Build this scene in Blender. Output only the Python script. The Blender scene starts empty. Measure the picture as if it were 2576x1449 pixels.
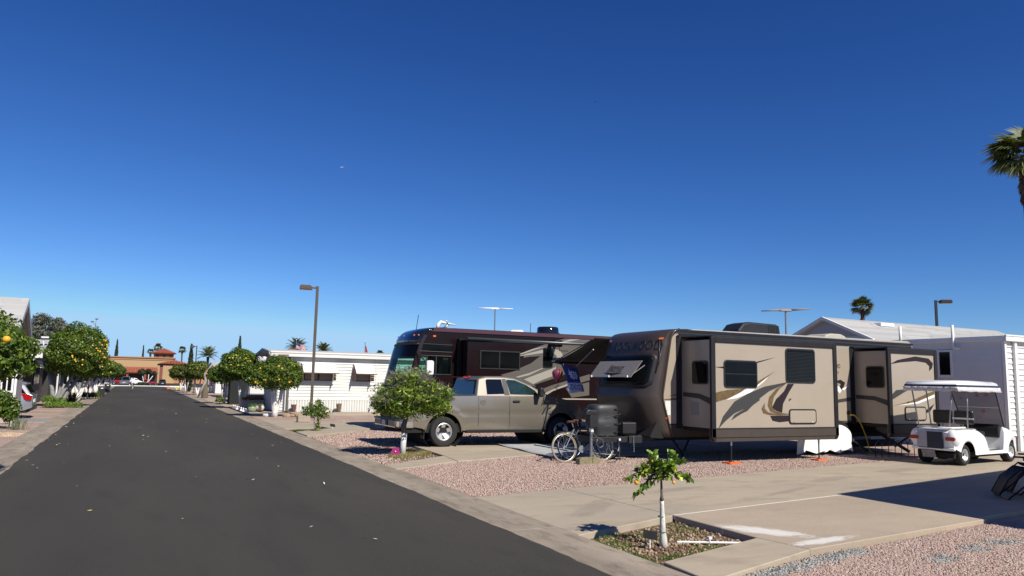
import bpy, bmesh, math, random
import numpy as np
from mathutils import Vector, Matrix, Euler
S = bpy.context.scene
COL = S.collection
R = math.radians
PI = math.pi
random.seed(7)

# ---------------------------------------------------------------- camera
cam_d = bpy.data.cameras.new('camera')
cam = bpy.data.objects.new('camera', cam_d)
COL.objects.link(cam)
cam_d.sensor_width = 36.0
cam_d.lens = 1900.0 / 2576.0 * 36.0
cam_d.clip_start = 0.05
cam_d.clip_end = 4000
yaw, pitch, roll = R(26.4), R(7.03), R(1.2)
fwd = Vector((math.sin(yaw) * math.cos(pitch), math.cos(yaw) * math.cos(pitch), math.sin(pitch)))
rgt = Vector((math.cos(yaw), -math.sin(yaw), 0))
upv = rgt.cross(fwd)
cr = rgt * math.cos(roll) + upv * math.sin(roll)
cu = -rgt * math.sin(roll) + upv * math.cos(roll)
M = Matrix((cr, cu, -fwd)).transposed().to_4x4()
M.translation = Vector((0, 0, 1.8))
cam.matrix_world = M
S.camera = cam

# ---------------------------------------------------------------- light
SUN_EL = R(43.0)
SUN_AZ = R(165.0)            # compass style: 0 = +Y, 90 = +X
sun_dir = Vector((math.sin(SUN_AZ) * math.cos(SUN_EL), math.cos(SUN_AZ) * math.cos(SUN_EL), math.sin(SUN_EL)))
W = bpy.data.worlds.new('World')
S.world = W
W.use_nodes = True
nt = W.node_tree
nt.nodes.clear()
sky = nt.nodes.new('ShaderNodeTexSky')
sky.sky_type = 'NISHITA'
sky.sun_disc = False
sky.sun_elevation = SUN_EL
sky.sun_rotation = SUN_AZ
sky.altitude = 1500
sky.air_density = 1.0
sky.dust_density = 0.0
sky.ozone_density = 3.0
sp_ = nt.nodes.new('ShaderNodeSeparateColor'); cb_ = nt.nodes.new('ShaderNodeCombineColor')   # the camera's own blue response
nt.links.new(sky.outputs[0], sp_.inputs[0])
for i_, (pw, gn) in enumerate(((1.66, .211), (1.396, .392), (1.177, .80))):
    m1 = nt.nodes.new('ShaderNodeMath'); m1.operation = 'POWER'; m1.inputs[1].default_value = pw
    m2 = nt.nodes.new('ShaderNodeMath'); m2.operation = 'MULTIPLY'; m2.inputs[1].default_value = gn
    nt.links.new(sp_.outputs[i_], m1.inputs[0]); nt.links.new(m1.outputs[0], m2.inputs[0]); nt.links.new(m2.outputs[0], cb_.inputs[i_])
bg = nt.nodes.new('ShaderNodeBackground')
bg.inputs['Strength'].default_value = 0.0745
wo = nt.nodes.new('ShaderNodeOutputWorld')
mn = nt.nodes.new('ShaderNodeVectorMath'); mn.operation = 'MINIMUM'      # no glare patch round the hidden sun disc
mn.inputs[1].default_value = (4.2, 6.9, 9.8)
nt.links.new(cb_.outputs[0], mn.inputs[0])
nt.links.new(mn.outputs[0], bg.inputs[0])
nt.links.new(bg.outputs[0], wo.inputs[0])
sl = bpy.data.lights.new('sun', 'SUN')
sl.energy = 5.0
sl.angle = R(0.53)
sl.color = (1.0, 0.94, 0.84)
so = bpy.data.objects.new('sun', sl)
COL.objects.link(so)
so.rotation_euler = sun_dir.to_track_quat('Z', 'Y').to_euler()
S.view_settings.view_transform = 'Standard'
S.view_settings.look = 'None'
S.view_settings.exposure = 0.35
S.view_settings.gamma = 1.0
S.view_settings.use_curve_mapping = False
S.render.engine = 'CYCLES'
S.cycles.max_bounces = 6
S.cycles.transparent_max_bounces = 8

# ---------------------------------------------------------------- materials
ALB = .74          # one shared scale for all painted albedos except whites and leaves
def lin(h, k=True):
    if isinstance(h, (tuple, list)):
        return tuple(c * ALB for c in h) if (k and max(h) < .60) else tuple(h)
    h = h.lstrip('#')
    v = [int(h[i:i + 2], 16) / 255 for i in (0, 2, 4)]
    return tuple(c / 12.92 if c <= .04045 else ((c + .055) / 1.055) ** 2.4 for c in v)

MATS = {}
def mat(name, col, rough=.6, metal=0, var=.0, vs=3.0, bump=0, bs=40.0, coat=0, spec=.5, col2=None, dirt=0):
    if name in MATS: return MATS[name]
    m = bpy.data.materials.new(name)
    m.use_nodes = True
    n = m.node_tree; N = n.nodes; L = n.links
    p = N['Principled BSDF']
    c = lin(col, metal < .9)
    p.inputs['Base Color'].default_value = (*c, 1)
    p.inputs['Roughness'].default_value = rough
    p.inputs['Metallic'].default_value = metal
    p.inputs['Specular IOR Level'].default_value = spec
    if coat:
        p.inputs['Coat Weight'].default_value = coat
        p.inputs['Coat Roughness'].default_value = .06
    tc = None
    if var or bump or dirt:
        tc = N.new('ShaderNodeTexCoord')
    if var:
        nz = N.new('ShaderNodeTexNoise'); nz.inputs['Scale'].default_value = vs
        nz.inputs['Detail'].default_value = 6; nz.inputs['Roughness'].default_value = .65
        L.new(tc.outputs['Object'], nz.inputs['Vector'])
        cr_ = N.new('ShaderNodeValToRGB')
        c2 = lin(col2) if col2 else tuple(x * (1 + var) for x in c)
        c1 = tuple(x * (1 - var) for x in c)
        cr_.color_ramp.elements[0].position = .3; cr_.color_ramp.elements[1].position = .7
        cr_.color_ramp.elements[0].color = (*c1, 1); cr_.color_ramp.elements[1].color = (*c2, 1)
        L.new(nz.outputs['Fac'], cr_.inputs[0]); L.new(cr_.outputs[0], p.inputs['Base Color'])
        mr = N.new('ShaderNodeMapRange'); mr.inputs[3].default_value = max(0, rough - .08); mr.inputs[4].default_value = min(1, rough + .08)
        L.new(nz.outputs['Fac'], mr.inputs[0]); L.new(mr.outputs[0], p.inputs['Roughness'])
    if bump:
        nb = N.new('ShaderNodeTexNoise'); nb.inputs['Scale'].default_value = bs; nb.inputs['Detail'].default_value = 4
        L.new(tc.outputs['Object'], nb.inputs['Vector'])
        b = N.new('ShaderNodeBump'); b.inputs['Strength'].default_value = bump; b.inputs['Distance'].default_value = .01
        L.new(nb.outputs['Fac'], b.inputs['Height']); L.new(b.outputs[0], p.inputs['Normal'])
    MATS[name] = m
    return m

def tint_mat(name, cols, rough=.5, translucent=0, spec=.4):
    """colour picked along a ramp by the point attribute 'tint'"""
    if name in MATS: return MATS[name]
    m = bpy.data.materials.new(name); m.use_nodes = True
    N = m.node_tree.nodes; L = m.node_tree.links
    p = N['Principled BSDF']
    at = N.new('ShaderNodeAttribute'); at.attribute_name = 'tint'
    r = N.new('ShaderNodeValToRGB')
    el = r.color_ramp.elements
    for i, (pos, c) in enumerate(cols):
        e = el[i] if i < 2 else el.new(pos)
        e.position = pos; e.color = (*lin(c, not translucent), 1)
    L.new(at.outputs['Fac'], r.inputs[0]); L.new(r.outputs[0], p.inputs['Base Color'])
    p.inputs['Roughness'].default_value = rough
    p.inputs['Specular IOR Level'].default_value = spec
    if translucent:
        t = N.new('ShaderNodeBsdfTranslucent'); mx = N.new('ShaderNodeMixShader'); mx.inputs[0].default_value = translucent
        g = N.new('ShaderNodeVectorMath'); g.operation = 'MULTIPLY'; g.inputs[1].default_value = (1.5, 1.6, .6)
        L.new(r.outputs[0], g.inputs[0]); L.new(g.outputs[0], t.inputs[0])
        L.new(p.outputs[0], mx.inputs[1]); L.new(t.outputs[0], mx.inputs[2])
        L.new(mx.outputs[0], N['Material Output'].inputs[0])
    MATS[name] = m
    return m

def glass_mat(name, col, alpha, rough=.02):
    if name in MATS: return MATS[name]
    m = bpy.data.materials.new(name); m.use_nodes = True
    N = m.node_tree.nodes; L = m.node_tree.links
    p = N['Principled BSDF']
    p.inputs['Base Color'].default_value = (.01, .012, .013, 1); p.inputs['Roughness'].default_value = rough
    t = N.new('ShaderNodeBsdfTransparent'); t.inputs[0].default_value = (*lin(col), 1)
    mx = N.new('ShaderNodeMixShader'); fr = N.new('ShaderNodeFresnel'); fr.inputs[0].default_value = 1.5
    mr = N.new('ShaderNodeMapRange'); mr.inputs[3].default_value = alpha; mr.inputs[4].default_value = 1
    L.new(fr.outputs[0], mr.inputs[0]); L.new(mr.outputs[0], mx.inputs[0])
    L.new(t.outputs[0], mx.inputs[1]); L.new(p.outputs[0], mx.inputs[2]); L.new(mx.outputs[0], N['Material Output'].inputs[0])
    MATS[name] = m
    return m

# ---------------------------------------------------------------- mesh helpers
class MB:
    """collects shapes given in the thing's own frame; org is subtracted, so world numbers can be used for unrotated things"""
    def __init__(s, org=(0, 0, 0)):
        s.v = []; s.f = []; s.o = Vector(org); s.mi = []; s.m = 0
    def add(s, vs, fs):
        b = len(s.v)
        s.v += [tuple(Vector(v) - s.o) for v in vs]
        s.f += [tuple(b + i for i in f) for f in fs]
        s.mi += [s.m] * len(fs)
        return s
    def box(s, a, b):
        x0, y0, z0 = a; x1, y1, z1 = b
        x0, x1 = min(x0, x1), max(x0, x1); y0, y1 = min(y0, y1), max(y0, y1); z0, z1 = min(z0, z1), max(z0, z1)
        return s.add([(x0, y0, z0), (x1, y0, z0), (x1, y1, z0), (x0, y1, z0), (x0, y0, z1), (x1, y0, z1), (x1, y1, z1), (x0, y1, z1)],
                     [(0, 3, 2, 1), (4, 5, 6, 7), (0, 1, 5, 4), (1, 2, 6, 5), (2, 3, 7, 6), (3, 0, 4, 7)])
    def cbox(s, c, d):
        return s.box([c[i] - d[i] / 2 for i in range(3)], [c[i] + d[i] / 2 for i in range(3)])
    def prism(s, pts, axis, a, b):
        """polygon pts (2-D) extruded along axis from a to b. axis 'y': pts are (x,z); 'z': (x,y); 'x': (y,z)"""
        n = len(pts)
        def P(p, t): return {'y': (p[0], t, p[1]), 'z': (p[0], p[1], t), 'x': (t, p[0], p[1])}[axis]
        A = sum(pts[i][0] * pts[(i + 1) % n][1] - pts[(i + 1) % n][0] * pts[i][1] for i in range(n))
        flip = (A < 0) ^ (axis == 'y') ^ (b < a)
        vs = [P(p, a) for p in pts] + [P(p, b) for p in pts]
        fs = [tuple(range(n - 1, -1, -1)), tuple(range(n, 2 * n))] + [(i, (i + 1) % n, n + (i + 1) % n, n + i) for i in range(n)]
        if flip: fs = [tuple(reversed(f)) for f in fs]
        return s.add(vs, fs)
    def tube(s, path, r, n=8, cap=True):
        path = [Vector(p) for p in path]
        rs = r if isinstance(r, (list, tuple)) else [r] * len(path)
        rings = []; ref = None
        for i, p in enumerate(path):
            d = (path[min(i + 1, len(path) - 1)] - path[max(i - 1, 0)]).normalized()
            if ref is None: ref = d.orthogonal().normalized()
            u = (ref - d * ref.dot(d))
            u = u.normalized() if u.length > 1e-6 else d.orthogonal().normalized()
            ref = u; w = d.cross(u)
            rings.append([p + (u * math.cos(2 * PI * k / n) + w * math.sin(2 * PI * k / n)) * rs[i] for k in range(n)])
        vs = [v for rg in rings for v in rg]; fs = []
        for i in range(len(path) - 1):
            for k in range(n):
                fs.append((i * n + k, i * n + (k + 1) % n, (i + 1) * n + (k + 1) % n, (i + 1) * n + k))
        if cap:
            fs.append(tuple(range(n - 1, -1, -1))); fs.append(tuple((len(path) - 1) * n + k for k in range(n)))
        return s.add(vs, fs)
    def lathe(s, prof, c, axis='z', n=24):
        """prof: list of (r, t) along axis from c"""
        c = Vector(c); vs = []; fs = []
        E = {'z': (Vector((1, 0, 0)), Vector((0, 1, 0)), Vector((0, 0, 1))), 'y': (Vector((0, 0, 1)), Vector((1, 0, 0)), Vector((0, 1, 0))), 'x': (Vector((0, 1, 0)), Vector((0, 0, 1)), Vector((1, 0, 0)))}[axis]
        for r, t in prof:
            for k in range(n):
                a = 2 * PI * k / n
                vs.append(c + E[0] * (r * math.cos(a)) + E[1] * (r * math.sin(a)) + E[2] * t)
        for i in range(len(prof) - 1):
            for k in range(n):
                fs.append((i * n + k, i * n + (k + 1) % n, (i + 1) * n + (k + 1) % n, (i + 1) * n + k))
        return s.add(vs, fs)
    def quad(s, *p): return s.add(list(p), [tuple(range(len(p)))])
    def grid(s, rows):
        """rows: list of lists of points"""
        n = len(rows[0]); vs = [p for r in rows for p in r]; fs = []
        for i in range(len(rows) - 1):
            for k in range(n - 1):
                fs.append((i * n + k, i * n + k + 1, (i + 1) * n + k + 1, (i + 1) * n + k))
        return s.add(vs, fs)
    def ball(s, c, r, n=10, m=7):
        r = r if isinstance(r, (tuple, list)) else (r, r, r)
        rows = []
        for i in range(m + 1):
            th = PI * i / m
            rows.append([(c[0] + r[0] * math.sin(th) * math.cos(2 * PI * k / n), c[1] + r[1] * math.sin(th) * math.sin(2 * PI * k / n), c[2] - r[2] * math.cos(th)) for k in range(n + 1)])
        return s.grid(rows)
    def build(s, name, mats, parent=None, smooth=False, bevel=0, seg=2, loc=None, solid=0, weld=True):
        me = bpy.data.meshes.new(name)
        me.from_pydata([tuple(v) for v in s.v], [], s.f)
        ms = mats if isinstance(mats, (list, tuple)) else [mats]
        for m in ms: me.materials.append(m)
        if len(ms) > 1: me.polygons.foreach_set('material_index', s.mi)
        me.validate()
        bm = bmesh.new(); bm.from_mesh(me)
        if weld: bmesh.ops.remove_doubles(bm, verts=bm.verts, dist=1e-5)
        bmesh.ops.recalc_face_normals(bm, faces=bm.faces)
        bm.to_mesh(me); bm.free()
        if smooth:
            me.shade_smooth() if smooth is True else None
            if smooth is not True:
                me.shade_smooth(); me.set_sharp_from_angle(angle=R(smooth))
        o = bpy.data.objects.new(name, me); COL.objects.link(o)
        if parent is not None: o.parent = parent
        if loc is not None: o.location = loc
        if solid:
            md = o.modifiers.new('solid', 'SOLIDIFY'); md.thickness = solid; md.offset = 0
        if bevel:
            md = o.modifiers.new('bevel', 'BEVEL'); md.width = bevel; md.segments = seg; md.limit_method = 'ANGLE'; md.angle_limit = R(35)
            md.harden_normals = False
        return o

def thing(name, label, cat, loc=(0, 0, 0), rz=0, group=None):
    o = bpy.data.objects.new(name, None); COL.objects.link(o)
    o.empty_display_size = .2
    o.location = loc; o.rotation_euler = (0, 0, rz)
    o['label'] = label; o['category'] = cat
    if group: o['group'] = group
    return o
def tag(o, label, cat, group=None):
    o['label'] = label; o['category'] = cat
    if group: o['group'] = group
    return o
def struct(o, label=None):
    o['kind'] = 'structure'
    if label: o['label'] = label
    return o
def stuff(o, label=None):
    o['kind'] = 'stuff'
    if label: o['label'] = label
    return o
def dup_tree(root, loc=None, rz=None, label=None, scale=None):
    r = root.copy(); COL.objects.link(r)
    if loc is not None: r.location = loc
    if rz is not None: r.rotation_euler = (0, 0, rz)
    if label: r['label'] = label
    if scale: r.scale = scale if isinstance(scale, (tuple, list)) else (scale,) * 3
    for ch in list(root.children):
        c = ch.copy(); COL.objects.link(c); c.parent = r
        for g in list(ch.children):
            d = g.copy(); COL.objects.link(d); d.parent = c
    return r
def dup(o, loc, rot=None, scale=None, parent='same'):
    c = o.copy(); COL.objects.link(c); c.location = loc
    if rot is not None: c.rotation_euler = rot
    if scale is not None: c.scale = scale if isinstance(scale, (tuple, list)) else (scale,) * 3
    if parent != 'same': c.parent = parent
    return c

def raw_mesh(name, V, F, mats, parent=None, tint=None, mi=None, loc=None, smooth=False):
    me = bpy.data.meshes.new(name)
    V = np.asarray(V, np.float32); F = np.asarray(F, np.int32)
    k = F.shape[1]
    me.vertices.add(len(V)); me.vertices.foreach_set('co', V.ravel())
    me.loops.add(F.size); me.loops.foreach_set('vertex_index', F.ravel())
    me.polygons.add(len(F)); me.polygons.foreach_set('loop_start', np.arange(0, F.size, k, dtype=np.int32))
    me.polygons.foreach_set('loop_total', np.full(len(F), k, np.int32))
    for m in (mats if isinstance(mats, (list, tuple)) else [mats]): me.materials.append(m)
    if mi is not None: me.polygons.foreach_set('material_index', np.asarray(mi, np.int32))
    if tint is not None:
        a = me.attributes.new('tint', 'FLOAT', 'POINT'); a.data.foreach_set('value', np.asarray(tint, np.float32))
    me.update(calc_edges=True)
    if smooth: me.shade_smooth()
    o = bpy.data.objects.new(name, me); COL.objects.link(o)
    if parent is not None: o.parent = parent
    if loc is not None: o.location = loc
    return o

def text_mesh(txt, size, extr=.002, align='CENTER', space=1.0, shear=0.0):
    cu_ = bpy.data.curves.new('lettering', 'FONT'); cu_.body = txt; cu_.size = size; cu_.extrude = extr
    cu_.align_x = align; cu_.align_y = 'CENTER'; cu_.space_character = space; cu_.shear = shear; cu_.resolution_u = 3
    t = bpy.data.objects.new('lettering', cu_); COL.objects.link(t)
    dg = bpy.context.evaluated_depsgraph_get()
    me = bpy.data.meshes.new_from_object(t.evaluated_get(dg))
    bpy.data.objects.remove(t); bpy.data.curves.remove(cu_)
    return me
def lettering(txt, size, m, parent, loc, rot, align='CENTER', extr=.002, scale=(1, 1, 1), space=1.0, shear=0.0, name='lettering'):
    me = text_mesh(txt, size, extr, align, space, shear)
    me.materials.clear(); me.materials.append(m)
    o = bpy.data.objects.new(name, me); COL.objects.link(o)
    o.parent = parent; o.location = loc; o.rotation_euler = rot; o.scale = scale
    return o

def rrect(x0, z0, x1, z1, r, n=4):
    pts = []
    for cx, cz, a0 in ((x1 - r, z1 - r, 0), (x0 + r, z1 - r, 90), (x0 + r, z0 + r, 180), (x1 - r, z0 + r, 270)):
        for i in range(n + 1):
            a = R(a0 + 90 * i / n); pts.append((cx + r * math.cos(a), cz + r * math.sin(a)))
    return pts

rng = np.random.default_rng(11)
def unit(a): return a / (np.linalg.norm(a, axis=1, keepdims=True) + 1e-9)
def leaf_cloud(lobes, leaf, aspect=.45, seed=1, outward=.7, droop=.25, shell=.5, lump=.12, tint0=0., flat=None):
    """lobes: (cx,cy,cz,rx,ry,rz,count). returns V,F,tint of folded 4-point leaves"""
    g = np.random.default_rng(seed)
    Vs = []; T = []
    for (cx, cy, cz, rx, ry, rz, n) in lobes:
        n = int(n)
        d = unit(g.normal(size=(n, 3)))
        if flat is not None:
            d[:, 2] = np.maximum(d[:, 2], flat + .12 * g.random(n)); d = unit(d)
        ph = g.random(6) * 6.28
        lu = lump * (np.sin(d[:, 0] * 5 + ph[0]) * np.sin(d[:, 1] * 6 + ph[1]) + .7 * np.sin(d[:, 2] * 8 + ph[2] + d[:, 0] * 4) + .5 * np.sin(d[:, 1] * 13 + ph[3]) * np.sin(d[:, 2] * 12 + ph[4]))
        rad = (shell + (1 - shell) * g.random(n) ** .45) * (1 + lu)
        p = np.array([cx, cy, cz]) + d * rad[:, None] * np.array([rx, ry, rz])
        nrm = unit(d * outward + g.normal(size=(n, 3)) * .55 + np.array([0, 0, .25]))
        ax = unit(np.cross(nrm, g.normal(size=(n, 3))) + np.array([0, 0, -droop]))
        ax = unit(ax - nrm * (ax * nrm).sum(1, keepdims=True))
        sd = np.cross(nrm, ax)
        L = leaf * (.65 + .7 * g.random(n))[:, None]
        fold = nrm * L * .10
        v = np.stack([p - ax * L * .5, p + sd * L * aspect * .5 + fold, p + ax * L * .5, p - sd * L * aspect * .5 + fold], 1)
        Vs.append(v.reshape(-1, 3))
        T.append(np.repeat(np.clip(tint0 + g.random(n) * .75 + .25 * g.random(n) ** 3, 0, 1), 4))
    V = np.concatenate(Vs); T = np.concatenate(T)
    F = np.arange(len(V)).reshape(-1, 4)
    return V, F, T
def branch(mb, path, r0, r1, n=7):
    k = len(path)
    mb.tube(path, [r0 + (r1 - r0) * (i / (k - 1)) for i in range(k)], n)
# ---------------------------------------------------------------- ground materials
def ground_mat(name, c1, c2, c3, s1=.6, s2=9, fine=160, rough=.9, bump=.5, stretch=(1, 1, 1), stain=.35, extra=None, fdark=.25):
    m = bpy.data.materials.new(name); m.use_nodes = True
    N = m.node_tree.nodes; L = m.node_tree.links; p = N['Principled BSDF']
    p.inputs['Roughness'].default_value = rough; p.inputs['Specular IOR Level'].default_value = .25
    tc = N.new('ShaderNodeTexCoord'); mp = N.new('ShaderNodeMapping'); mp.inputs['Scale'].default_value = stretch
    L.new(tc.outputs['Object'], mp.inputs[0])
    def nz(sc, det=5, src=mp, ro=.6):
        q = N.new('ShaderNodeTexNoise'); q.inputs['Scale'].default_value = sc; q.inputs['Detail'].default_value = det; q.inputs['Roughness'].default_value = ro
        L.new(src.outputs[0] if src is mp else src.outputs['Object'], q.inputs['Vector']); return q
    a = nz(s1); b = nz(s2, 6); f = nz(fine, 3, tc, .7)
    r1 = N.new('ShaderNodeValToRGB'); r1.color_ramp.elements[0].position = .35; r1.color_ramp.elements[1].position = .68
    r1.color_ramp.elements[0].color = (*lin(c1), 1); r1.color_ramp.elements[1].color = (*lin(c2), 1)
    L.new(a.outputs[0], r1.inputs[0])
    r2 = N.new('ShaderNodeValToRGB'); r2.color_ramp.elements[0].position = .5; r2.color_ramp.elements[1].position = .75
    r2.color_ramp.elements[0].color = (0, 0, 0, 1); r2.color_ramp.elements[1].color = (stain, stain, stain, 1)
    L.new(b.outputs[0], r2.inputs[0])
    mx = N.new('ShaderNodeMix'); mx.data_type = 'RGBA'; L.new(r2.outputs[0], mx.inputs[0]); L.new(r1.outputs[0], mx.inputs[6]); mx.inputs[7].default_value = (*lin(c3), 1)
    mr = N.new('ShaderNodeMapRange'); mr.inputs[1].default_value = .3; mr.inputs[2].default_value = .7; mr.inputs[3].default_value = 1 - fdark; mr.inputs[4].default_value = 1 + fdark
    L.new(f.outputs[0], mr.inputs[0])
    vm = N.new('ShaderNodeVectorMath'); vm.operation = 'SCALE'; L.new(mx.outputs[2], vm.inputs[0]); L.new(mr.outputs[0], vm.inputs['Scale'])
    out = vm.outputs[0]
    if extra:     # worn paint / dried splashes: list of (x,y,rx,ry,rot,color)
        for (x, y, rx, ry, ro, cc, th) in extra:
            m2 = N.new('ShaderNodeMapping'); m2.vector_type = 'TEXTURE'; m2.inputs['Location'].default_value = (x, y, 0); m2.inputs['Rotation'].default_value = (0, 0, ro); m2.inputs['Scale'].default_value = (rx, ry, 1)
            L.new(tc.outputs['Object'], m2.inputs[0])
            ln = N.new('ShaderNodeVectorMath'); ln.operation = 'LENGTH'; L.new(m2.outputs[0], ln.inputs[0])
            q = N.new('ShaderNodeTexNoise'); q.inputs['Scale'].default_value = 3.2; q.inputs['Detail'].default_value = 9; q.inputs['Roughness'].default_value = .78
            L.new(m2.outputs[0], q.inputs['Vector'])
            ad = N.new('ShaderNodeMath'); ad.operation = 'MULTIPLY_ADD'; ad.inputs[1].default_value = 1.9; L.new(q.outputs[0], ad.inputs[0]); L.new(ln.outputs['Value'], ad.inputs[2])
            r3 = N.new('ShaderNodeMapRange'); r3.inputs[1].default_value = th; r3.inputs[2].default_value = th + .26; r3.inputs[3].default_value = .8 if max(cc) > .5 else .45; r3.inputs[4].default_value = 0
            L.new(ad.outputs[0], r3.inputs[0])
            mm = N.new('ShaderNodeMix'); mm.data_type = 'RGBA'; L.new(r3.outputs[0], mm.inputs[0]); L.new(out, mm.inputs[6]); mm.inputs[7].default_value = (*lin(cc), 1)
            out = mm.outputs[2]
    L.new(out, p.inputs['Base Color'])
    bu = N.new('ShaderNodeBump'); bu.inputs['Strength'].default_value = bump; bu.inputs['Distance'].default_value = .006
    L.new(f.outputs[0], bu.inputs['Height']); L.new(bu.outputs[0], p.inputs['Normal'])
    MATS[name] = m
    return m
def gravel_mat(name, c, scale=38):
    m = bpy.data.materials.new(name); m.use_nodes = True
    N = m.node_tree.nodes; L = m.node_tree.links; p = N['Principled BSDF']; p.inputs['Roughness'].default_value = .9; p.inputs['Specular IOR Level'].default_value = .2
    tc = N.new('ShaderNodeTexCoord'); v = N.new('ShaderNodeTexVoronoi'); v.inputs['Scale'].default_value = scale
    L.new(tc.outputs['Object'], v.inputs['Vector'])
    hs_ = N.new('ShaderNodeSeparateColor'); L.new(v.outputs['Color'], hs_.inputs[0])
    r = N.new('ShaderNodeValToRGB'); el = r.color_ramp.elements
    for i, cc in enumerate(c):
        e = el[i] if i < 2 else el.new(i / (len(c) - 1)); e.position = i / (len(c) - 1); e.color = (*lin(cc), 1)
    L.new(hs_.outputs[0], r.inputs[0])
    nz = N.new('ShaderNodeTexNoise'); nz.inputs['Scale'].default_value = .9; nz.inputs['Detail'].default_value = 6; L.new(tc.outputs['Object'], nz.inputs['Vector'])
    mr = N.new('ShaderNodeMapRange'); mr.inputs[1].default_value = .3; mr.inputs[2].default_value = .7; mr.inputs[3].default_value = .8; mr.inputs[4].default_value = 1.12; L.new(nz.outputs[0], mr.inputs[0])
    vm = N.new('ShaderNodeVectorMath'); vm.operation = 'SCALE'; L.new(r.outputs[0], vm.inputs[0]); L.new(mr.outputs[0], vm.inputs['Scale'])
    L.new(vm.outputs[0], p.inputs['Base Color'])
    bu = N.new('ShaderNodeBump'); bu.invert = True; bu.inputs['Strength'].default_value = .9; bu.inputs['Distance'].default_value = .02
    L.new(v.outputs['Distance'], bu.inputs['Height']); L.new(bu.outputs[0], p.inputs['Normal'])
    MATS[name] = m
    return m
m_asph = ground_mat('asphalt', (.052, .048, .041), (.082, .073, .060), (.044, .041, .036), s1=.30, s2=2.4, fine=95, bump=1, stain=.8, stretch=(1, .22, 1), fdark=.42)
m_kerb = ground_mat('kerb_concrete', (.30, .25, .19), (.44, .37, .285), (.17, .14, .11), s1=.8, s2=3.0, fine=90, bump=.35, stain=.9, stretch=(2.2, .6, 1))
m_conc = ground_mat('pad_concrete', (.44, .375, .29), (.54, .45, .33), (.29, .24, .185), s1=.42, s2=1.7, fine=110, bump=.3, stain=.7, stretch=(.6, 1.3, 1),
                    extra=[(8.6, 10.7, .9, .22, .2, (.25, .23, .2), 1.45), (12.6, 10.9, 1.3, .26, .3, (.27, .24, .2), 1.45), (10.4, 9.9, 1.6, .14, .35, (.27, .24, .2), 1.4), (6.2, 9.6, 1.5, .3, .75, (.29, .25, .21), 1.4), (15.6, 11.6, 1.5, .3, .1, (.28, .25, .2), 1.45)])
m_conc2 = ground_mat('pad_concrete_splashed', (.44, .36, .27), (.53, .43, .32), (.35, .285, .22), s1=.5, s2=2.2, fine=110, bump=.3, stain=.4, stretch=(.6, 1.3, 1),
                     extra=[(7.22, 7.30, .95, .34, -1.05, (.66, .64, .60), 1.36), (7.45, 6.60, .95, .17, .10, (.66, .64, .60), 1.36)])
m_soil = ground_mat('soil', (.16, .105, .07), (.23, .155, .10), (.10, .075, .05), s1=2, s2=14, fine=60, bump=1, stain=.8, fdark=.45)
GRAV = [(.42, .275, .22), (.53, .375, .305), (.58, .43, .35), (.47, .32, .26), (.595, .48, .40), (.50, .355, .285)]
m_grav = gravel_mat('pink_gravel', GRAV)
m_ground = gravel_mat('far_gravel', GRAV, 22)
m_whiteconc = mat('white_kerb_paint', (.70, .68, .63), .8, var=.08)

# ---------------------------------------------------------------- ground sheets
g_ = MB(); g_.quad((-500, -300, -.13), (500, -300, -.13), (500, 900, -.13), (-500, 900, -.13))
struct(g_.build('ground', m_ground))
def wavy(x, y0, y1, n, amp, seed):
    g = np.random.default_rng(seed); ph = g.random(4) * 6
    out = []
    for i in range(n + 1):
        t = y0 + (y1 - y0) * (i / n) ** 1.0
        out.append((x + amp * (math.sin(t * 1.7 + ph[0]) * .6 + math.sin(t * 5.3 + ph[1]) * .35 + math.sin(t * 13 + ph[2]) * .25 + (g.random() - .5) * .8), t))
    return out
rt_ = wavy(4.19, -25, 117.6, 700, .022, 3); lf_ = wavy(-1.93, -25, 117.6, 700, .03, 5)
road = MB(); road.grid([[(a[0], a[1], .006), ((a[0] * 2 + b[0]) / 3, a[1], .03), ((a[0] + b[0] * 2) / 3, a[1], .03), (b[0], b[1], .006)] for a, b in zip(lf_, rt_)])
road.box((-1.9, -25, -.13), (4.1, 117.6, 0))
road.box((-60, 118.1, -.13), (60, 150, .004))
struct(road.build('road', m_asph, smooth=30))
# side yards of gravel
def slab(name, pts, z, m, z0=-.16, bevel=0):
    b = MB(); b.prism(pts, 'z', z0, z)
    return struct(b.build(name, m, bevel=bevel))
slab('gravel_yard', [(4.88, 8.0), (4.88, 5.7), (5.2, 5.8), (11, 6.9), (60, 12), (60, -30), (4.88, -30)], -.05, m_grav)
slab('gravel_yard', [(4.88, 14.96), (4.88, 11.0), (6.66, 11.38), (8, 11.55), (16.4, 12.98), (24.2, 14.0), (60, 16), (60, 60), (30, 60), (12, 34.9), (8.5, 31.5), (25, 31.4), (25, 28.7), (7.56, 28.7), (7.5, 26.7), (7.45, 25.9), (4.88, 23.6), (4.88, 19.9), (6.97, 19.86), (9.33, 19.56), (9.12, 16.83), (6.65, 15.97)], -.02, m_grav)
slab('gravel_yard', [(4.88, 33.4), (4.88, 120), (60, 120), (60, 60), (30, 60), (12, 34.9), (9.2, 32.2)], -.02, m_grav)
slab('gravel_yard', [(-2.67, -30), (-2.67, 31.9), (-2.67, 32.1), (-8, 31.6), (-60, 30), (-60, -30)], -.02, m_grav)
slab('gravel_yard', [(-2.67, 34.6), (-2.67, 117), (-60, 117), (-60, 33.5), (-8, 34.4)], -.02, m_grav)
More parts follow.
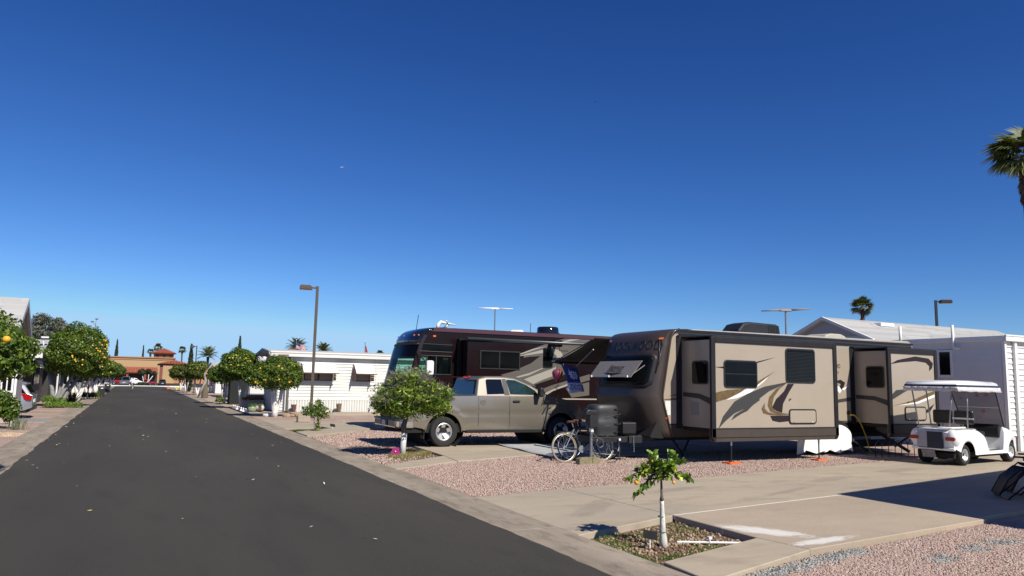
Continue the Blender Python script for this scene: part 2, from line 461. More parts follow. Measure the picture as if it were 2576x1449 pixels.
# concrete gutter strips: a base with separate cast slabs
def gutter(x0, x1, joints, name):
    par = MB().box((x0 + .03, -25, -.16), (x1 - .03, 117.6, -.012)).build(name, m_kerb)
    struct(par, 'flat concrete gutter strip along the road edge')
    g = random.Random(4)
    for a, b in zip(joints[:-1], joints[1:]):
        s = MB(); s.box((x0, a + .006, -.05), (x1, b - .006, .001 + g.uniform(-.0015, .002)))
        s.build('slab', m_kerb, par, bevel=.006, seg=1)
jr = [-25, -18, -12, -6.5, -.5, 2.6, 5.7, 8.45, 11.0, 14.1, 17.4, 20.6, 23.7, 26.9, 30.1, 33.3, 36.5, 39.7, 43, 46.2, 49.4, 52.7, 56, 60, 64, 68, 72, 76, 80, 85, 90, 96, 102, 110, 117.5]
jl = [-25, -15, -5, 0, 3, 6, 9, 12, 15, 18.2, 21.25, 25.9, 28.9, 31.8, 35, 38.2, 41.4, 44.6, 47.8, 51, 54, 57, 60, 64, 68, 72, 76, 80, 85, 90, 96, 102, 110, 117.5]
gutter(4.13, 4.885, jr, 'gutter'); gutter(-2.67, -1.85, jl, 'gutter')
struct(MB().box((-6, 117.65, -.1), (7, 118.05, .12)).build('kerb', m_whiteconc, bevel=.02))
# concrete pads of the near lot
pad = [(4.89, 11.0), (4.89, 7.93), (6.855, 8.635), (6.705, 11.40), (6.66, 11.38)]
def padpiece(name, pts, z, m=m_conc, bevel=.008):
    b = MB(); b.prism(pts, 'z', -.16, z); o = b.build(name, m, bevel=bevel, seg=1); return o
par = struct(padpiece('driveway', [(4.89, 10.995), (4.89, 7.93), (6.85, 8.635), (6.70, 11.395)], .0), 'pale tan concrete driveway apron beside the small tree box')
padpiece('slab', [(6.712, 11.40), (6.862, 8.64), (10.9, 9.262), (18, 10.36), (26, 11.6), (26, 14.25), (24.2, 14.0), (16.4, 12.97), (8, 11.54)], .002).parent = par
padpiece('slab', [(6.862, 8.615), (6.835, 7.045), (6.93, 6.32), (10.98, 6.83), (10.99, 6.95), (12.0, 7.05), (26, 8.9), (26, 11.57), (18, 10.335), (10.9, 9.237)], .004, m_conc2).parent = par
padpiece('slab', [(5.0, 6.455), (4.95, 5.79), (5.2, 5.76), (6.925, 6.315), (6.828, 7.03)], .0).parent = par
MB().prism([(6.87, 8.638), (6.87, 8.617), (10.9, 9.238), (10.9, 9.259)], 'z', -.05, .0035).build('joint_filler', m_whiteconc, par)
so1 = slab('tree_box_soil', [(4.87, 7.95), (4.95, 6.42), (6.86, 7.02), (6.89, 8.66)], -.085, m_soil)
# pads of the trailer lot
par = struct(padpiece('path', [(4.89, 15.65), (4.89, 14.93), (6.64, 15.95), (6.81, 17.2)], -.002), 'short concrete path from the gutter to the trailer pad')
padpiece('slab', [(6.815, 17.2), (6.655, 15.95), (9.12, 16.82), (14.5, 18.3), (14.5, 20.2), (9.33, 19.58), (6.97, 19.84)], .002).parent = par
slab('tree_box_soil', [(4.87, 15.68), (6.8, 17.24), (6.96, 19.86), (4.87, 19.95)], -.045, m_soil)
# pads of the next lot
par = struct(padpiece('driveway', [(4.89, 33.3), (4.89, 27.5), (6.17, 27.95), (7.56, 28.75), (26, 28.75), (26, 31.3), (9.42, 31.3), (6.9, 31.7)], .0), 'concrete driveway behind the motorhome nose')
padpiece('slab', [(4.89, 25.4), (4.89, 23.62), (7.45, 25.9), (7.66, 26.65), (6.35, 26.95)], .03).parent = par
padpiece('slab', [(6.25, 27.95), (6.37, 26.97), (7.67, 26.67), (26, 26.67), (26, 28.73), (7.57, 28.73)], .03).parent = par
slab('tree_box_soil', [(4.87, 27.5), (4.87, 25.35), (6.37, 26.9), (6.24, 27.98)], -.06, m_soil)
struct(padpiece('path', [(7.1, 39.3), (7.1, 37.0), (8.5, 36.8), (20, 37.2), (20, 39.3)], .04), 'concrete walk along the white park home')
struct(padpiece('path', [(4.9, 37.9), (4.9, 36.3), (6.6, 36.6), (6.9, 42), (5.2, 42)], .0), 'grey slab patio under the pots')
# left driveway
struct(padpiece('driveway', [(-2.67, 34.5), (-2.67, 32.1), (-9, 31.75), (-9, 34.3)], .0, mat('grey_concrete', (.30, .29, .28), .85, var=.12, vs=2)), 'grey concrete drive under the silver hatchback')
for y in (39.2, 53.5, 62, 72, 83):
    struct(padpiece('path', [(-2.67, y), (-9, y), (-9, y + 1.1), (-2.67, y + 1.1)], .0, m_kerb), 'concrete path crossing the left yards')
for y in (47.5, 58, 69, 80, 92):
    struct(padpiece('path', [(4.89, y), (10, y + .8), (10, y + 3.2), (4.89, y + 3.4)], .0, m_conc), 'concrete drive of a far right lot')

# ---------------------------------------------------------------- loose stones
m_stone = tint_mat('gravel_stone', [(0, (.36, .225, .18)), (.25, (.48, .325, .265)), (.5, (.54, .385, .315)), (.75, (.59, .45, .375)), (1, (.595, .53, .47))], .85)
m_stone2 = tint_mat('grey_stone', [(0, (.16, .18, .17)), (.5, (.33, .36, .34)), (1, (.50, .53, .50))], .85)
def inside(P, poly):
    x, y = P[:, 0], P[:, 1]; c = np.zeros(len(P), bool); n = len(poly); j = n - 1
    for i in range(n):
        xi, yi = poly[i]; xj, yj = poly[j]
        c ^= ((yi > y) != (yj > y)) & (x < (xj - xi) * (y - yi) / (yj - yi + 1e-12) + xi); j = i
    return c
OCT = np.array([[1, 0, 0], [0, 1, 0], [-1, 0, 0], [0, -1, 0], [0, 0, 1], [0, 0, -1]], float)
OF = np.array([[0, 1, 4], [1, 2, 4], [2, 3, 4], [3, 0, 4], [1, 0, 5], [2, 1, 5], [3, 2, 5], [0, 3, 5]])
def stones(name, poly, n, size, z, m, seed, dens=None, label=None):
    g = np.random.default_rng(seed); p = np.array(poly)
    P = g.random((n, 2)) * (p.max(0) - p.min(0)) + p.min(0)
    P = P[inside(P, poly)]
    if dens is not None: P = P[dens(P, g)]
    k = len(P); s = size * (.5 + .8 * g.random(k) ** 1.5)
    q = g.normal(size=(k, 4)); q /= np.linalg.norm(q, axis=1, keepdims=True); w, x, y, zq = q.T
    Rm = np.stack([np.stack([1 - 2 * (y * y + zq * zq), 2 * (x * y - zq * w), 2 * (x * zq + y * w)], 1), np.stack([2 * (x * y + zq * w), 1 - 2 * (x * x + zq * zq), 2 * (y * zq - x * w)], 1), np.stack([2 * (x * zq - y * w), 2 * (y * zq + x * w), 1 - 2 * (x * x + y * y)], 1)], 1)
    sc = s[:, None, None] * np.array([.62, .5, .42]) * (.75 + .5 * g.random((k, 6, 1)))
    V = np.einsum('kij,knj->kni', Rm, OCT[None] * sc)
    V[:, :, 2] *= .8
    V += np.concatenate([P, (z + s * .18)[:, None]], 1)[:, None, :]
    F = (OF[None] + (np.arange(k) * 6)[:, None, None]).reshape(-1, 3)
    t = np.repeat(g.random(k), 6)
    o = raw_mesh(name, V.reshape(-1, 3), F, m, tint=t)
    return stuff(o, label)
near_poly = [(5.0, 5.72), (6.95, 6.24), (10.98, 6.72), (14, 7.0), (14, 5.8), (8.2, 4.0), (5.0, 5.1)]
stones('gravel', near_poly, 150000, .027, -.05, m_stone, 1, label='pink gravel in the near right corner')
def greyd(P, g):
    d = np.full(len(P), 9.0)
    for (a, b) in (((5.1, 5.62), (7.6, 6.2)), ((8.9, 5.75), (9.1, 5.8)), ((9.6, 5.9), (9.9, 5.85)), ((8.0, 5.55), (8.2, 5.6)), ((5.6, 4.9), (6.6, 5.15))):
        a = np.array(a); b = np.array(b); t = np.clip(((P - a) @ (b - a)) / ((b - a) @ (b - a)), 0, 1)
        d = np.minimum(d, np.linalg.norm(P - (a + t[:, None] * (b - a)), axis=1))
    return g.random(len(P)) < np.clip(1.25 - d / .14, 0, 1)
stones('gravel', near_poly, 60000, .029, -.043, m_stone2, 2, greyd, label='streaks of grey green gravel along the pad edge')
mid_poly = [(4.95, 11.1), (6.66, 11.44), (8, 11.6), (16.4, 13.03), (19, 13.4), (19, 16), (9.2, 16.8), (6.65, 15.9), (4.95, 14.9)]
stones('gravel', mid_poly, 95000, .032, -.02, m_stone, 3, label='pink gravel around the trailer')
stones('gravel', [(4.95, 20), (4.95, 23.5), (7.4, 25.8), (12, 26), (12, 20.2), (7, 20)], 12000, .055, -.02, m_stone, 4, label='pink gravel behind the pickup')
stones('gravel', [(4.92, 15.75), (6.7, 17.3), (6.8, 19.7), (4.92, 19.8)], 4000, .045, -.045, m_stone, 5, lambda P, g: g.random(len(P)) < np.clip(1.3 - (P[:, 0] - 4.9) / .9, .12, 1), label='loose stones in the tree box')
m_chip = tint_mat('bark_chip', [(0, (.13, .08, .05)), (.5, (.34, .22, .13)), (1, (.55, .42, .28))], .9)
stones('wood_chips', [(4.97, 6.52), (6.8, 7.08), (6.84, 8.55), (4.99, 7.9)], 1700, .045, -.085, m_chip, 6, label='bark chips on the soil of the near tree box')

# grass blades
m_grass = tint_mat('grass', [(0, (.045, .09, .015)), (.6, (.10, .17, .03)), (1, (.24, .25, .07))], .6, .2)
def grass(name, patches, h, seed, z, label, m=None):
    g = np.random.default_rng(seed); V = []; T = []
    for (x, y, rx, ry, n) in patches:
        a = g.random(n) * 6.283; r = np.sqrt(g.random(n)); P = np.stack([x + rx * r * np.cos(a), y + ry * r * np.sin(a), np.full(n, z)], 1)
        d = unit(np.concatenate([g.normal(size=(n, 2)) * .5, np.ones((n, 1))], 1)); s = unit(np.cross(d, g.normal(size=(n, 3))))
        hh = (h * (.4 + .8 * g.random(n)))[:, None]
        V.append(np.stack([P - s * .005, P + s * .005, P + d * hh], 1).reshape(-1, 3)); T.append(np.repeat(g.random(n), 3))
    V = np.concatenate(V)
    return stuff(raw_mesh(name, V, np.arange(len(V)).reshape(-1, 3), m or m_grass, tint=np.concatenate(T)), label)
grass('grass', [(5.2, 7.6, .22, .25, 700), (5.55, 6.85, .3, .1, 500), (5.08, 7.0, .09, .4, 600), (6.1, 7.05, .3, .12, 450), (5.9, 7.75, .4, .16, 350), (6.6, 8.1, .2, .35, 350), (5.6, 8.0, .5, .08, 500), (5.03, 7.6, .1, .3, 350)], .045, 3, -.085, 'thin green weeds on the soil of the near tree box')
m_dry = tint_mat('dry_grass', [(0, (.12, .13, .03)), (.5, (.28, .24, .09)), (1, (.50, .40, .22))], .7, .2)
grass('grass', [(6.1, 17.75, .45, .35, 2500), (6.5, 18.3, .35, .6, 1800), (5.8, 17.4, .3, .3, 1200)], .10, 4, -.045, 'dry yellow green weeds at the foot of the whitewashed tree', m_dry)
grass('grass', [(5.2, 26.3, .25, .5, 900), (5.5, 27.2, .4, .3, 700)], .06, 5, -.06, 'weeds in the far tree box')
# leaves and bits lying on the road
g = np.random.default_rng(9); n = 90
P = np.stack([np.concatenate([-1.8 + g.random(70) ** 2.2 * 4.5, 1 + g.random(20) * 3]), np.concatenate([9 + g.random(70) * 38, 5 + g.random(20) * 30])], 1)
d = unit(np.concatenate([g.normal(size=(n, 2)), g.normal(size=(n, 1)) * .15], 1)); sd = unit(np.cross(d, np.tile([0, 0, 1.], (n, 1)) + g.normal(size=(n, 3)) * .25))
C_ = np.concatenate([P, np.full((n, 1), .045)], 1); L_ = .018 + .026 * g.random((n, 1))
V = np.stack([C_ - d * L_, C_ + sd * L_ * .5, C_ + d * L_, C_ - sd * L_ * .5], 1).reshape(-1, 3)
m_litter = tint_mat('fallen_leaf', [(0, (.55, .45, .15)), (.5, (.45, .42, .30)), (1, (.70, .66, .55))], .7)
stuff(raw_mesh('fallen_leaves', V, np.arange(len(V)).reshape(-1, 4), m_litter, tint=np.repeat(g.random(n), 4)), 'dry leaves scattered on the asphalt')
GFX={
'S1':(13.8,[
  ('plum',[(12.21,2.229),(12.491,2.247),(12.49,2.204)]),
  ('plum',[(13.529,2.39),(14.169,2.522),(13.539,2.357)]),
  ('gold',[(12.176,1.612),(12.323,1.651),(12.641,1.704),(13.145,1.738),(13.034,1.663),(12.601,1.496),(12.249,1.413),(12.172,1.404)]),
  ('white',[(12.565,1.468),(12.887,1.511),(13.326,1.652),(13.476,1.743),(13.218,1.739),(12.925,1.607)]),
  ('gold',[(13.543,1.909),(14.127,2.173),(13.857,2.021),(13.541,1.832)]),
  ('white',[(13.541,1.821),(13.895,2.033),(13.779,1.936),(13.54,1.779)]),
  ('grey',[(12.316,0.802),(12.453,1.08),(12.814,1.43),(13.252,1.624),(13.775,1.797),(14.505,1.913),(14.524,1.893),(13.923,1.688),(13.599,1.504),(13.617,1.471),(13.392,1.351),(13.206,1.209),(13.023,1.146),(12.705,0.993),(12.807,1.119),(13.171,1.282),(12.808,1.154),(12.521,0.973)]),
  ('gold',[(14.497,1.887),(14.153,1.747),(13.919,1.548),(13.865,1.354),(13.947,1.201),(14.135,1.146),(14.403,1.132),(14.636,1.137),(14.327,1.165),(14.099,1.215),(14.008,1.354),(14.071,1.55),(14.268,1.748)]),
  ('gold',[(13.764,1.395),(13.668,1.27),(13.721,1.16),(13.907,1.118),(14.287,1.11),(14.558,1.129),(14.135,1.138),(13.871,1.182),(13.769,1.27)]),
  ('plum',[(14.543,1.874),(14.759,1.878),(14.555,1.639),(14.372,1.384),(14.335,1.174),(14.137,1.221),(14.01,1.293),(14.145,1.494),(14.421,1.694)]),
  ('plum',[(13.944,1.096),(14.537,1.104),(15.106,1.058),(14.533,0.964),(14.243,0.943),(14.016,0.98)]),
]),
'B1':(14.93,[
  ('gold',[(11.467,1.433),(11.886,1.47),(12.021,1.485),(12.021,1.423),(11.658,1.421)]),
  ('gold',[(11.728,1.519),(12.022,1.583),(12.021,1.533)]),
  ('plum',[(17.555,1.997),(17.721,2.032),(17.902,1.955),(17.85,1.842),(17.755,1.761),(17.665,1.807),(17.725,1.91),(17.553,1.959)]),
  ('white',[(17.549,1.876),(17.666,1.839),(17.754,1.738),(17.681,1.648),(17.544,1.767)]),
  ('white',[(17.764,1.77),(17.943,1.843),(18.085,1.894),(17.846,1.739)]),
  ('grey',[(17.582,1.481),(18.152,1.557),(18.147,1.454),(17.578,1.393)]),
]),
'S2':(13.8,[
  ('plum',[(18.343,2.469),(18.663,2.593),(19.399,2.713),(19.965,2.673),(20.15,2.541),(20.097,2.402),(19.97,2.32),(19.98,2.457),(19.836,2.551),(19.42,2.585),(18.774,2.531)]),
  ('grey',[(18.331,1.622),(18.555,1.775),(19.134,1.821),(18.836,1.703),(18.323,1.491)]),
  ('gold',[(18.416,1.36),(19.111,1.477),(19.773,1.675),(20.155,1.777),(20.148,1.687),(19.403,1.479)]),
  ('white',[(18.586,1.361),(19.402,1.46),(20.147,1.671),(20.142,1.601),(19.458,1.422)]),
  ('plum',[(18.85,1.023),(19.619,1.174),(20.128,1.414),(19.918,1.193),(19.496,1.116)]),
]),
'MH':(24.8,[
  ('mhgrey',[(11.92,2.015),(12.65,2.212),(12.934,2.904),(13.589,3.141),(14.026,3.305),(14.601,3.444),(14.84,3.477),(16.063,3.601),(16.066,3.25),(15.545,3.137),(14.77,2.742),(14.403,2.549),(14.62,2.103),(14.101,1.867),(13.516,1.568),(12.362,1.877)]),
  ('cream',[(12.688,2.741),(13.592,2.973),(14.108,3.026),(14.37,3.002),(14.504,2.847),(14.48,2.688),(14.351,2.548),(14.168,2.565),(14.244,2.68),(14.242,2.793),(14.111,2.868),(13.594,2.861),(12.701,2.719)]),
  ('cream',[(12.687,2.807),(13.235,3.004),(13.924,3.154),(13.337,2.986),(12.737,2.776)]),
  ('cream',[(12.532,1.957),(13.101,2.112),(13.681,2.327),(13.681,2.3),(13.103,2.042),(12.656,1.931)]),
  ('cream',[(12.881,1.876),(13.431,2.076),(14.12,2.316),(14.223,2.386),(14.199,2.228),(14.098,2.024),(13.613,1.857),(13.261,1.707)]),
  ('cream',[(14.392,3.309),(14.814,3.425),(15.27,3.445),(14.629,3.308)]),
  ('cream',[(15.08,3.545),(15.486,3.575),(16.063,3.578),(16.064,3.489),(15.324,3.464),(14.787,3.463)]),
  ('mhdark',[(12.678,2.63),(13.089,2.71),(13.545,2.747),(13.145,2.468),(12.686,2.278)]),
  ('mhdark',[(13.311,1.686),(14.1,1.923),(14.62,2.091),(14.675,1.923),(13.618,1.547),(13.492,1.523)]),
  ('mhgrey',[(13.619,1.525),(14.078,1.687),(14.703,1.856),(15.18,1.979),(15.719,2.128),(15.721,1.898),(14.653,1.629),(13.774,1.416)]),
  ('cream',[(13.749,1.382),(14.106,1.532),(14.731,1.743),(15.181,1.842),(15.182,1.796),(14.731,1.676),(14.108,1.465),(13.852,1.328)]),
  ('mhgrey',[(14.654,1.584),(15.694,1.828),(15.699,1.325),(14.923,1.227)]),
]),
}
# ---------------------------------------------------------------- shared object materials
m_black = mat('black_rubber', (.018, .018, .018), .75, var=.25, vs=20, bump=.2, bs=120)
m_tyre = mat('tyre', (.022, .022, .022), .85, var=.35, vs=14, bump=.3, bs=90)
m_blk = mat('black_plastic', (.02, .02, .021), .45, var=.2, vs=8)
m_blkm = mat('black_metal', (.03, .03, .032), .5, metal=.3, var=.2, vs=6)
m_dk = mat('dark_underbody', (.012, .012, .012), .9)
m_glass = mat('dark_glass', (.006, .007, .008), .06, spec=.14, var=.3, vs=2)
m_alu = mat('bright_alloy', (.66, .66, .66), .38, metal=.75, var=.08, vs=12)
m_chrome = mat('chrome', (.75, .75, .76), .08, metal=1)
m_steel = mat('galvanised_steel', (.42, .43, .44), .42, metal=.8, var=.15, vs=20)
m_white = mat('white_plastic', (.70, .70, .68), .45, var=.04, vs=4)
m_amber = mat('amber_lens', (.75, .16, .02), .2, spec=.7)
m_red = mat('red_lens', (.45, .01, .012), .12, spec=.8, coat=.6)

def wheel(mb_parent, c, r, w, rimr, side=-1, spokes=5, name='wheel', n=32, rim_m=None, tyre_m=None, dish=.03):
    """wheel axis along local y; side -1: outer face towards -y. returns the tyre object with rim as its child"""
    c = Vector(c); o = MB(c)
    h = w / 2
    prof = [(rimr - .005, -h * .80), (rimr + .02, -h * .95), (rimr + (r - rimr) * .55, -h), (r - .03, -h * .93), (r - .008, -h * .72), (r, -h * .45), (r, h * .45), (r - .008, h * .72), (r - .03, h * .93), (rimr + (r - rimr) * .55, h), (rimr + .02, h * .95), (rimr - .005, h * .80), (rimr - .005, -h * .80)]
    o.lathe(prof, c, 'y', n)
    ob = o.build(name, tyre_m or m_tyre, mb_parent, smooth=40); ob.location = c
    q = MB()
    s = side
    q.lathe([(rimr, s * h * .86), (rimr - .012, s * h * .9), (rimr - .03, s * h * .8), (rimr - .045, s * h * .2), (rimr - .05, -s * h * .6)], (0, 0, 0), 'y', n)
    q.lathe([(rimr - .05, -s * h * .1), (.001, -s * h * .1)], (0, 0, 0), 'y', n)
    if spokes:
        for k in range(spokes):
            a = 2 * PI * k / spokes + PI / 2
            ca, sa = math.cos(a), math.sin(a); wd = rimr * .27; wd2 = rimr * .17
            def P(rr, t, y): return (ca * rr - sa * t, y, sa * rr + ca * t)
            y0 = s * (h * .55 - dish); y1 = s * (h * .80); th = -s * .03
            vs = [P(.045, -wd2, y0), P(.045, wd2, y0), P(rimr - .012, wd, y1), P(rimr - .012, -wd, y1)]
            vs += [(v[0], v[1] + th, v[2]) for v in vs]
            q.add(vs, [(0, 1, 2, 3), (7, 6, 5, 4), (0, 3, 7, 4), (1, 5, 6, 2), (0, 4, 5, 1), (3, 2, 6, 7)])
        q.lathe([(.001, s * (h * .55 - dish + .012)), (.05, s * (h * .55 - dish + .010)), (.062, s * (h * .55 - dish - .01)), (.062, 0)], (0, 0, 0), 'y', 16)
    rm = q.build('rim', rim_m or m_alu, ob, smooth=35)
    return ob

def side_panel_poly(poly, y, th, org):
    b = MB(org); b.prism(poly, 'y', y, y + th); return b

# ---------------------------------------------------------------- travel trailer
m_tan = mat('trailer_tan', (.445, .375, .29), .38, var=.035, vs=1.5, coat=.25)
m_cap = mat('trailer_cap_brown', (.062, .048, .041), .42, var=.12, vs=2.5, coat=.12, spec=.4)
m_skirt = mat('trailer_skirt_brown', (.080, .064, .054), .5, var=.10, vs=3, spec=.3)
m_trim = mat('trailer_trim_charcoal', (.022, .021, .024), .5, var=.15, vs=5, spec=.25)
m_plum = mat('decal_dark_plum', (.028, .018, .020), .5, spec=.25); m_gold = mat('decal_bronze', (.17, .115, .05), .45, var=.3, vs=9, spec=.3)
m_wht = mat('decal_white', (.78, .77, .76), .35); m_gry = mat('decal_grey', (.062, .062, .062), .5, spec=.25)
DEC = {'plum': m_plum, 'gold': m_gold, 'white': m_wht, 'grey': m_gry}
T0 = Vector((16.2, 16.15, 0))
tr = thing('travel_trailer', 'tan travel trailer with dark brown front cap and two slide-outs pushed out', 'travel trailer', T0)
YB, YF = 14.93, 17.37
b = MB(T0)
# main body: profile in (x,z)
body = [(11.66, .84), (11.52, 1.46), (11.80, 3.02), (11.90, 3.13), (20.75, 3.19), (20.85, 3.10), (20.85, .84)]
b.prism(body, 'y', YB, YF); b.build('body', m_tan, tr, bevel=.02)
b = MB(T0); b.prism([(11.74, .53), (11.66, .84), (17.0, .84), (17.0, .53)], 'y', YB - .004, YF); b.prism([(19.1, .53), (19.1, .84), (20.85, .84), (20.85, .53)], 'y', YB - .004, YF)
b.prism([(17.0, .84)] + [(16.62 + 1.72 / 2 + .98 * math.cos(a), .60 + .40 * math.sin(a)) for a in [PI * (1 - k / 14) for k in range(15)]] + [(19.1, .84), (19.1, .9), (17.0, .9)] if False else [(17.0, .84), (19.1, .84), (19.1, .9), (17.0, .9)], 'y', YB - .004, YF)
b.build('skirt', m_skirt, tr)
b = MB(T0); b.box((11.66, YB - .012, .825), (16.6, YB, .85)); b.box((18.6, YB - .012, .825), (20.85, YB, .85)); b.build('skirt_trim', m_trim, tr)
# front cap : rows of z, columns across y; bulges forward in the middle
prof = [(.53, 11.62, .30), (.70, 11.56, .33), (1.0, 11.46, .37), (1.30, 11.37, .40), (1.46, 11.335, .41), (1.55, 11.335, .40), (1.9, 11.40, .36), (2.3, 11.49, .31), (2.6, 11.55, .27), (2.85, 11.60, .23), (2.98, 11.64, .19), (3.06, 11.70, .14), (3.12, 11.80, .08), (3.16, 11.95, .03), (3.175, 12.25, 0)]
b = MB(T0); rows = []
for z, x, bu in prof:
    row = []
    for k in range(25):
        t = -1 + 2 * k / 24
        e = max(0, abs(t) - .80) / .20
        row.append((x - bu * (1 - abs(t) ** 4.5) + .02 * e, (YB + YF) / 2 + t * (1.235 - .02 * e * 0), z))
    row = [(x + .20, YB - .018, z)] + row + [(x + .20, YF + .018, z)]
    rows.append(row)
b.grid(rows)
b.build('front_cap', m_cap, tr, smooth=50, solid=.02)
b = MB(T0); b.prism([(11.62, .5), (11.25, .52), (11.2, .56), (11.4, .9), (12.0, .9), (12.0, .5)], 'y', YB + .03, YF - .03); b.build('cap_floor', m_dk, tr)
# edge moulding between cap and wall
b = MB(T0); path = [(11.80, YB - .03, .55), (11.535, YB - .03, 1.44), (11.535, YB - .03, 1.56), (11.79, YB - .03, 2.95), (11.88, YB - .03, 3.10), (12.05, YB - .03, 3.17)]
b.tube(path, .026, 8); b.build('corner_moulding', m_cap, tr, smooth=True)
# rain gutters / awning rails
b = MB(T0); b.box((11.95, YB - .05, 3.10), (20.8, YB + .02, 3.16)); b.box((12.05, YB - .035, 3.03), (20.8, YB, 3.055)); b.prism([(11.95, 3.16), (11.95, 3.1), (11.86, 3.0), (11.83, 3.02)], 'y', YB - .05, YB - .02)
b.build('roof_gutter', m_trim, tr)
b = MB(T0); b.prism([(11.9, 3.15), (12.3, 3.19), (20.7, 3.23), (20.85, 3.18)], 'y', YB + .04, YF - .04); b.build('roof', mat('grey_roof_membrane', (.45, .44, .42), .8, var=.1), tr, bevel=.02)
b = MB(T0); b.box((12.3, YB - .03, 3.02), (20.1, YB, 3.0)); b.prism([(12.05, 3.02), (12.3, 3.03), (12.3, 2.99), (12.12, 2.98), (12.0, 2.86), (11.97, 2.87)], 'y', YB - .035, YB)
b.build('slide_rain_rail', m_trim, tr)
# slide-outs
def slide(x0, x1, z0, zs, z1, yo):
    yb = YB + .02
    bo = MB(T0); bo.box((x0 + .06, yo + .03, zs), (x1 - .06, yb, z1 - .06)); o = bo.build('slide_out', m_tan, tr, bevel=.01)
    c = MB(T0)
    c.box((x0 + .06, yo + .02, z0), (x1 - .06, yo + .09, zs))
    c.prism([(yo + .0, z0 + .1), (yo + .09, z0), (yo + .12, z0), (yo + .12, zs), (yo + .0, zs)], 'x', x0 + .01, x1 - .01)
    c.build('slide_skirt', m_skirt, o).location = (0, 0, 0)
    t = MB(T0)
    t.box((x0, yo, z0 + .12), (x0 + .13, yo + .075, z1)); t.box((x1 - .13, yo, z0 + .12), (x1, yo + .075, z1)); t.box((x0 + .13, yo, z1 - .13), (x1 - .13, yo + .075, z1)); t.box((x0 + .13, yo - .004, zs - .02), (x1 - .13, yo + .03, zs + .015))
    t.prism([(x0, z0 + .12), (x0 + .13, z0 + .12), (x0 + .13, z0 + .02), (x0 + .05, z0 + .02)], 'y', yo, yo + .075); t.prism([(x1, z0 + .12), (x1 - .13, z0 + .12), (x1 - .13, z0 + .02), (x1 - .05, z0 + .02)], 'y', yo, yo + .075)
    t.build('slide_trim', m_trim, o, bevel=.012)
    f = MB(T0); f.box((x0 + .02, yo + .02, z1), (x1 - .02, yb, z1 + .03)); f.build('slide_roof', m_trim, o)
    e = MB(T0); e.box((x0 - .13, YB - .022, zs - .05), (x0 + .03, YB + .01, z1 + .06)); e.box((x0 - .1, YB - .022, z1 + .02), (x1 + .1, YB + .01, z1 + .08)); e.build('slide_seal', m_trim, o)
    fl = MB(T0); fl.box((x0 + .08, yo + .1, zs - .09), (x1 - .08, yb, zs)); fl.build('slide_floor', m_dk, o)
    return o
s1 = slide(12.10, 16.28, .50, .80, 2.94, 13.8)
s2 = slide(18.24, 20.31, .52, .86, 2.90, 13.8)
def rv_window(x0, z0, x1, z1, y, parent, split=0, blinds=0, axis='y', rim=.035):
    f = MB(T0)
    if axis == 'y':
        f.prism(rrect(x0, z0, x1, z1, .09), 'y', y - .02, y + .01)
        o = f.build('window', m_blk, parent, bevel=.004)
        g = MB(T0); g.prism(rrect(x0 + rim, z0 + rim, x1 - rim, z1 - rim, .06), 'y', y - .024, y - .012); g.build('pane', m_glass, o)
        if split:
            g = MB(T0); g.box((x0 + rim, y - .028, z0 + (z1 - z0) * split - .01), (x1 - rim, y - .02, z0 + (z1 - z0) * split + .01)); g.build('sash_bar', m_blk, o)
        if blinds:
            k = int((z1 - z0 - .1) / .035)
            g = MB(T0)
            for i in range(k): g.box((x0 + rim + .02, y - .0262, z0 + .05 + i * .035), (x1 - rim - .02, y - .0245, z0 + .056 + i * .035))
            g.build('blind', mat('dark_blind', (.035, .037, .036), .5), o)
    else:   # facing -x at x = y argument; x0,x1 are y-coordinates
        f.prism(rrect(x0, z0, x1, z1, .08), 'x', y - .02, y + .01)
        o = f.build('window', m_blk, parent, bevel=.004)
        g = MB(T0); g.prism(rrect(x0 + .03, z0 + .03, x1 - .03, z1 - .03, .06), 'x', y - .024, y - .012); g.build('pane', m_glass, o)
    return o
rv_window(12.49, 1.75, 13.54, 2.41, 13.83, s1, split=.5)
rv_window(14.48, 1.90, 15.50, 2.76, 13.83, s1, blinds=1)
rv_window(13.98, 1.82, 14.55, 2.38, 12.16, s1, axis='x')
rv_window(13.98, 1.82, 14.55, 2.42, 18.30, s2, axis='x')
def hatch(x0, z0, x1, z1, y, parent):
    o = MB(T0); o.prism(rrect(x0, z0, x1, z1, .08), 'y', y - .018, y)
    q = o.build('hatch_frame', m_trim, parent, bevel=.004)
    g = MB(T0); g.prism(rrect(x0 + .035, z0 + .035, x1 - .035, z1 - .035, .055), 'y', y - .022, y - .01); g.build('hatch_door', m_tan, q)
    for xx in (x0 + .15, x1 - .15):
        g = MB(T0); g.cbox((xx, y - .028, z0 + .05), (.04, .012, .03)); g.build('latch', m_chrome, q)
hatch(14.56, .89, 15.50, 1.26, 13.83, s1); hatch(18.86, .95, 19.75, 1.34, 13.83, s2)
b = MB(T0); b.ball((14.60, 13.80, 1.50), (.025, .02, .02), 8, 5); b.build('lock', m_blk, s1)
b = MB(T0); b.ball((19.02, 13.80, 1.46), (.022, .02, .02), 8, 5); b.build('lock', m_blk, s2)
def decals(key, parent, yo, org, table=DEC, clip=None):
    for i, (c, poly) in enumerate(GFX[key][1]):
        d = MB(org); d.prism(poly, 'y', yo - .0006 * (i + 1), yo + .004); d.build('stripe', table[c], parent)
decals('S1', s1, 13.828, T0); decals('S2', s2, 13.828, T0); decals('B1', tr, YB - .001, T0)
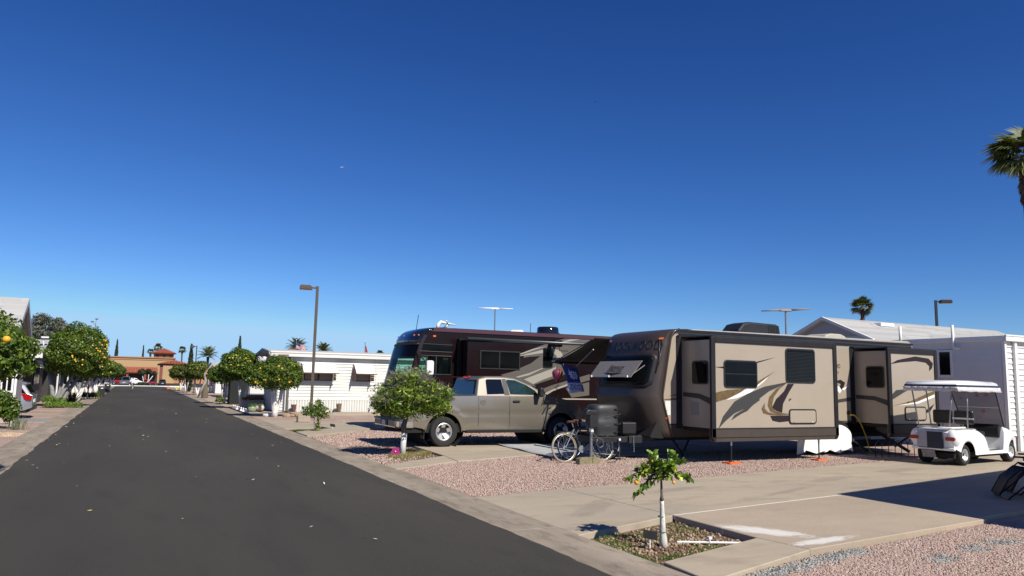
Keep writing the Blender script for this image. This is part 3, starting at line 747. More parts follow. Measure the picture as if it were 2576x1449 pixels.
# the same swoosh on the shaded end wall of each slide
for (xx, par_) in ((12.158, s1), (18.298, s2)):
    d = MB(T0); d.prism([(13.9, 1.35), (14.3, 1.48), (14.9, 1.52), (14.9, 1.62), (14.3, 1.60), (13.9, 1.50)], 'x', xx - .003, xx + .002); d.build('stripe', m_gry, par_)
m_paper = mat('paper_label', (.62, .62, .60), .7)
b = MB(T0); b.prism([(14.32, 1.08), (14.62, 1.08), (14.62, 1.40), (14.32, 1.40)], 'x', 12.155, 12.16); b.build('label_sheet', mat('faded_label', (.33, .31, .28), .8), s1)
b = MB(T0); b.box((11.63, YB - .004, 1.12), (11.79, YB, 1.40)); o = b.build('label_sheet', m_paper, tr)
b = MB(T0); b.box((11.68, YB - .006, 1.06), (11.79, YB - .001, 1.14)); b.build('label_sheet', m_paper, tr)
b = MB(T0); b.box((11.635, YB - .007, 1.15), (11.71, YB - .003, 1.19)); b.build('sticker', mat('lime_sticker', (.45, .62, .12), .6), tr)
b = MB(T0); b.ball((11.67, YB - .02, .985), (.055, .03, .035), 10, 6); b.build('marker_light', mat('orange_lens', (.62, .06, .01), .25, spec=.8), tr)
# name on the flank, mostly hidden behind the slide
lettering('ROCKWOOD', .17, m_blkm, tr, Vector((17.735, YB - .004, 2.40)) - T0, (PI / 2, 0, 0), 'RIGHT', .001, (.80, 1, 1))
lettering('ULTRA LITE', .10, m_blkm, tr, Vector((17.66, YB - .004, 2.22)) - T0, (PI / 2, 0, 0), 'RIGHT', .001, (.80, 1, 1))
# front cap fittings
def capx(z):
    for (z0, x0, b0), (z1, x1, b1) in zip(prof[:-1], prof[1:]):
        if z0 <= z <= z1:
            t = (z - z0) / (z1 - z0); return x0 + (x1 - x0) * t - (b0 + (b1 - b0) * t)
    return 11.3
def cap_quad(name, y0, z0, y1, z1, m, off=.02, th=.02, r=.1, parent=tr):
    d = MB(T0)
    def bx_(y, z):
        t = abs((y - 16.15) / 1.235); z_ = min(max(z, .54), 3.17)
        for (za, xa, ba), (zb, xb, bb) in zip(prof[:-1], prof[1:]):
            if za <= z_ <= zb:
                q = (z_ - za) / (zb - za); return xa + (xb - xa) * q - (ba + (bb - ba) * q) * (1 - t ** 4.5)
        return 11.4
    rows = []; nz_ = 9; ny = 21
    for j in range(nz_ + 1):
        z = z0 + (z1 - z0) * j / nz_; e = min(z - z0, z1 - z); ins = 0 if e >= r else r - math.sqrt(max(0, r * r - (r - e) ** 2))
        rows.append([(bx_(y, z) - off, y, z) for y in [y0 + ins + (y1 - y0 - 2 * ins) * k / ny for k in range(ny + 1)]])
    d.grid(rows)
    return d.build(name, m, parent, solid=th * .5, smooth=True)
cap_quad('window_recess', 14.98, 1.70, 17.02, 2.56, m_trim, .018, .02, .12)
fw = cap_quad('front_window', 15.05, 1.78, 16.95, 2.50, m_glass, .026, .012, .08)
# rock guard hinged open like an awning
rg = MB(T0); rg.add([(11.02, 15.02, 2.36), (11.02, 16.88, 2.36), (10.74, 16.98, 1.95), (10.74, 15.12, 1.95), (11.04, 15.02, 2.36), (11.04, 16.88, 2.36), (10.76, 16.98, 1.95), (10.76, 15.12, 1.95)],
                    [(0, 1, 2, 3), (7, 6, 5, 4), (0, 4, 5, 1), (1, 5, 6, 2), (2, 6, 7, 3), (3, 7, 4, 0)])
rg = rg.build('rock_guard', mat('guard_tan', (.34, .30, .25), .4, var=.05), tr, bevel=.01)
ax = (Vector((11.02, 15.02, 2.36)) - Vector((10.74, 15.12, 1.95))).normalized()
import mathutils
rotm = Matrix((Vector((0, -1, 0)), ax, Vector((0, -1, 0)).cross(ax))).transposed().to_euler()
nrm_ = Vector((0, -1, 0)).cross(ax)
for txt, sz, up_, shr in (('Signature', .17, .31, .3), ('ULTRA LITE', .12, .19, 0)):
    p = Vector((10.74, 16.0, 1.95)) + ax * up_ + nrm_ * .008
    lettering(txt, sz, m_blkm, rg, p - T0, rotm, 'CENTER', .001, (1, 1, 1), shear=shr)
d = MB(T0); base = Vector((10.74, 16.0, 1.95)) + ax * .09 + nrm_ * .007
d.add([tuple(base + Vector((0, -1, 0)) * u + ax * v) for u, v in ((-.42, .05), (0, .03), (.42, .05), (0, -.03))], [(0, 1, 2, 3)]); d.build('stripe', m_plum, rg, solid=.002)
for yy in (15.25, 16.05, 16.85):
    b = MB(T0); b.cbox((10.735, yy, 1.975), (.03, .035, .05)); b.build('guard_clip', m_white, rg)
b = MB(T0); b.tube([(10.80, 15.12, 2.03), (11.12, 15.06, 2.25)], .012, 6); b.build('guard_strut', m_steel, rg)
cap_quad('running_light', 14.93, 2.89, 15.03, 2.94, m_amber, .025, .02, .02); cap_quad('running_light', 16.95, 2.89, 17.06, 2.94, m_amber, .025, .02, .02)
# raised ribs running diagonally on the cap, right of the window
def cap_x(y, z):
    t = abs((y - 16.15) / 1.235)
    for (za, xa, ba), (zb, xb, bb) in zip(prof[:-1], prof[1:]):
        if za <= z <= zb:
            q = (z - za) / (zb - za); return xa + (xb - xa) * q - (ba + (bb - ba) * q) * (1 - t ** 4.5)
for (ya, za, yb_, zb_) in ((15.0, 2.85, 14.94, 2.28), (14.93, 2.70, 14.96, 2.08)):
    b = MB(T0); b.tube([(cap_x(ya, za) - .01, ya, za), (cap_x(yb_, zb_) - .01, yb_, zb_)], .014, 6); b.build('cap_rib', m_cap, tr, smooth=True)
# ROCKWOOD on the cap: serif letters, dark on brown
def serif_word(word, parent, x, yc, zc, h, wtot, m):
    me = text_mesh(word, h * 1.36, .004, 'CENTER', 1.12)
    bm = bmesh.new(); bm.from_mesh(me)
    xs = [v.co.x for v in bm.verts]; sx = wtot / (max(xs) - min(xs)); cx_ = (max(xs) + min(xs)) / 2
    for v in bm.verts:
        y = yc - (v.co.x - cx_) * sx; z = zc + v.co.y
        t = abs((y - 16.15) / 1.235)
        for (za, xa, ba), (zb, xb, bb) in zip(prof[:-1], prof[1:]):
            if za <= z <= zb:
                q = (z - za) / (zb - za); xx = xa + (xb - xa) * q - (ba + (bb - ba) * q) * (1 - t ** 4.5)
        v.co = Vector((xx - .012 - v.co.z, y, z)) - T0
    bm.to_mesh(me); bm.free(); me.materials.clear(); me.materials.append(m)
    o = bpy.data.objects.new('lettering', me); COL.objects.link(o); o.parent = parent; return o
serif_word('ROCKWOOD', tr, 11.3, 15.78, 2.745, .25, 1.72, mat('decal_near_black', (.016, .015, .017), .5))
pass
# rooftop air conditioner
ac = MB(T0); ac.prism([(14.85, 3.24), (14.88, 3.34), (15.05, 3.52), (15.3, 3.58), (16.3, 3.56), (16.42, 3.50), (16.46, 3.24)], 'y', 15.85, 16.55)
aco = ac.build('air_conditioner', m_blk, tr, bevel=.05, seg=3)
for i in range(7):
    b = MB(T0); b.box((15.98 + i * .06, 15.84, 3.30), (16.01 + i * .06, 15.85, 3.52)); b.build('vent_slat', m_blkm, aco)
b = MB(T0); b.prism([(17.9, 3.22), (17.98, 3.33), (18.2, 3.38), (18.6, 3.38), (18.8, 3.32), (18.85, 3.22)], 'y', 15.6, 16.4); b.build('roof_vent', mat('cream_vent', (.52, .48, .38), .6), tr, bevel=.04, seg=3)
# wheels with white covers, frame, steps, hangers
for wx in (16.75, 17.62):
    wheel(tr, Vector((wx, 15.12, .36)) - T0, .36, .22, .2, -1, 0)
def cover(cx, w):
    d = MB(T0); rows = []
    g = random.Random(int(cx * 10))
    for j in range(9):
        z = .80 - j * .78 / 8
        hw = w * (math.sqrt(max(0.02, 1 - ((z - .36) / .46) ** 2)) if z > .36 else 1.0 + (.36 - z) * .22)
        row = []
        for k in range(17):
            t = -1 + 2 * k / 16
            fold = .045 * math.sin(t * 9 + j * .5 + cx) * (j / 8) + .03 * math.sin(t * 17 + cx * 3 + j) * (j / 8) + g.uniform(-.01, .01)
            sag = (.04 * (1 - abs(t)) if j == 8 else 0) + (.05 * math.sin(t * 5 + cx) if j == 8 else 0)
            row.append((cx + t * hw, YB - .12 - fold - .06 * (1 - t * t), z + (.04 if j == 8 else 0) + sag))
        rows.append(row)
    rows.insert(0, [(p[0] * .98 + cx * .02, YB + .1, p[2] - .01) for p in rows[0]])
    d.grid(rows); o = d.build('wheel_cover', mat('white_vinyl', (.80, .79, .77), .5, var=.04, vs=6), tr, smooth=60); 
    s_ = o.modifiers.new('sub', 'SUBSURF'); s_.levels = 1; s_.render_levels = 1
cover(16.42, .52); cover(17.42, .56)
b = MB(T0); b.prism([(16.9 + .95 * math.cos(a) + .25, .50 + .47 * math.sin(a)) for a in [PI * (1 - k / 16) for k in range(17)]], 'y', YB - .015, YB + .1); b.build('wheel_arch', m_dk, tr)
b = MB(T0); b.box((10.8, 15.35, .42), (20.8, 15.45, .56)); b.box((10.8, 16.85, .42), (20.8, 16.95, .56))
for xx in (11.8, 13.4, 15, 16.6, 18.2, 19.8): b.box((xx, 15.45, .46), (xx + .06, 16.85, .54))
b.box((17.0, 15.1, .15), (20.2, 15.2, .35)); b.build('chassis', m_dk, tr)
# A-frame tongue
b = MB(T0)
b.prism([(9.55, 15.98), (9.55, 16.10), (11.5, 17.0), (11.5, 16.86)], 'z', .42, .56); b.prism([(9.55, 16.10), (9.55, 15.98), (11.5, 15.2), (11.5, 15.34)], 'z', .42, .56)
b.box((9.5, 15.93, .42), (9.95, 16.17, .60)); b.box((10.1, 15.6, .55), (10.8, 16.5, .59))
b.build('tongue', m_blkm, tr, bevel=.006)
# tongue parts stay near the camera-side beam
jx, jy = 9.55, 15.6
b = MB(T0); b.box((9.5, 14.95, .43), (10.9, 15.03, .56)); b.box((9.5, 15.0, .43), (9.62, 16.0, .56)); b.box((10.55, 14.9, .41), (10.93, 15.1, .57)); b.build('hitch_bar', m_blkm, tr, bevel=.008)
b = MB(T0); b.tube([(9.50, 14.9, .12), (9.50, 14.9, .80)], .033, 12); jk = b.build('tongue_jack', m_steel, tr, smooth=40)
b = MB(T0); b.box((9.40, 14.80, .78), (9.62, 15.02, 1.13)); b.prism([(9.30, 1.06), (9.30, 1.14), (9.36, 1.2), (9.62, 1.18), (9.64, 1.06)], 'y', 14.8, 15.02); b.build('jack_motor', m_blk, jk, bevel=.03, seg=3)
b = MB(T0); b.cbox((9.50, 14.9, .73), (.075, .075, .09)); b.build('jack_collar', m_white, jk)
# propane cover
d = MB(T0); rows = []
for (z, s_) in ((.58, .97), (.72, .97), (.735, 1.0), (.92, 1.0), (.93, .985), (1.10, .985), (1.115, 1.0), (1.20, 1.0), (1.25, .96), (1.285, .86), (1.30, .6), (1.30, .05)):
    row = []
    for k in range(33):
        a = 2 * PI * k / 32; c, s2_ = math.cos(a), math.sin(a)
        ex = abs(c) ** .55 * (1 if c > 0 else -1); ey = abs(s2_) ** .7 * (1 if s2_ > 0 else -1)
        row.append((10.07 + .36 * ex * s_, 15.32 + .27 * ey * s_, z))
    rows.append(row)
d.grid(rows); pc = d.build('propane_cover', mat('charcoal_plastic', (.045, .046, .048), .5, var=.15, vs=9, bump=.1), tr, smooth=35)
for zz in (.66, .86, 1.02, 1.2):
    b = MB(T0); b.prism([(10.22, zz), (10.36, zz + .015), (10.30, zz - .02)], 'y', 15.03, 15.06); b.build('strap_slot', m_blk, pc)
b = MB(T0); b.tube([(9.78, 15.14, .9), (10.0, 15.055, 1.0), (10.42, 15.06, 1.08)], .012, 6); b.tube([(9.80, 15.13, .72), (10.0, 15.055, .80), (10.42, 15.06, .85)], .012, 6); b.build('moulded_rib', MATS['charcoal_plastic'], pc, smooth=True)
b = MB(T0); b.box((10.55, 15.15, .6), (10.95, 15.5, .88)); b.build('battery_box', m_blk, tr, bevel=.03)
# chains and breakaway cables
def chain(pts, name, par_, org, m=None, n=14, s=.018):
    P = [Vector(p) for p in pts]; seg = []
    for i in range(n):
        t = i / (n - 1) * (len(P) - 1); k = min(int(t), len(P) - 2); seg.append(P[k].lerp(P[k + 1], t - k))
    d = MB(org)
    for i, p in enumerate(seg):
        a = i % 2 * PI / 2; ux = Vector((math.cos(a), math.sin(a), 0))
        ring = [p + ux * (s * .55 * math.cos(q)) + Vector((0, 0, 1)) * (s * 1.15 * math.sin(q)) for q in [2 * PI * j / 8 for j in range(9)]]
        d.tube(ring, s * .22, 5, False)
    return d.build(name, m or m_steel, par_, smooth=True)
chain([(9.42, 14.75, .40), (9.44, 14.66, .25), (9.47, 14.55, .16)], 'chain', tr, T0); chain([(10.66, 14.88, .55), (10.67, 14.87, .22)], 'chain', tr, T0)
b = MB(T0); b.tube([(9.44, 14.86, .80), (9.52, 14.8, .62), (9.64, 14.84, .56), (9.78, 14.84, .50), (9.80, 14.84, .38), (9.70, 14.84, .33), (9.60, 14.84, .40), (9.62, 14.84, .50), (9.66, 14.86, .54)], .007, 6); b.build('breakaway_cable', m_steel, tr, smooth=True)
b = MB(T0); b.tube([(10.22, 14.86, .50), (10.22, 14.8, .30), (10.15, 14.72, .10), (10.0, 14.66, .03), (9.75, 14.6, .02)], .009, 6); b.build('power_lead', m_blk, tr, smooth=True)
b = MB(T0); b.cbox((10.28, 14.90, .50), (.05, .03, .05)); b.build('reflector', m_white, tr)
# shore power plug
b = MB(T0); b.lathe([(.001, -.03), (.05, -.03), (.055, 0)], (17.98, YB, 1.13), 'y', 14); o = b.build('power_inlet', m_blk, tr)
b = MB(T0); b.tube([(18.0, YB - .04, 1.06), (18.08, YB - .12, 1.06), (18.18, YB - .18, .95), (18.30, YB - .2, .72), (18.42, YB - .2, .5), (18.5, YB - .25, .1), (18.6, YB - .3, -.01)], [.028, .022, .016, .014, .014, .014, .014], 8); b.build('yellow_cord', mat('yellow_cord', (.68, .46, .03), .5), tr, smooth=True)
# entry steps and slide supports under the body
b = MB(T0); b.tube([(18.7, 14.6, .62), (19.5, 14.2, .08)], .05, 4); b.tube([(18.2, 15.0, .6), (17.9, 14.7, .35), (18.3, 14.6, .1)], .03, 5); b.tube([(19.9, 14.3, .6), (19.3, 14.5, .2)], .03, 5); b.build('stabiliser', m_blkm, tr)
b = MB(T0); b.tube([(12.6, 16, .5), (12.9, 15.8, .0)], .025, 5); b.tube([(13.3, 16, .5), (12.9, 15.8, .1)], .025, 5); b.build('stabiliser', m_blkm, tr)
# patio awning let out on the far side, seen past the nose
b = MB(T0); rows = []
for j in range(9):
    t = j / 8; rows.append([(11.2 + 6.3 * k / 10, 17.42 + 2.2 * t, 3.02 - .62 * t - .05 * math.sin(PI * t)) for k in range(11)])
b.grid(rows); aw = b.build('awning_fabric', mat('awning_brown', (.050, .042, .036), .8, var=.15), tr, smooth=True, solid=.004)
b = MB(T0); b.tube([(11.1, 19.64, 2.40), (17.6, 19.64, 2.40)], .045, 10); b.build('awning_roller', m_blkm, aw)
for xx in (11.16, 17.5):
    b = MB(T0); b.tube([(xx, 19.64, 2.39), (xx, 17.44, 2.09)], .022, 6); b.tube([(xx, 19.5, 2.42), (xx, 17.44, 2.98)], .014, 6); b.build('awning_arm', m_blkm, aw); b = MB(T0); b.tube([(xx + .02, 18.4, 2.22), (xx + .02, 17.46, 2.70)], .016, 6); b.build('awning_strut', m_steel, aw)
# slide jacks on orange pads: stand-alone props
for i, (xx, lab) in enumerate(((12.72, 'black support jack under the near end of the big slide-out'), (15.60, 'black support jack near the white wheel covers'))):
    jo = thing('slide_jack', lab, 'support jack', (xx, 13.86, 0), group='jacks propping the slide-out')
    b = MB(); b.tube([(0, 0, .03), (0, 0, .50)], .018, 10); b.build('post', m_blk, jo, smooth=40)
    b = MB(); b.tube([(0, 0, .40), (0, 0, .51)], .026, 10); b.build('collar', m_steel, jo, smooth=40)
    b = MB(); b.lathe([(.001, .045), (.06, .045), (.07, .03), (.07, .02)], (0, 0, 0), 'z', 14); b.build('foot', m_blk, jo)
    pd = MB(); pd.prism(rrect(-.17, -.15, .17, .15, .05), 'z', -.03, .022); pd.prism(rrect(-.12, -.10, .12, .10, .03), 'z', .022, .03)
    o = pd.build('jack_pad', mat('orange_plastic', (.80, .13, .02), .45, var=.05), bevel=.006); o.location = (xx, 13.86, 0)
    tag(o, ('orange plastic pad under the jack near the front of the slide-out', 'orange plastic pad under the jack beside the white wheel covers')[i], 'jack pad', 'orange jack pads')
# block under the tongue jack
b = MB(); b.box((-.25, -.07, -.03), (.25, .09, .13)); b.box((-.31, -.09, -.03), (-.08, .07, .115)); o = b.build('wood_block', mat('weathered_wood', (.27, .23, .13), .85, var=.3, vs=9, bump=.4), bevel=.006)
o.location = (9.36, 14.78, 0); o.rotation_euler = (0, 0, .06); tag(o, 'weathered wooden block under the tongue jack', 'wood block')
# wire hoop edging below the rear slide
b = MB()
for k in range(9):
    x0 = k * .26
    b.tube([(x0, 0, 0), (x0, 0, .30), (x0 + .04, 0, .40), (x0 + .13, 0, .45), (x0 + .22, 0, .40), (x0 + .26, 0, .30), (x0 + .26, 0, 0)], .010, 5)
o = b.build('hoop_fence', mat('blue_coated_wire', (.02, .05, .14), .4), smooth=True); o.location = (17.8, 13.95, -.02); tag(o, 'low wire hoop edging in the shade below the rear slide-out', 'garden edging')
# ---------------------------------------------------------------- body shells for cars
def shell(xs, zb, zt, hw, rows=8, top_in=.10, tumble=None, crown=.02):
    """lateral surface of a car body in its own frame (x forward, y sideways): returns MB. hw(x, u, z) half width for u in 0..1 from bottom to top"""
    b = MB()
    for s in (-1, 1):
        R_ = []
        for x in xs:
            lo, hi = zb(x), zt(x); col = []
            for j in range(rows + 1):
                u = j / rows; z = lo + (hi - lo) * u
                col.append((x, s * hw(x, z), z))
            R_.append(col)
        b.grid(R_)
    # top
    R_ = []
    for x in xs:
        hi = zt(x); w = hw(x, hi)
        R_.append([(x, w * t, hi + crown * (1 - t * t)) for t in (-1, -.85, -.5, 0, .5, .85, 1)])
    b.grid(R_)
    # ends
    for x in (xs[0], xs[-1]):
        lo, hi = zb(x), zt(x); R_ = []
        for j in range(rows + 1):
            z = lo + (hi - lo) * j / rows; w = hw(x, z)
            R_.append([(x, w * t, z + (crown * (1 - t * t) if j == rows else 0)) for t in (-1, -.85, -.5, 0, .5, .85, 1)])
        b.grid(R_)
    return b
def arch_bottom(base, arches):
    def f(x):
        z = base(x) if callable(base) else base
        for (cx, cz, r) in arches:
            if abs(x - cx) < r: z = max(z, cz + math.sqrt(r * r - (x - cx) ** 2))
        return z
    return f
def lerp_tab(tab):
    def f(x):
        if x <= tab[0][0]: return tab[0][1]
        for (a, va), (b_, vb) in zip(tab[:-1], tab[1:]):
            if x <= b_:
                t = (x - a) / (b_ - a); return va + (vb - va) * t
        return tab[-1][1]
    return f
def xlist(a, b_, step, arches):
    s = set(np.round(np.arange(a, b_ + 1e-6, step), 4)); s.add(b_)
    for (cx, cz, r) in arches:
        for k in range(25): s.add(round(cx + r * math.cos(PI * k / 24), 4))
        s.add(cx - r - .001); s.add(cx + r + .001)
    return sorted(x for x in s if a <= x <= b_)

# ---------------------------------------------------------------- pickup truck (x forward = world +x)
K0 = Vector((9.25, 20.36, 0))
pk = thing('pickup_truck', 'champagne gold extended-cab pickup parked behind the whitewashed tree', 'pickup truck', K0)
m_champ = mat('champagne_paint', (.39, .345, .28), .27, metal=.6, coat=.5)
def kx(x): return x - K0.x
AR = [(kx(7.65), .40, .52), (kx(11.3), .40, .51)]
zb = arch_bottom(lerp_tab([(kx(6.5), .58), (kx(7.0), .50), (kx(7.15), .44), (kx(8.2), .43), (kx(8.6), .40), (kx(10.7), .42), (kx(11.9), .45), (kx(12.1), .5)]), AR)
zt = lerp_tab([(kx(6.52), 1.33), (kx(8.62), 1.375), (kx(8.64), 1.385), (kx(10.0), 1.375), (kx(10.7), 1.39), (kx(10.95), 1.36), (kx(11.4), 1.31), (kx(11.85), 1.20), (kx(12.03), 1.06), (kx(12.12), .9)])
def hwt(x, z):
    w = 1.0
    w -= .035 * max(0, (z - 1.02) / .36) ** 2 * 1.0
    w -= .05 * max(0, (.75 - z) / .35) ** 2
    w -= .012 * (1 if .88 < z < .93 else 0)
    if x > kx(11.5): w -= .18 * ((x - kx(11.5)) / .62) ** 2.2
    if x < kx(6.62): w -= .05 * (kx(6.62) - x) / .1
    for cx in (kx(7.65), kx(11.3)):
        d_ = math.hypot(x - cx, z - .40)
        if .50 < d_ < .74: w += .022 * math.sin(PI * (d_ - .50) / .24)
    return w
xs = xlist(kx(6.52), kx(12.12), .12, AR)
b = shell(xs, zb, zt, hwt, rows=14)
body_ = b.build('body', m_champ, pk, smooth=32)
# cab (greenhouse)
cabp = [(kx(8.58), 1.36), (kx(8.70), 1.86), (kx(8.95), 1.925), (kx(9.5), 1.935), (kx(9.85), 1.90), (kx(10.35), 1.71), (kx(10.98), 1.365)]
def gy(z): return .955 - (z - 1.37) * .34
b = MB(); n = len(cabp)
L_ = [(x, -gy(z), z) for x, z in cabp]; Rr = [(x, gy(z), z) for x, z in cabp]
b.add(L_ + Rr, [tuple(range(n)), tuple(range(2 * n - 1, n - 1, -1))] + [(i, n + i, n + i + 1, i + 1) for i in range(n - 1)])
b.build('cab', m_champ, pk, bevel=.05, seg=3, smooth=40)
m_truckglass = glass_mat('green_tinted_glass', (.10, .17, .15), .55)
m_darkgl = mat('privacy_glass', (.006, .008, .010), .06, spec=.7)
def cabwin(pts, m, name='window', s=-1, off=.008):
    b = MB(); P = [(kx(x), s * (gy(z) + off), z) for x, z in pts]; Q = [(x, y - s * .02, z) for x, y, z in P]; n = len(P)
    b.add(P + Q, [tuple(range(n)), tuple(range(2 * n - 1, n - 1, -1))] + [(i, (i + 1) % n, n + (i + 1) % n, n + i) for i in range(n)])
    return b.build(name, m, pk)
for s in (-1, 1):
    cabwin([(8.93, 1.42), (8.93, 1.80), (8.97, 1.84), (9.42, 1.845), (9.47, 1.44)], m_darkgl, s=s)
    cabwin([(9.66, 1.43), (9.58, 1.80), (9.61, 1.84), (9.85, 1.83), (10.2, 1.70), (10.47, 1.54), (10.56, 1.42)], mat('green_window', (.018, .042, .040), .05, spec=.8, var=.5, vs=2.5), s=s)
    cabwin([(9.47, 1.40), (9.44, 1.86), (9.57, 1.855), (9.64, 1.40)], m_blkm, 'door_pillar', s=s, off=.005)
    # door seams
    for xx, z0, z1 in ((8.66, .55, 1.36), (9.62, .46, 1.36), (10.72, .5, 1.33)):
        b = MB(); R_ = [[(kx(xx) - .006, s * (hwt(kx(xx), z) + .002), z), (kx(xx) + .006, s * (hwt(kx(xx), z) + .002), z)] for z in np.linspace(z0, z1, 14)]
        b.grid(R_); b.build('door_seam', m_blkm, pk)
    b = MB(); b.cbox((kx(9.83), s * 1.015, 1.235), (.22, .03, .05)); b.cbox((kx(9.83), s * .998, 1.235), (.14, .02, .08)); b.build('door_handle', m_blkm, pk, bevel=.012)
    mp = MB(); mp.cbox((kx(10.52), s * 1.16, 1.50), (.13, .20, .27)); q = mp.build('mirror', m_blk, pk, bevel=.04, seg=3)
    mp = MB(); mp.cbox((kx(10.56), s * 1.0, 1.42), (.07, .14, .06)); mp.build('mirror_arm', m_blk, q)
    # arch lips
    for cx in (7.65, 11.3):
        b = MB(); b.tube([(kx(cx) + .525 * math.cos(a), s * .985, .40 + .525 * math.sin(a)) for a in [PI * k / 20 for k in range(21)]], .018, 6); b.build('arch_lip', m_champ, pk, smooth=True)
b = MB(); b.lathe([(.001, -.0), (.085, -.0), (.09, .01)], (kx(8.80), -1.004, 1.20), 'y', 20); b.build('fuel_flap', m_champ, pk, bevel=.003)
# rear window, tailgate, bumper
b = MB(); b.add([(kx(8.605), -.78, 1.42), (kx(8.605), .78, 1.42), (kx(8.69), .68, 1.82), (kx(8.69), -.68, 1.82), (kx(8.63), -.78, 1.42), (kx(8.63), .78, 1.42), (kx(8.71), .68, 1.82), (kx(8.71), -.68, 1.82)], [(0, 1, 2, 3), (4, 7, 6, 5), (0, 4, 5, 1), (1, 5, 6, 2), (2, 6, 7, 3), (3, 7, 4, 0)])
for v in range(len(b.v)): b.v[v] = (b.v[v][0] - .035, b.v[v][1], b.v[v][2])
b.build('rear_window', m_darkgl, pk)
b = MB(); b.box((kx(8.42), -.42, 1.87), (kx(8.56), .42, 1.90)); b.cbox((kx(8.72), 0, 1.915), (.06, .3, .03)); b.build('brake_light', m_red, pk)
b = MB(); b.box((kx(6.45), -.80, .72), (kx(6.53), .80, 1.30)); b.build('tailgate', m_champ, pk, bevel=.02)
for s in (-1, 1):
    b = MB(); b.box((kx(6.46), s * .82, .80), (kx(6.60), s * .985, 1.28)); b.build('tail_light', m_red, pk, bevel=.02)
b = MB(); b.box((kx(6.28), -.95, .50), (kx(6.52), .95, .72)); b.box((kx(6.40), .80, .50), (kx(6.80), 1.0, .72)); b.box((kx(6.40), -1.0, .50), (kx(6.80), -.80, .72)); o = b.build('bumper', m_chrome, pk, bevel=.04, seg=3)
b = MB(); b.box((kx(6.27), -.95, .69), (kx(6.55), .95, .735)); b.box((kx(6.265), -.3, .55), (kx(6.29), .3, .70)); b.build('step_pad', m_blk, o)
b = MB(); b.box((kx(6.255), -.16, .56), (kx(6.262), .16, .68)); b.build('licence_plate', m_paper, o)
b = MB(); b.box((kx(6.6), -.93, .38), (kx(12.0), .93, .62)); b.box((kx(8.3), -1.0, .36), (kx(10.8), -.9, .44)); b.build('underbody', m_dk, pk)
for cx in (7.65, 11.3):
    b = MB(); b.lathe([(.60, -.96), (.60, .96)], (kx(cx), 0, .48), 'y', 24); b.build('wheel_well', m_dk, pk)
b = MB(); b.box((kx(7.08), -.97, .22), (kx(7.10), -.72, .55)); b.build('mud_flap', m_blk, pk)
b = MB(); b.box((kx(12.02), -.7, .75), (kx(12.14), .7, 1.0)); b.build('grille', m_chrome, pk, bevel=.02)
for s in (-1, 1):
    b = MB(); b.box((kx(11.92), s * .60, .84), (kx(12.10), s * .83, 1.05)); b.build('headlight', m_white, pk, bevel=.03)
    b = MB(); b.box((kx(11.80), s * .80, .93), (kx(11.93), s * .93, 1.0)); b.build('side_marker', m_amber, pk)
for cx in (7.65, 11.3):
    for s in (-1, 1):
        wheel(pk, (kx(cx), s * .88, .40), .405, .27, .235, s, 5, dish=.06)

# ---------------------------------------------------------------- motorhome
H0 = Vector((13.5, 26.1, 0))
mh = thing('motorhome', 'dark maroon motorhome with grey and cream swooshes parked behind the pickup', 'motorhome', H0)
m_maroon = mat('maroon_gelcoat', (.014, .006, .006), .25, var=.15, vs=1.2, coat=.08, spec=.22)
m_mhg = mat('gelcoat_grey_tan', (.14, .125, .105), .35, coat=.1); m_cream = mat('gelcoat_cream', (.42, .395, .33), .35, coat=.1); m_mhd = mat('gelcoat_dark', (.018, .010, .010), .3, spec=.3)
MHT = {'mhgrey': m_mhg, 'cream': m_cream, 'mhdark': m_mhd}
HY0, HY1 = 24.8, 27.35
front = [(8.30, .42), (8.25, .9), (8.30, 1.3), (8.40, 1.60)]
def wall_mh(y, th, name):
    b = MB(H0)
    P = [front + [(8.50, 1.96), (10.05, 1.96), (10.05, .42)], [(8.50, 1.96), (8.66, 2.64), (8.86, 2.64), (8.74, 1.96)], [(9.99, 1.96), (9.99, 2.64), (10.05, 2.64), (10.05, 1.96)],
         [(8.66, 2.64), (8.80, 3.06), (8.95, 3.33), (9.12, 3.48), (9.4, 3.58), (10.05, 3.60), (10.05, 2.64)], [(10.05, .42), (10.05, 3.60), (20.0, 3.60), (20.0, .42)]]
    for q in P: b.prism(q, 'y', y, y + th)
    return b.build(name, m_maroon, mh)
near = wall_mh(HY0, .06, 'side_wall'); far = wall_mh(HY1, -.06, 'side_wall')
b = MB(H0); rp = [(9.12, 3.48), (9.4, 3.58), (10.05, 3.60), (20.0, 3.60)]
b.grid([[(x, HY0 + .0, z), (x, (HY0 + HY1) / 2, z + .06), (x, HY1, z)] for x, z in rp]); b.build('roof', m_maroon, mh, solid=.03)
b = MB(H0); b.box((8.45, HY0 + .06, .42), (20.0, HY1 - .06, .60)); b.box((9.0, HY0 + .06, .6), (9.02, HY1 - .06, 1.4)); b.build('floor', m_dk, mh)
b = MB(H0); b.box((10.3, HY0 + .06, .6), (10.35, HY1 - .06, 3.55)); b.box((19.9, HY0 + .06, .6), (20.0, HY1 - .06, 3.58)); b.build('bulkhead', m_dk, mh)
b = MB(H0); b.prism([(8.42, .9), (8.46, 1.68), (9.0, 1.60), (9.05, .9)], 'y', HY0 + .07, HY1 - .07); b.build('dashboard', m_blk, mh)
for yy in (25.4, 26.7):
    b = MB(H0); b.cbox((9.55, yy, 1.5), (.5, .5, .2)); b.prism([(9.72, 1.5), (9.86, 2.35), (9.98, 2.35), (9.86, 1.5)], 'y', yy - .25, yy + .25); b.build('seat', mat('brown_leather', (.05, .032, .025), .5), mh, bevel=.04)
b = MB(H0); b.lathe([(.17, 0), (.19, .015), (.17, .03)], (9.2, 26.6, 1.75), 'x', 16); b.build('steering_wheel', m_blk, mh)
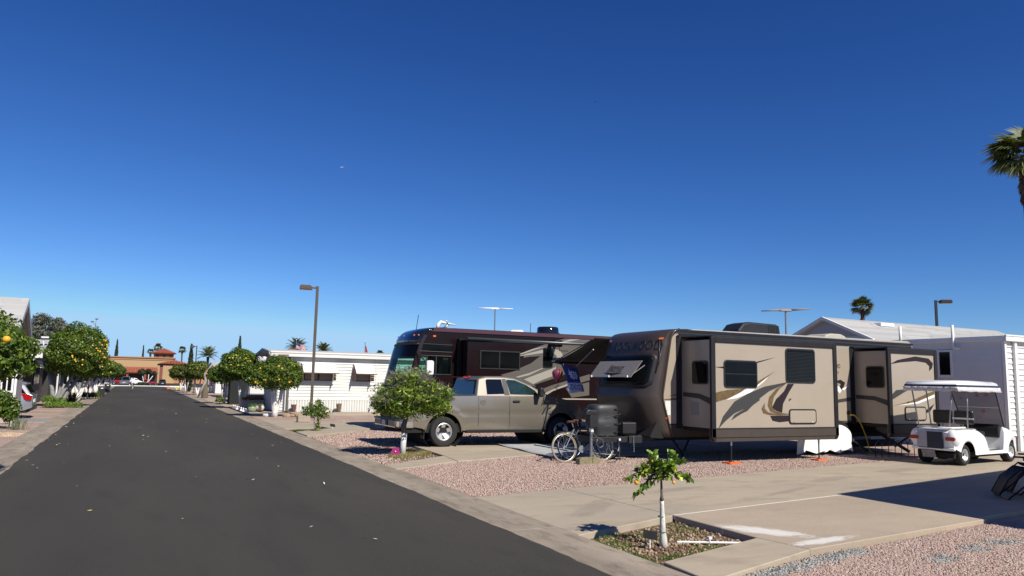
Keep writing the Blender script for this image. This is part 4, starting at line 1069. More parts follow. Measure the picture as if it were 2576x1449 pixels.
# curved nose: columns across the width
def nose(zx, name, m, bulge=.28, nn=14, parent=mh, off=0, y0=HY0, y1=HY1, solid=.02):
    b = MB(H0); rows = []
    for z, x in zx:
        rows.append([(x - off - bulge * (1 - abs(-1 + 2 * k / nn) ** 3.2), y0 + (y1 - y0) * k / nn, z) for k in range(nn + 1)])
    b.grid(rows); return b.build(name, m, parent, smooth=50, solid=solid)
nose([(.42, 8.42), (.6, 8.30), (.9, 8.26), (1.3, 8.30), (1.62, 8.42)], 'front_panel', m_maroon)
m_wsg = glass_mat('windshield_glass', (.66, .97, .88), .08)
nose([(1.62, 8.42), (1.96, 8.51), (2.3, 8.59), (2.50, 8.635)], 'windshield', m_wsg, solid=0)
nose([(2.50, 8.635), (2.8, 8.71), (3.03, 8.79)], 'windshield_upper', glass_mat('windshield_shade', (.03, .05, .06), .3), solid=0)
m_capblue = mat('cap_blue_black', (.012, .014, .020), .08, coat=1)
nose([(3.03, 8.79), (3.2, 8.85), (3.33, 8.93), (3.45, 9.05), (3.53, 9.18), (3.60, 9.42), (3.625, 9.8)], 'front_cap', m_capblue)
nose([(2.98, 8.775), (3.05, 8.80)], 'visor_line', m_blkm, off=.012)
for yy in (25.0, 25.22, 26.1, 26.9, 27.15):
    b = MB(H0); t = abs((yy - 26.075) / 1.275); xx = 8.93 - .28 * (1 - t ** 3.2); b.cbox((xx - .005, yy, 3.33), (.03, .12, .05)); b.build('clearance_light', m_amber, mh)
b = MB(H0); b.box((9.28, HY0 - .02, 3.28), (9.38, HY0, 3.33)); b.build('clearance_light', m_amber, mh)
# corner pillar
b = MB(H0); b.prism([(8.40, 1.60), (8.80, 3.06), (8.95, 3.33), (9.06, 3.33), (8.93, 3.06), (8.60, 1.60)], 'y', HY0 - .02, HY0); b.build('pillar', mat('maroon_dark', (.028, .009, .011), .2, coat=.5), mh)
b = MB(H0); b.tube([(8.38, 24.9, 1.60), (8.34, 25.2, 1.9), (8.30, 25.5, 2.3)], .012, 5); b.tube([(8.30, 25.5, 1.55), (8.28, 25.8, 1.9), (8.3, 26.1, 2.25)], .012, 5); b.build('wiper', m_blk, mh)
# cab windows
m_cabgl = glass_mat('cab_side_glass', (.70, .90, .84), .12)
def mhwin(poly, y, m, name='window', frame=True, s=-1):
    g = MB(H0); g.prism(poly, 'y', y + s * .004, y + s * .010 if s < 0 else y + .01); o = g.build(name, m, mh)
    if frame:
        f = MB(H0); P = poly + [poly[0]]; f.tube([(x, y + s * .012, z) for x, z in P], .013, 5, False); f.build('window_frame', m_blkm, o)
    return o
mhwin([(8.80, 2.77), (8.93, 3.02), (10.02, 3.01), (10.02, 2.76)], HY0, m_glass)
mhwin([(8.76, 1.98), (8.86, 2.62), (9.98, 2.62), (9.98, 1.98)], HY0, m_cabgl)
mhwin([(8.76, 1.98), (8.86, 2.62), (9.98, 2.62), (9.98, 1.98)], HY1, m_cabgl, s=1)
b = MB(H0); b.box((9.40, HY0 - .02, 1.98), (9.44, HY0 - .008, 2.62)); b.box((9.08, HY0 - .02, 1.98), (9.11, HY0 - .008, 2.62)); b.build('window_post', m_blkm, mh)
b = MB(H0); b.grid([[(9.72 + k * .02, HY0 + .10 + .02 * (k % 2), z) for k in range(11)] for z in (1.99, 2.58)]); b.build('curtain', mat('curtain_cloth', (.30, .22, .19), .9), mh)
b = MB(H0); b.prism(rrect(8.90, 1.95, 9.16, 2.44, .07), 'y', 24.28, 24.42); o = b.build('mirror', m_white, mh, bevel=.03, seg=3)
b = MB(H0); b.tube([(8.95, 24.4, 2.35), (8.7, 24.75, 2.7)], .02, 6); b.tube([(8.95, 24.4, 2.0), (8.7, 24.78, 1.9)], .02, 6); b.build('mirror_arm', m_blk, o)
# roof-edge stripe and details
b = MB(H0); b.box((9.15, HY0 - .03, 3.47), (20.0, HY0, 3.50)); b.build('roof_moulding', mat('maroon_bright', (.10, .022, .028), .18, coat=.8), mh)
b = MB(H0); b.box((9.3, HY0 - .012, 3.50), (20.0, HY0, 3.60)); b.build('roof_edge', MATS['maroon_bright'], mh)
sl_ = MB(H0); sl_.box((10.28, 24.05, .95), (13.25, 24.85, 3.16)); so_ = sl_.build('slide_out', m_maroon, mh, bevel=.02)
b = MB(H0); b.box((10.20, 24.6, .9), (10.28, 24.82, 3.24)); b.box((10.2, 24.62, 3.18), (13.3, 24.8, 3.24)); b.build('slide_seal', m_dk, so_)
b = MB(H0); b.box((10.22, 24.03, 3.16), (13.3, 24.85, 3.20)); b.build('slide_roof', m_blkm, so_)
w_ = MB(H0); w_.box((10.77, 24.035, 2.22), (12.29, 24.05, 2.83)); o = w_.build('window', m_glass, so_)
f = MB(H0); f.box((10.75, 24.025, 2.81), (12.31, 24.045, 2.85)); f.box((10.75, 24.025, 2.20), (12.31, 24.045, 2.24)); f.box((10.75, 24.025, 2.24), (10.79, 24.045, 2.81)); f.box((12.27, 24.025, 2.24), (12.31, 24.045, 2.81)); f.box((11.48, 24.025, 2.24), (11.52, 24.045, 2.81)); f.build('window_frame', m_blkm, o)
b = MB(H0); b.tube([(10.25, 24.0, 3.23), (15.9, 24.25, 3.23), (20, 24.6, 3.23)], .055, 12); b.build('awning_roll', mat('awning_case', (.09, .10, .11), .35, metal=.4), mh, smooth=True)
b = MB(H0); b.box((13.9, 24.3, 3.10), (14.02, 24.8, 3.34)); b.box((14.14, 24.3, 3.10), (14.2, 24.8, 3.34)); b.build('awning_bracket', m_blkm, mh)
b = MB(H0); b.box((14.35, HY0 - .03, 2.98), (14.75, HY0, 3.13)); b.build('porch_light', m_mhg, mh, bevel=.01)
w_ = MB(H0); w_.prism(rrect(13.62, 2.33, 14.07, 3.07, .07), 'y', HY0 - .035, HY0); o = w_.build('window', m_blk, mh, bevel=.006)
w_ = MB(H0); w_.prism(rrect(13.65, 2.36, 14.04, 3.04, .05), 'y', HY0 - .04, HY0 - .02); w_.build('pane', m_glass, o)
for i, (c, poly) in enumerate(GFX['MH'][1]):
    # split each swoosh at the slide-out: the part over the slide sits on its face
    def clip(P, xc, keep_right):
        out = []
        for k in range(len(P)):
            a, c_ = P[k], P[(k + 1) % len(P)]; ia = (a[0] >= xc) == keep_right; ib = (c_[0] >= xc) == keep_right
            if ia: out.append(a)
            if ia != ib:
                t = (xc - a[0]) / (c_[0] - a[0]); out.append((xc, a[1] + (c_[1] - a[1]) * t))
        return out
    pr = clip(poly, 13.26 * 1.0, True)
    if len(pr) > 2:
        d = MB(H0); d.prism(pr, 'y', HY0 - .004 - .0007 * i, HY0 + .01); d.build('stripe', MHT[c], mh)
    s_ = (24.05) / 24.8
    ps = [(x * s_, 1.8 + (z - 1.8) * s_) for x, z in poly]; pl = clip(ps, 13.24, False)
    pl = [(x, min(z, 3.15)) for x, z in pl]
    if len(pl) > 2:
        d = MB(H0); d.prism(pl, 'y', 24.05 - .004 - .0007 * i, 24.06); d.build('stripe', MHT[c], so_)
b = MB(H0); b.box((14.5, HY0 - .03, 1.15), (20, HY0, 1.20)); b.build('belt_moulding', m_cream, mh)
# roof equipment
b = MB(H0); b.lathe([(.50, 0), (.50, .05), (.44, .08), (.42, .26), (.38, .30), (.001, .31)], (14.52, 26.0, 3.64), 'z', 24); b.build('satellite_dome', mat('black_gloss', (.01, .01, .012), .08, coat=.8), mh, smooth=40)
b = MB(H0); b.prism([(12.75, 3.64), (12.85, 3.74), (13.3, 3.76), (13.42, 3.64)], 'y', 25.8, 26.4); b.build('roof_vent', m_white, mh, bevel=.03, seg=3)
b = MB(H0); b.tube([(9.82, 25.8, 3.62), (9.84, 25.8, 3.80), (9.95, 25.85, 3.90), (10.2, 25.9, 3.86), (10.6, 26.0, 3.83)], [.07, .06, .06, .04, .02], 8); b.tube([(10.0, 25.9, 3.63), (10.25, 25.9, 3.80)], .03, 6); b.tube([(9.95, 25.3, 3.9), (10.5, 26.4, 3.83)], [.03, .02], 6); b.build('tv_antenna', m_white, mh, smooth=True)
b = MB(H0); b.tube([(9.06, 26, 3.5), (9.14, 26.0, 4.12)], .012, 5); b.build('whip_aerial', m_blk, mh)
b = MB(H0); b.tube([(13.74, 26.0, 3.64), (13.75, 26.0, 4.05)], .012, 5); b.build('whip_aerial', m_blk, mh)
for cx in (9.9, 16.3):
    wheel(mh, Vector((cx, 25.0, .5)) - H0, .5, .28, .3, -1, 0, rim_m=m_chrome)
# aerial mast behind
def yagi(name, label, base, z0, z1, span, dr, el, rot):
    t = thing(name, label, 'tv antenna', base, group=None)
    b = MB(); b.tube([(0, 0, z0), (0, 0, z1)], .035, 8); b.build('mast', m_steel, t, smooth=40)
    q = MB(); c, s = math.cos(rot), math.sin(rot)
    q.add([(c * u * 1.0 - s * v, s * u + c * v, z1 + h) for u, v, h in ((-.22, -.09, 0), (.22, -.09, 0), (.22, .09, 0), (-.22, .09, 0), (-.16, -.05, .09), (.16, -.05, .09), (.16, .05, .09), (-.16, .05, .09))],
          [(3, 2, 1, 0), (4, 5, 6, 7), (0, 1, 5, 4), (1, 2, 6, 5), (2, 3, 7, 6), (3, 0, 4, 7)]); q.build('head', el, t, bevel=.02)
    for sg in (-1, 1):
        q = MB(); q.tube([(sg * c * .15, sg * s * .15, z1 + .05), (sg * c * span, sg * s * span, z1 + .05 + dr * sg)], [.04, .018], 6); q.build('element', el, t, smooth=True)
    return t
yagi('tv_antenna', 'white tv aerial on a pale mast rising behind the maroon motorhome', (16.9, 36, 0), 0, 5.55, .95, .0, m_white, R(-22))
yagi('tv_antenna', 'brown boomed tv aerial on a steel mast behind the trailer roof', (20.5, 19.5, 0), 0, 4.45, .85, .05, mat('beige_plastic', (.30, .26, .21), .6), R(-30))
# ---------------------------------------------------------------- golf cart (x forward, y left)
gc = thing('golf_cart', 'white golf cart with padded white roof and two black rear-facing seat backs', 'golf cart', (18.12, 11.71, 0), R(7))
m_cw = mat('cart_white', (.80, .80, .79), .25, coat=.7, var=.02, vs=3)
m_navy = mat('navy_trim', (.03, .035, .06), .6, var=.2, vs=20); m_seat = mat('black_vinyl', (.018, .018, .020), .35, var=.3, vs=12)
# right rear contact at (0,0); left side is +y. centre line y=.5
YC = .50
GA = [(0, .26, .33), (2.35, .26, .31)]
gzb = arch_bottom(lerp_tab([(-.5, .42), (-.35, .34), (.4, .25), (2.0, .25), (2.7, .34)]), GA)
gzt = lerp_tab([(-.5, .78), (-.42, .84), (.2, .86), (.6, .82), (.85, .68), (.98, .50), (1.02, .33), (1.78, .33), (1.84, .62), (1.95, .90), (2.2, .84), (2.5, .74), (2.68, .60)])
def ghw(x, z):
    w = .56
    if x < -.2: w -= .07 * ((-.2 - x) / .3) ** 2
    if x > 2.0: w -= .14 * ((x - 2.0) / .68) ** 2
    w -= .06 * max(0, (z - .66) / .2) ** 2
    for cx in (0, 2.35):
        d_ = math.hypot(x - cx, z - .26)
        if .3 < d_ < .5: w += .03 * math.sin(PI * (d_ - .3) / .2)
    return w
def cart_shell(x0, x1, name, parent):
    xs = [x for x in xlist(-.5, 2.68, .06, GA) if x0 <= x <= x1]
    b = shell(xs, gzb, gzt, ghw, rows=10, crown=.01)
    b.v = [(v[0], v[1] + YC, v[2]) for v in b.v]
    return b.build(name, m_cw, parent, smooth=40)
bd = cart_shell(-.5, 2.68, 'body', gc)
b = MB(); b.box((-.55, YC - .25, .40), (-.49, YC + .33, .80)); b.build('cargo_panel', m_navy, bd)
b = MB(); b.box((-.552, YC + .12, .42), (-.55, YC + .36, .80)); b.box((-.56, YC + .16, .58), (-.552, YC + .32, .62)); b.build('cargo_flap', mat('pale_lilac_vinyl', (.50, .49, .54), .5), bd)
for s in (-1, 1):
    b = MB(); b.prism(rrect(YC + s * .43 - .11, .60, YC + s * .43 + .11, .69, .035), 'x', -.56, -.48); b.build('tail_light', m_red, gc)
    b = MB(); b.ball((-.40, YC + s * .43, .64), (.155, .16, .22), 18, 12); b.build('fender_bulge', m_cw, gc, smooth=True)
b = MB(); b.box((-.54, YC - .52, .36), (-.47, YC + .52, .43)); b.build('bumper', m_cw, gc, bevel=.03, seg=3)
m_plate = mat('patterned_plate', (.32, .27, .27), .6, var=.75, vs=40, col2=(.55, .50, .52)); 
b = MB(); b.add([(-.55, YC - .05, .36), (-.55, YC + .27, .36), (-.52, YC + .25, .18), (-.52, YC - .07, .18)], [(0, 1, 2, 3)]); b.build('licence_plate', m_plate, gc, solid=.006)
b = MB(); b.box((-.4, YC - .4, .18), (2.5, YC + .4, .30)); b.tube([(0, YC - .45, .26), (0, YC + .45, .26)], .05, 6); b.ball((-.1, YC, .25), (.16, .22, .13)); b.build('chassis', m_dk, gc)
b = MB(); b.box((1.0, YC - .52, .30), (1.82, YC + .52, .335)); b.build('floor_mat', m_black, gc)
b = MB(); b.box((.97, YC - .50, .33), (1.0, YC + .50, .70)); b.build('seat_box', m_navy, gc)
b = MB(); b.box((-.45, YC - .36, .84), (.28, YC + .36, .87)); b.build('rear_deck', m_white, gc, bevel=.01)
b = MB(); b.tube([(-.46, YC - .38, .90), (-.46, YC + .38, .90), (.25, YC + .40, .90)], .02, 8); b.tube([(-.46, YC - .38, .90), (.25, YC - .40, .90)], .02, 8); b.build('deck_rail', m_white, gc, smooth=True)
for s in (-1, 1):
    b = MB(); b.cbox((.82, YC + s * .26, .74), (.46, .47, .14)); b.build('seat_cushion', m_seat, gc, bevel=.05, seg=3)
    d = MB(); d.cbox((.52, YC + s * .26, 1.14), (.13, .47, .34)); d.build('seat_back', m_seat, gc, bevel=.055, seg=4)
    b = MB(); b.tube([(.50, YC + s * .26, 1.0), (.42, YC + s * .22, .86)], .015, 6); b.build('seat_bracket', m_steel, gc)
b = MB(); b.box((.42, YC - .52, 1.09), (.45, YC - .02, 1.13)); b.build('grab_bar', m_alu, gc)
# canopy
cx0, cx1 = -.52, 1.55
b = MB(); rows = []
for u, ins in ((1.86, 0), (1.92, -.01), (1.99, .02), (2.03, .10), (2.045, .30)):
    rows.append([(cx0 + ins, YC - .62 + ins, u), (.5, YC - .63 + ins, u + .01), (cx1 - ins, YC - .62 + ins, u), (cx1 - ins, YC + .62 - ins, u), (.5, YC + .63 - ins, u + .01), (cx0 + ins, YC + .62 - ins, u), (cx0 + ins, YC - .62 + ins, u)])
b.grid(rows); b.quad(*rows[-1][:6]); b.quad(*rows[0][:6]); rf = b.build('roof', m_cw, gc, smooth=50)
b = MB(); R1 = [(p[0] * 1.004 - .002, (p[1] - YC) * 1.012 + YC) for p in rows[1]]
b.grid([[(x, y, z) for x, y in R1] for z in (1.87, 1.935)]); b.build('roof_band', m_navy, rf)
g = random.Random(3); rim = []
corners = [(cx0 - .02, YC - .66), (cx1 + .02, YC - .66), (cx1 + .02, YC + .66), (cx0 - .02, YC + .66), (cx0 - .02, YC - .66)]
pts = []
for (ax_, ay_), (bx_, by_) in zip(corners[:-1], corners[1:]):
    for k in range(22): t = k / 22; pts.append((ax_ + (bx_ - ax_) * t, ay_ + (by_ - ay_) * t))
pts.append(corners[0])
top = [(x, y, 1.885) for x, y in pts]; mid = [(x + g.uniform(-.012, .012), y + g.uniform(-.012, .012), 1.83) for x, y in pts]; low = [(x * 1.01 + g.uniform(-.02, .02), y + (y - YC) * .03 + g.uniform(-.02, .02), 1.775 + g.uniform(-.012, .01)) for x, y in pts]
for a in (mid, low): a[-1] = a[0]
b = MB(); b.grid([top, mid, low]); b.build('rolled_curtain', mat('clear_vinyl', (.60, .59, .60), .25, var=.25, vs=14), rf, smooth=60, solid=.01)
for (xa, ya, xb_, yb_) in ((-.42, YC - .36, -.42, YC - .46), (-.42, YC + .36, -.45, YC + .50), (.30, YC - .44, .22, YC - .5), (.30, YC + .44, .22, YC + .5)):
    b = MB(); b.tube([(xa, ya, .86), (xb_, yb_, 1.86)], .017, 8); b.build('roof_post', m_steel, gc, smooth=True)
b = MB(); b.tube([(2.02, YC - .50, .90), (1.52, YC - .55, 1.85)], .017, 8); b.build('roof_post', m_blk, gc); b = MB(); b.tube([(2.02, YC + .50, .90), (1.52, YC + .55, 1.85)], .017, 8); b.build('roof_post', m_blk, gc)
m_ws = glass_mat('plastic_windscreen', (.72, .70, .68), .16)
b = MB(); b.quad((2.02, YC - .48, .92), (2.02, YC + .48, .92), (1.54, YC + .53, 1.83), (1.54, YC - .53, 1.83)); wsn = b.build('windscreen', m_ws, gc)
b = MB(); b.tube([(1.78, YC - .50, 1.38), (1.78, YC + .50, 1.38)], .008, 5); b.build('fold_strip', m_white, wsn)
m_flower = mat('red_flower_decal', (.42, .02, .04), .5)
for (u, v, r_) in ((.30, .86, .05), (.08, .84, .045), (.12, .40, .05), (-.18, .34, .04), (-.35, .75, .035)):
    p = Vector((2.02, YC, .92)).lerp(Vector((1.54, YC, 1.83)), v) + Vector((-.012, -u, 0)); d = MB()
    for k in range(5):
        a = k * 2 * PI / 5; d.add([tuple(p), tuple(p + Vector((-.4 * r_ * math.sin(a), math.cos(a - .35) * r_, .85 * r_ * math.sin(a - .35)))), tuple(p + Vector((-.4 * r_ * math.sin(a), math.cos(a + .35) * r_, .85 * r_ * math.sin(a + .35))))], [(0, 1, 2)])
    d.build('flower_decal', m_flower, wsn, solid=.002)
b = MB(); b.prism([(1.80, .62), (1.78, .86), (1.90, .96), (2.04, .93), (2.04, .62)], 'y', YC - .46, YC + .46); b.build('dashboard', m_seat, gc, bevel=.02)
b = MB(); b.lathe([(.15, 0), (.165, .01), (.15, .02)], (1.62, YC + .24, .95), 'x', 16); b.tube([(1.63, YC + .24, .95), (1.85, YC + .24, .75)], .02, 6); b.build('steering_wheel', m_blk, gc)
b = MB(); b.cbox((1.15, YC - .05, .78), (.22, .3, .12)); b.build('bag', mat('pale_bag', (.5, .5, .52), .6), gc, bevel=.04)
for xx in (0, 2.35):
    for y, s in ((.10, -1), (.94, 1)):
        wheel(gc, (xx, y - .0, .255), .255, .21, .145, s, 8, rim_m=m_alu, dish=.05)

# ---------------------------------------------------------------- folding lounge chair, half in frame
lc = thing('lounge_chair', 'black folding sling lounge chair standing in the shade of the carport', 'lounge chair', (13.80, 7.70, 0), R(-48))
m_sling = mat('black_sling', (.020, .021, .023), .7, var=.3, vs=30); m_frame = mat('grey_black_tube', (.03, .031, .034), .35, metal=.5)
for s in (-1, 1):
    y = s * .30
    b = MB(); b.tube([(-.62, y, .06), (-.48, y, .34), (-.28, y, .52), (.20, y, .46), (.75, y, 1.10)], .014, 8); b.build('side_rail', m_frame, lc, smooth=True)
    b = MB(); b.tube([(-.50, y * 1.1, .012), (.12, y * 1.1, .60), (.20, y * 1.1, .66)], .013, 8); b.build('leg', m_frame, lc, smooth=True)
    b = MB(); b.tube([(.58, y * 1.1, .012), (-.02, y * 1.1, .60), (-.12, y * 1.1, .66)], .013, 8); b.build('leg', m_frame, lc, smooth=True)
    b = MB(); b.box((-.26, y * 1.1 - .035, .655), (.30, y * 1.1 + .035, .685)); b.build('armrest', m_blk, lc, bevel=.012)
b = MB(); b.tube([(-.50, -.33, .012), (-.50, .33, .012)], .013, 8); b.build('foot_bar', m_frame, lc); b = MB(); b.tube([(.58, -.33, .012), (.58, .33, .012)], .013, 8); b.build('foot_bar', m_frame, lc)
def sling(path, name):
    b = MB(); b.grid([[(x, -.28 + .56 * k / 6, z - .03 * (1 - (k / 3 - 1) ** 2)) for k in range(7)] for x, z in path]); return b.build(name, m_sling, lc, smooth=60, solid=.004)
sling([(-.62, .06), (-.56, .18), (-.48, .34), (-.36, .47)], 'leg_sling'); sling([(-.30, .51), (-.05, .48), (.20, .46)], 'seat_sling'); sling([(.22, .50), (.5, .82), (.75, 1.10)], 'back_sling')
b = MB(); b.cbox((.68, 0, 1.06), (.07, .34, .12)); b.build('head_pillow', m_sling, lc, bevel=.03)
lc2 = dup_tree(lc, (14.62, 8.05, 0), R(-40), 'second black folding lounge chair, cut by the right edge of the picture')
lc['group'] = lc2['group'] = 'folding lounge chairs'

# ---------------------------------------------------------------- bicycles leaning at the tongue
def bicycle(name, label, loc, rz, lean, frame_m, wall_m, grp):
    root = thing(name, label, 'bicycle', loc, rz, grp); root.rotation_euler = (lean, 0, rz)
    r = .34
    for i, wx in enumerate((0, 1.05)):
        b = MB(); b.tube([(wx + (r - .016) * math.cos(a), 0, r + (r - .016) * math.sin(a)) for a in [2 * PI * k / 36 for k in range(37)]], .017, 7, False)
        t = b.build('tyre', wall_m, root, smooth=True)
        b = MB(); b.tube([(wx + (r - .042) * math.cos(a), 0, r + (r - .042) * math.sin(a)) for a in [2 * PI * k / 36 for k in range(37)]], .009, 6, False); b.build('rim', m_alu, t, smooth=True)
        b = MB(); b.tube([(wx, -.04, r), (wx, .04, r)], .018, 8); b.build('hub', m_steel, t)
        for k in range(16):
            a = 2 * PI * k / 16; b = MB(); b.tube([(wx + .015 * math.cos(a + .8), (.02 if k % 2 else -.02), r + .015 * math.sin(a + .8)), (wx + (r - .045) * math.cos(a), 0, r + (r - .045) * math.sin(a))], .0022, 4, False); b.build('spoke', m_steel, t)
    b = MB(); seat = (.28, 0, .80); bb = (.45, 0, .30); head = (.86, 0, .80)
    b.tube([seat, bb], .016, 8); b.tube([bb, (.92, 0, .58)], .018, 8); b.tube([(.30, 0, .76), head], .016, 8); b.tube([(.84, 0, .86), (.93, 0, .56)], .019, 8)
    for s in (-1, 1): b.tube([(.29, s * .02, .76), (0, s * .06, r)], .009, 6); b.tube([(.45, s * .02, .30), (0, s * .06, r)], .010, 6); b.tube([(.93, s * .04, .60), (1.05, s * .055, r)], .011, 6)
    b.build('frame', frame_m, root, smooth=40)
    b = MB(); b.tube([seat, (.25, 0, .90)], .013, 8); b.build('seat_post', m_steel, root)
    b = MB(); b.prism([(-.0, -.07), (.02, .07), (.12, .05), (.26, .018), (.26, -.018), (.12, -.05)], 'z', .90, .95); b.v = [(v[0] + .12, v[1], v[2]) for v in b.v]; b.build('saddle', mat('brown_saddle', (.10, .035, .025), .5), root, bevel=.012)
    b = MB(); b.tube([(.84, 0, .86), (.82, 0, .95), (.80, -.26, .98), (.74, -.30, .98)], .012, 8); b.tube([(.82, 0, .95), (.80, .26, .98), (.74, .30, .98)], .012, 8); b.build('handlebar', m_blk, root, smooth=True)
    b = MB(); b.lathe([(.001, -.05), (.08, -.05), (.085, -.045), (.001, -.045)], (.45, 0, .30), 'y', 20); b.tube([(.45, -.05, .30), (.58, -.07, .20)], .009, 6); b.tube([(.45, .05, .30), (.33, .07, .40)], .009, 6); o = b.build('crank', m_steel, root)
    b = MB(); b.lathe([(.001, -.035), (.05, -.035), (.03, -.02)], (0, 0, r), 'y', 16); b.build('cassette', m_steel, root)
    for k, (px_, pz_) in enumerate(((.58, .20), (.33, .40))):
        b = MB(); b.cbox((px_, -.11 if k == 0 else .11, pz_), (.09, .08, .02)); b.build('pedal', m_blk, o)
    return root
bicycle('bicycle', 'bicycle with gumwall tyres and a blue grey frame in front of the trailer tongue', (8.93, 15.10, -.02), R(2), R(-7), mat('steel_blue_paint', (.045, .065, .10), .4, metal=.2, coat=.1), mat('gumwall', (.33, .25, .13), .7), 'bicycles at the trailer tongue')
bicycle('bicycle', 'black bicycle standing behind the tongue jack with a red saddle bag', (9.35, 15.55, -.02), R(-3), R(-10), mat('black_paint', (.02, .02, .022), .3, coat=.5), m_tyre, 'bicycles at the trailer tongue')

# ---------------------------------------------------------------- flags and spinner on the awning arm
def cloth(name, TL, TR, BL, BR, m, nx=12, ny=14, amp=.03, ph=0, parent=None, org=(0, 0, 0)):
    TL, TR, BL, BR = map(Vector, (TL, TR, BL, BR)); rows = []
    nrm = (TR - TL).cross(BL - TL).normalized()
    for j in range(ny + 1):
        v = j / ny; a = TL.lerp(BL, v); c = TR.lerp(BR, v)
        rows.append([tuple(a.lerp(c, i / nx) + nrm * amp * math.sin(i / nx * 9 + v * 4 + ph) * (.3 + v)) for i in range(nx + 1)])
    b = MB(org); b.grid(rows); return b.build(name, m, parent, smooth=True, solid=.002), rows
FO = Vector((11.3, 18.9, 1.9))
fl = thing('banner_flag', 'dark blue banner with a white splash emblem and a white ZAGS panel', 'banner', FO)
m_fblue = mat('banner_navy', (.05, .07, .34), .7, var=.15, vs=6); m_fwht = mat('banner_white', (.78, .78, .98), .7)
cloth('cloth', (11.06, 18.9, 2.33), (11.52, 18.9, 2.26), (11.22, 18.9, 1.79), (11.68, 18.9, 1.79), m_fblue, parent=fl, org=FO, amp=.014)
cloth('hem_panel', (11.21, 18.89, 1.80), (11.71, 18.89, 1.79), (11.27, 18.89, 1.49), (11.80, 18.89, 1.54), m_fwht, parent=fl, org=FO, amp=.012)
d = MB(FO)
poly = [(8.86, 2.13), (8.89, 2.02), (8.87, 1.99), (8.93, 1.97), (8.93, 1.90), (8.97, 1.93), (8.98, 1.87), (9.02, 1.91), (9.05, 1.86), (9.08, 1.91), (9.13, 1.87), (9.14, 1.93), (9.16, 1.95), (9.12, 1.99), (9.10, 2.06), (9.05, 2.03), (9.03, 2.08), (8.98, 2.04), (8.95, 2.09), (8.92, 2.04)]
d.prism([(11.38 + (x - 9.0) * 1.1, 2.03 + (z - 1.99) * 1.15) for x, z in poly], 'y', 18.865, 18.870); d.build('emblem', mat('emblem_white', (.75, .75, .95), .7), fl)
for j, (zz, w1, w2) in enumerate(((2.05, 11.33, 11.48), (2.0, 11.35, 11.51), (1.955, 11.38, 11.52))):
    b = MB(FO); b.prism([(w1, zz), (w2, zz - .005), (w2, zz + .014), (w1, zz + .018)], 'y', 18.858, 18.863); b.build('emblem_line', m_fblue, fl)
lettering('ZAGS', .235, m_fblue, fl, Vector((11.50, 18.855, 1.655)) - FO, (PI / 2, R(4), 0), 'CENTER', .002, (.80, 1, 1))
lettering('ZAGS', .205, mat('letter_lilac', (.45, .42, .70), .7), fl, Vector((11.50, 18.850, 1.655)) - FO, (PI / 2, R(4), 0), 'CENTER', .002, (.82, .92, 1))
SO = Vector((10.98, 19.05, 2.02))
sp = thing('balloon_spinner', 'red and orange hot-air balloon wind spinner hanging beside the blue banner', 'wind spinner', SO)
cols = ['#7d2026', '#9a4a30', '#94662e', '#5c2038', '#7d2026', '#a94a66', '#8a3426', '#6a3060', '#7d2026', '#9a4a30', '#8a2a50', '#b05a70']
pr_ = [(.015, .15), (.09, .145), (.14, .10), (.16, .04), (.145, -.04), (.10, -.13), (.04, -.22), (.015, -.25)]
for k in range(12):
    b = MB(); a0, a1 = 2 * PI * k / 12, 2 * PI * (k + 1) / 12
    b.grid([[(r_ * math.cos(a), r_ * math.sin(a), z) for a in (a0, (a0 + a1) / 2, a1)] for r_, z in pr_]); b.build('gore', mat('spinner_cloth_%s' % cols[k][1:], cols[k], .6), sp, smooth=True)
b = MB(); b.tube([(.14, .3, .36), (0, 0, .15)], .004, 4); b.tube([(0, 0, -.25), (0, 0, -.9)], .003, 4); b.build('string', m_blk, sp)
b = MB(); b.tube([(.055 * math.cos(t * 5), .055 * math.sin(t * 5), -.3 - t * .15) for t in np.linspace(0, 4.2, 60)], .010, 4); b.build('spiral_tail', m_blk, sp, smooth=True)

# ---------------------------------------------------------------- small things on the pads
mo = thing('ground_mat', 'pale striped patio mat lying beside the pickup and under the trailer nose', 'patio mat', (10.5, 17.6, 0))
P4 = [Vector((9.06, 15.9, 0)), Vector((9.36, 19.52, 0)), Vector((12.6, 19.4, 0)), Vector((12.3, 15.7, 0))]
rows = []
for j in range(25):
    v = j / 24; a = P4[0].lerp(P4[1], v); c = P4[3].lerp(P4[2], v)
    rows.append([(lambda p, i: (p.x, p.y, .026 + .012 * math.sin(v * 14 + i) * max(0, 1 - i / 3)))(a.lerp(c, i / 12), i) for i in range(13)])
b = MB((10.5, 17.6, 0)); b.grid(rows); mm_ = mat('woven_mat', (.50, .50, .50), .9, var=.3, vs=16, bump=.4, bs=60); b.build('weave', mm_, mo, smooth=True, solid=.006)
b = MB((10.5, 17.6, 0)); b.tube([(P4[0].lerp(P4[1], t).x, P4[0].lerp(P4[1], t).y, .032 + .012 * math.sin(t * 14)) for t in np.linspace(0, 1, 24)], .012, 5); b.build('binding', mat('mat_binding', (.62, .62, .64), .8), mo, smooth=True)
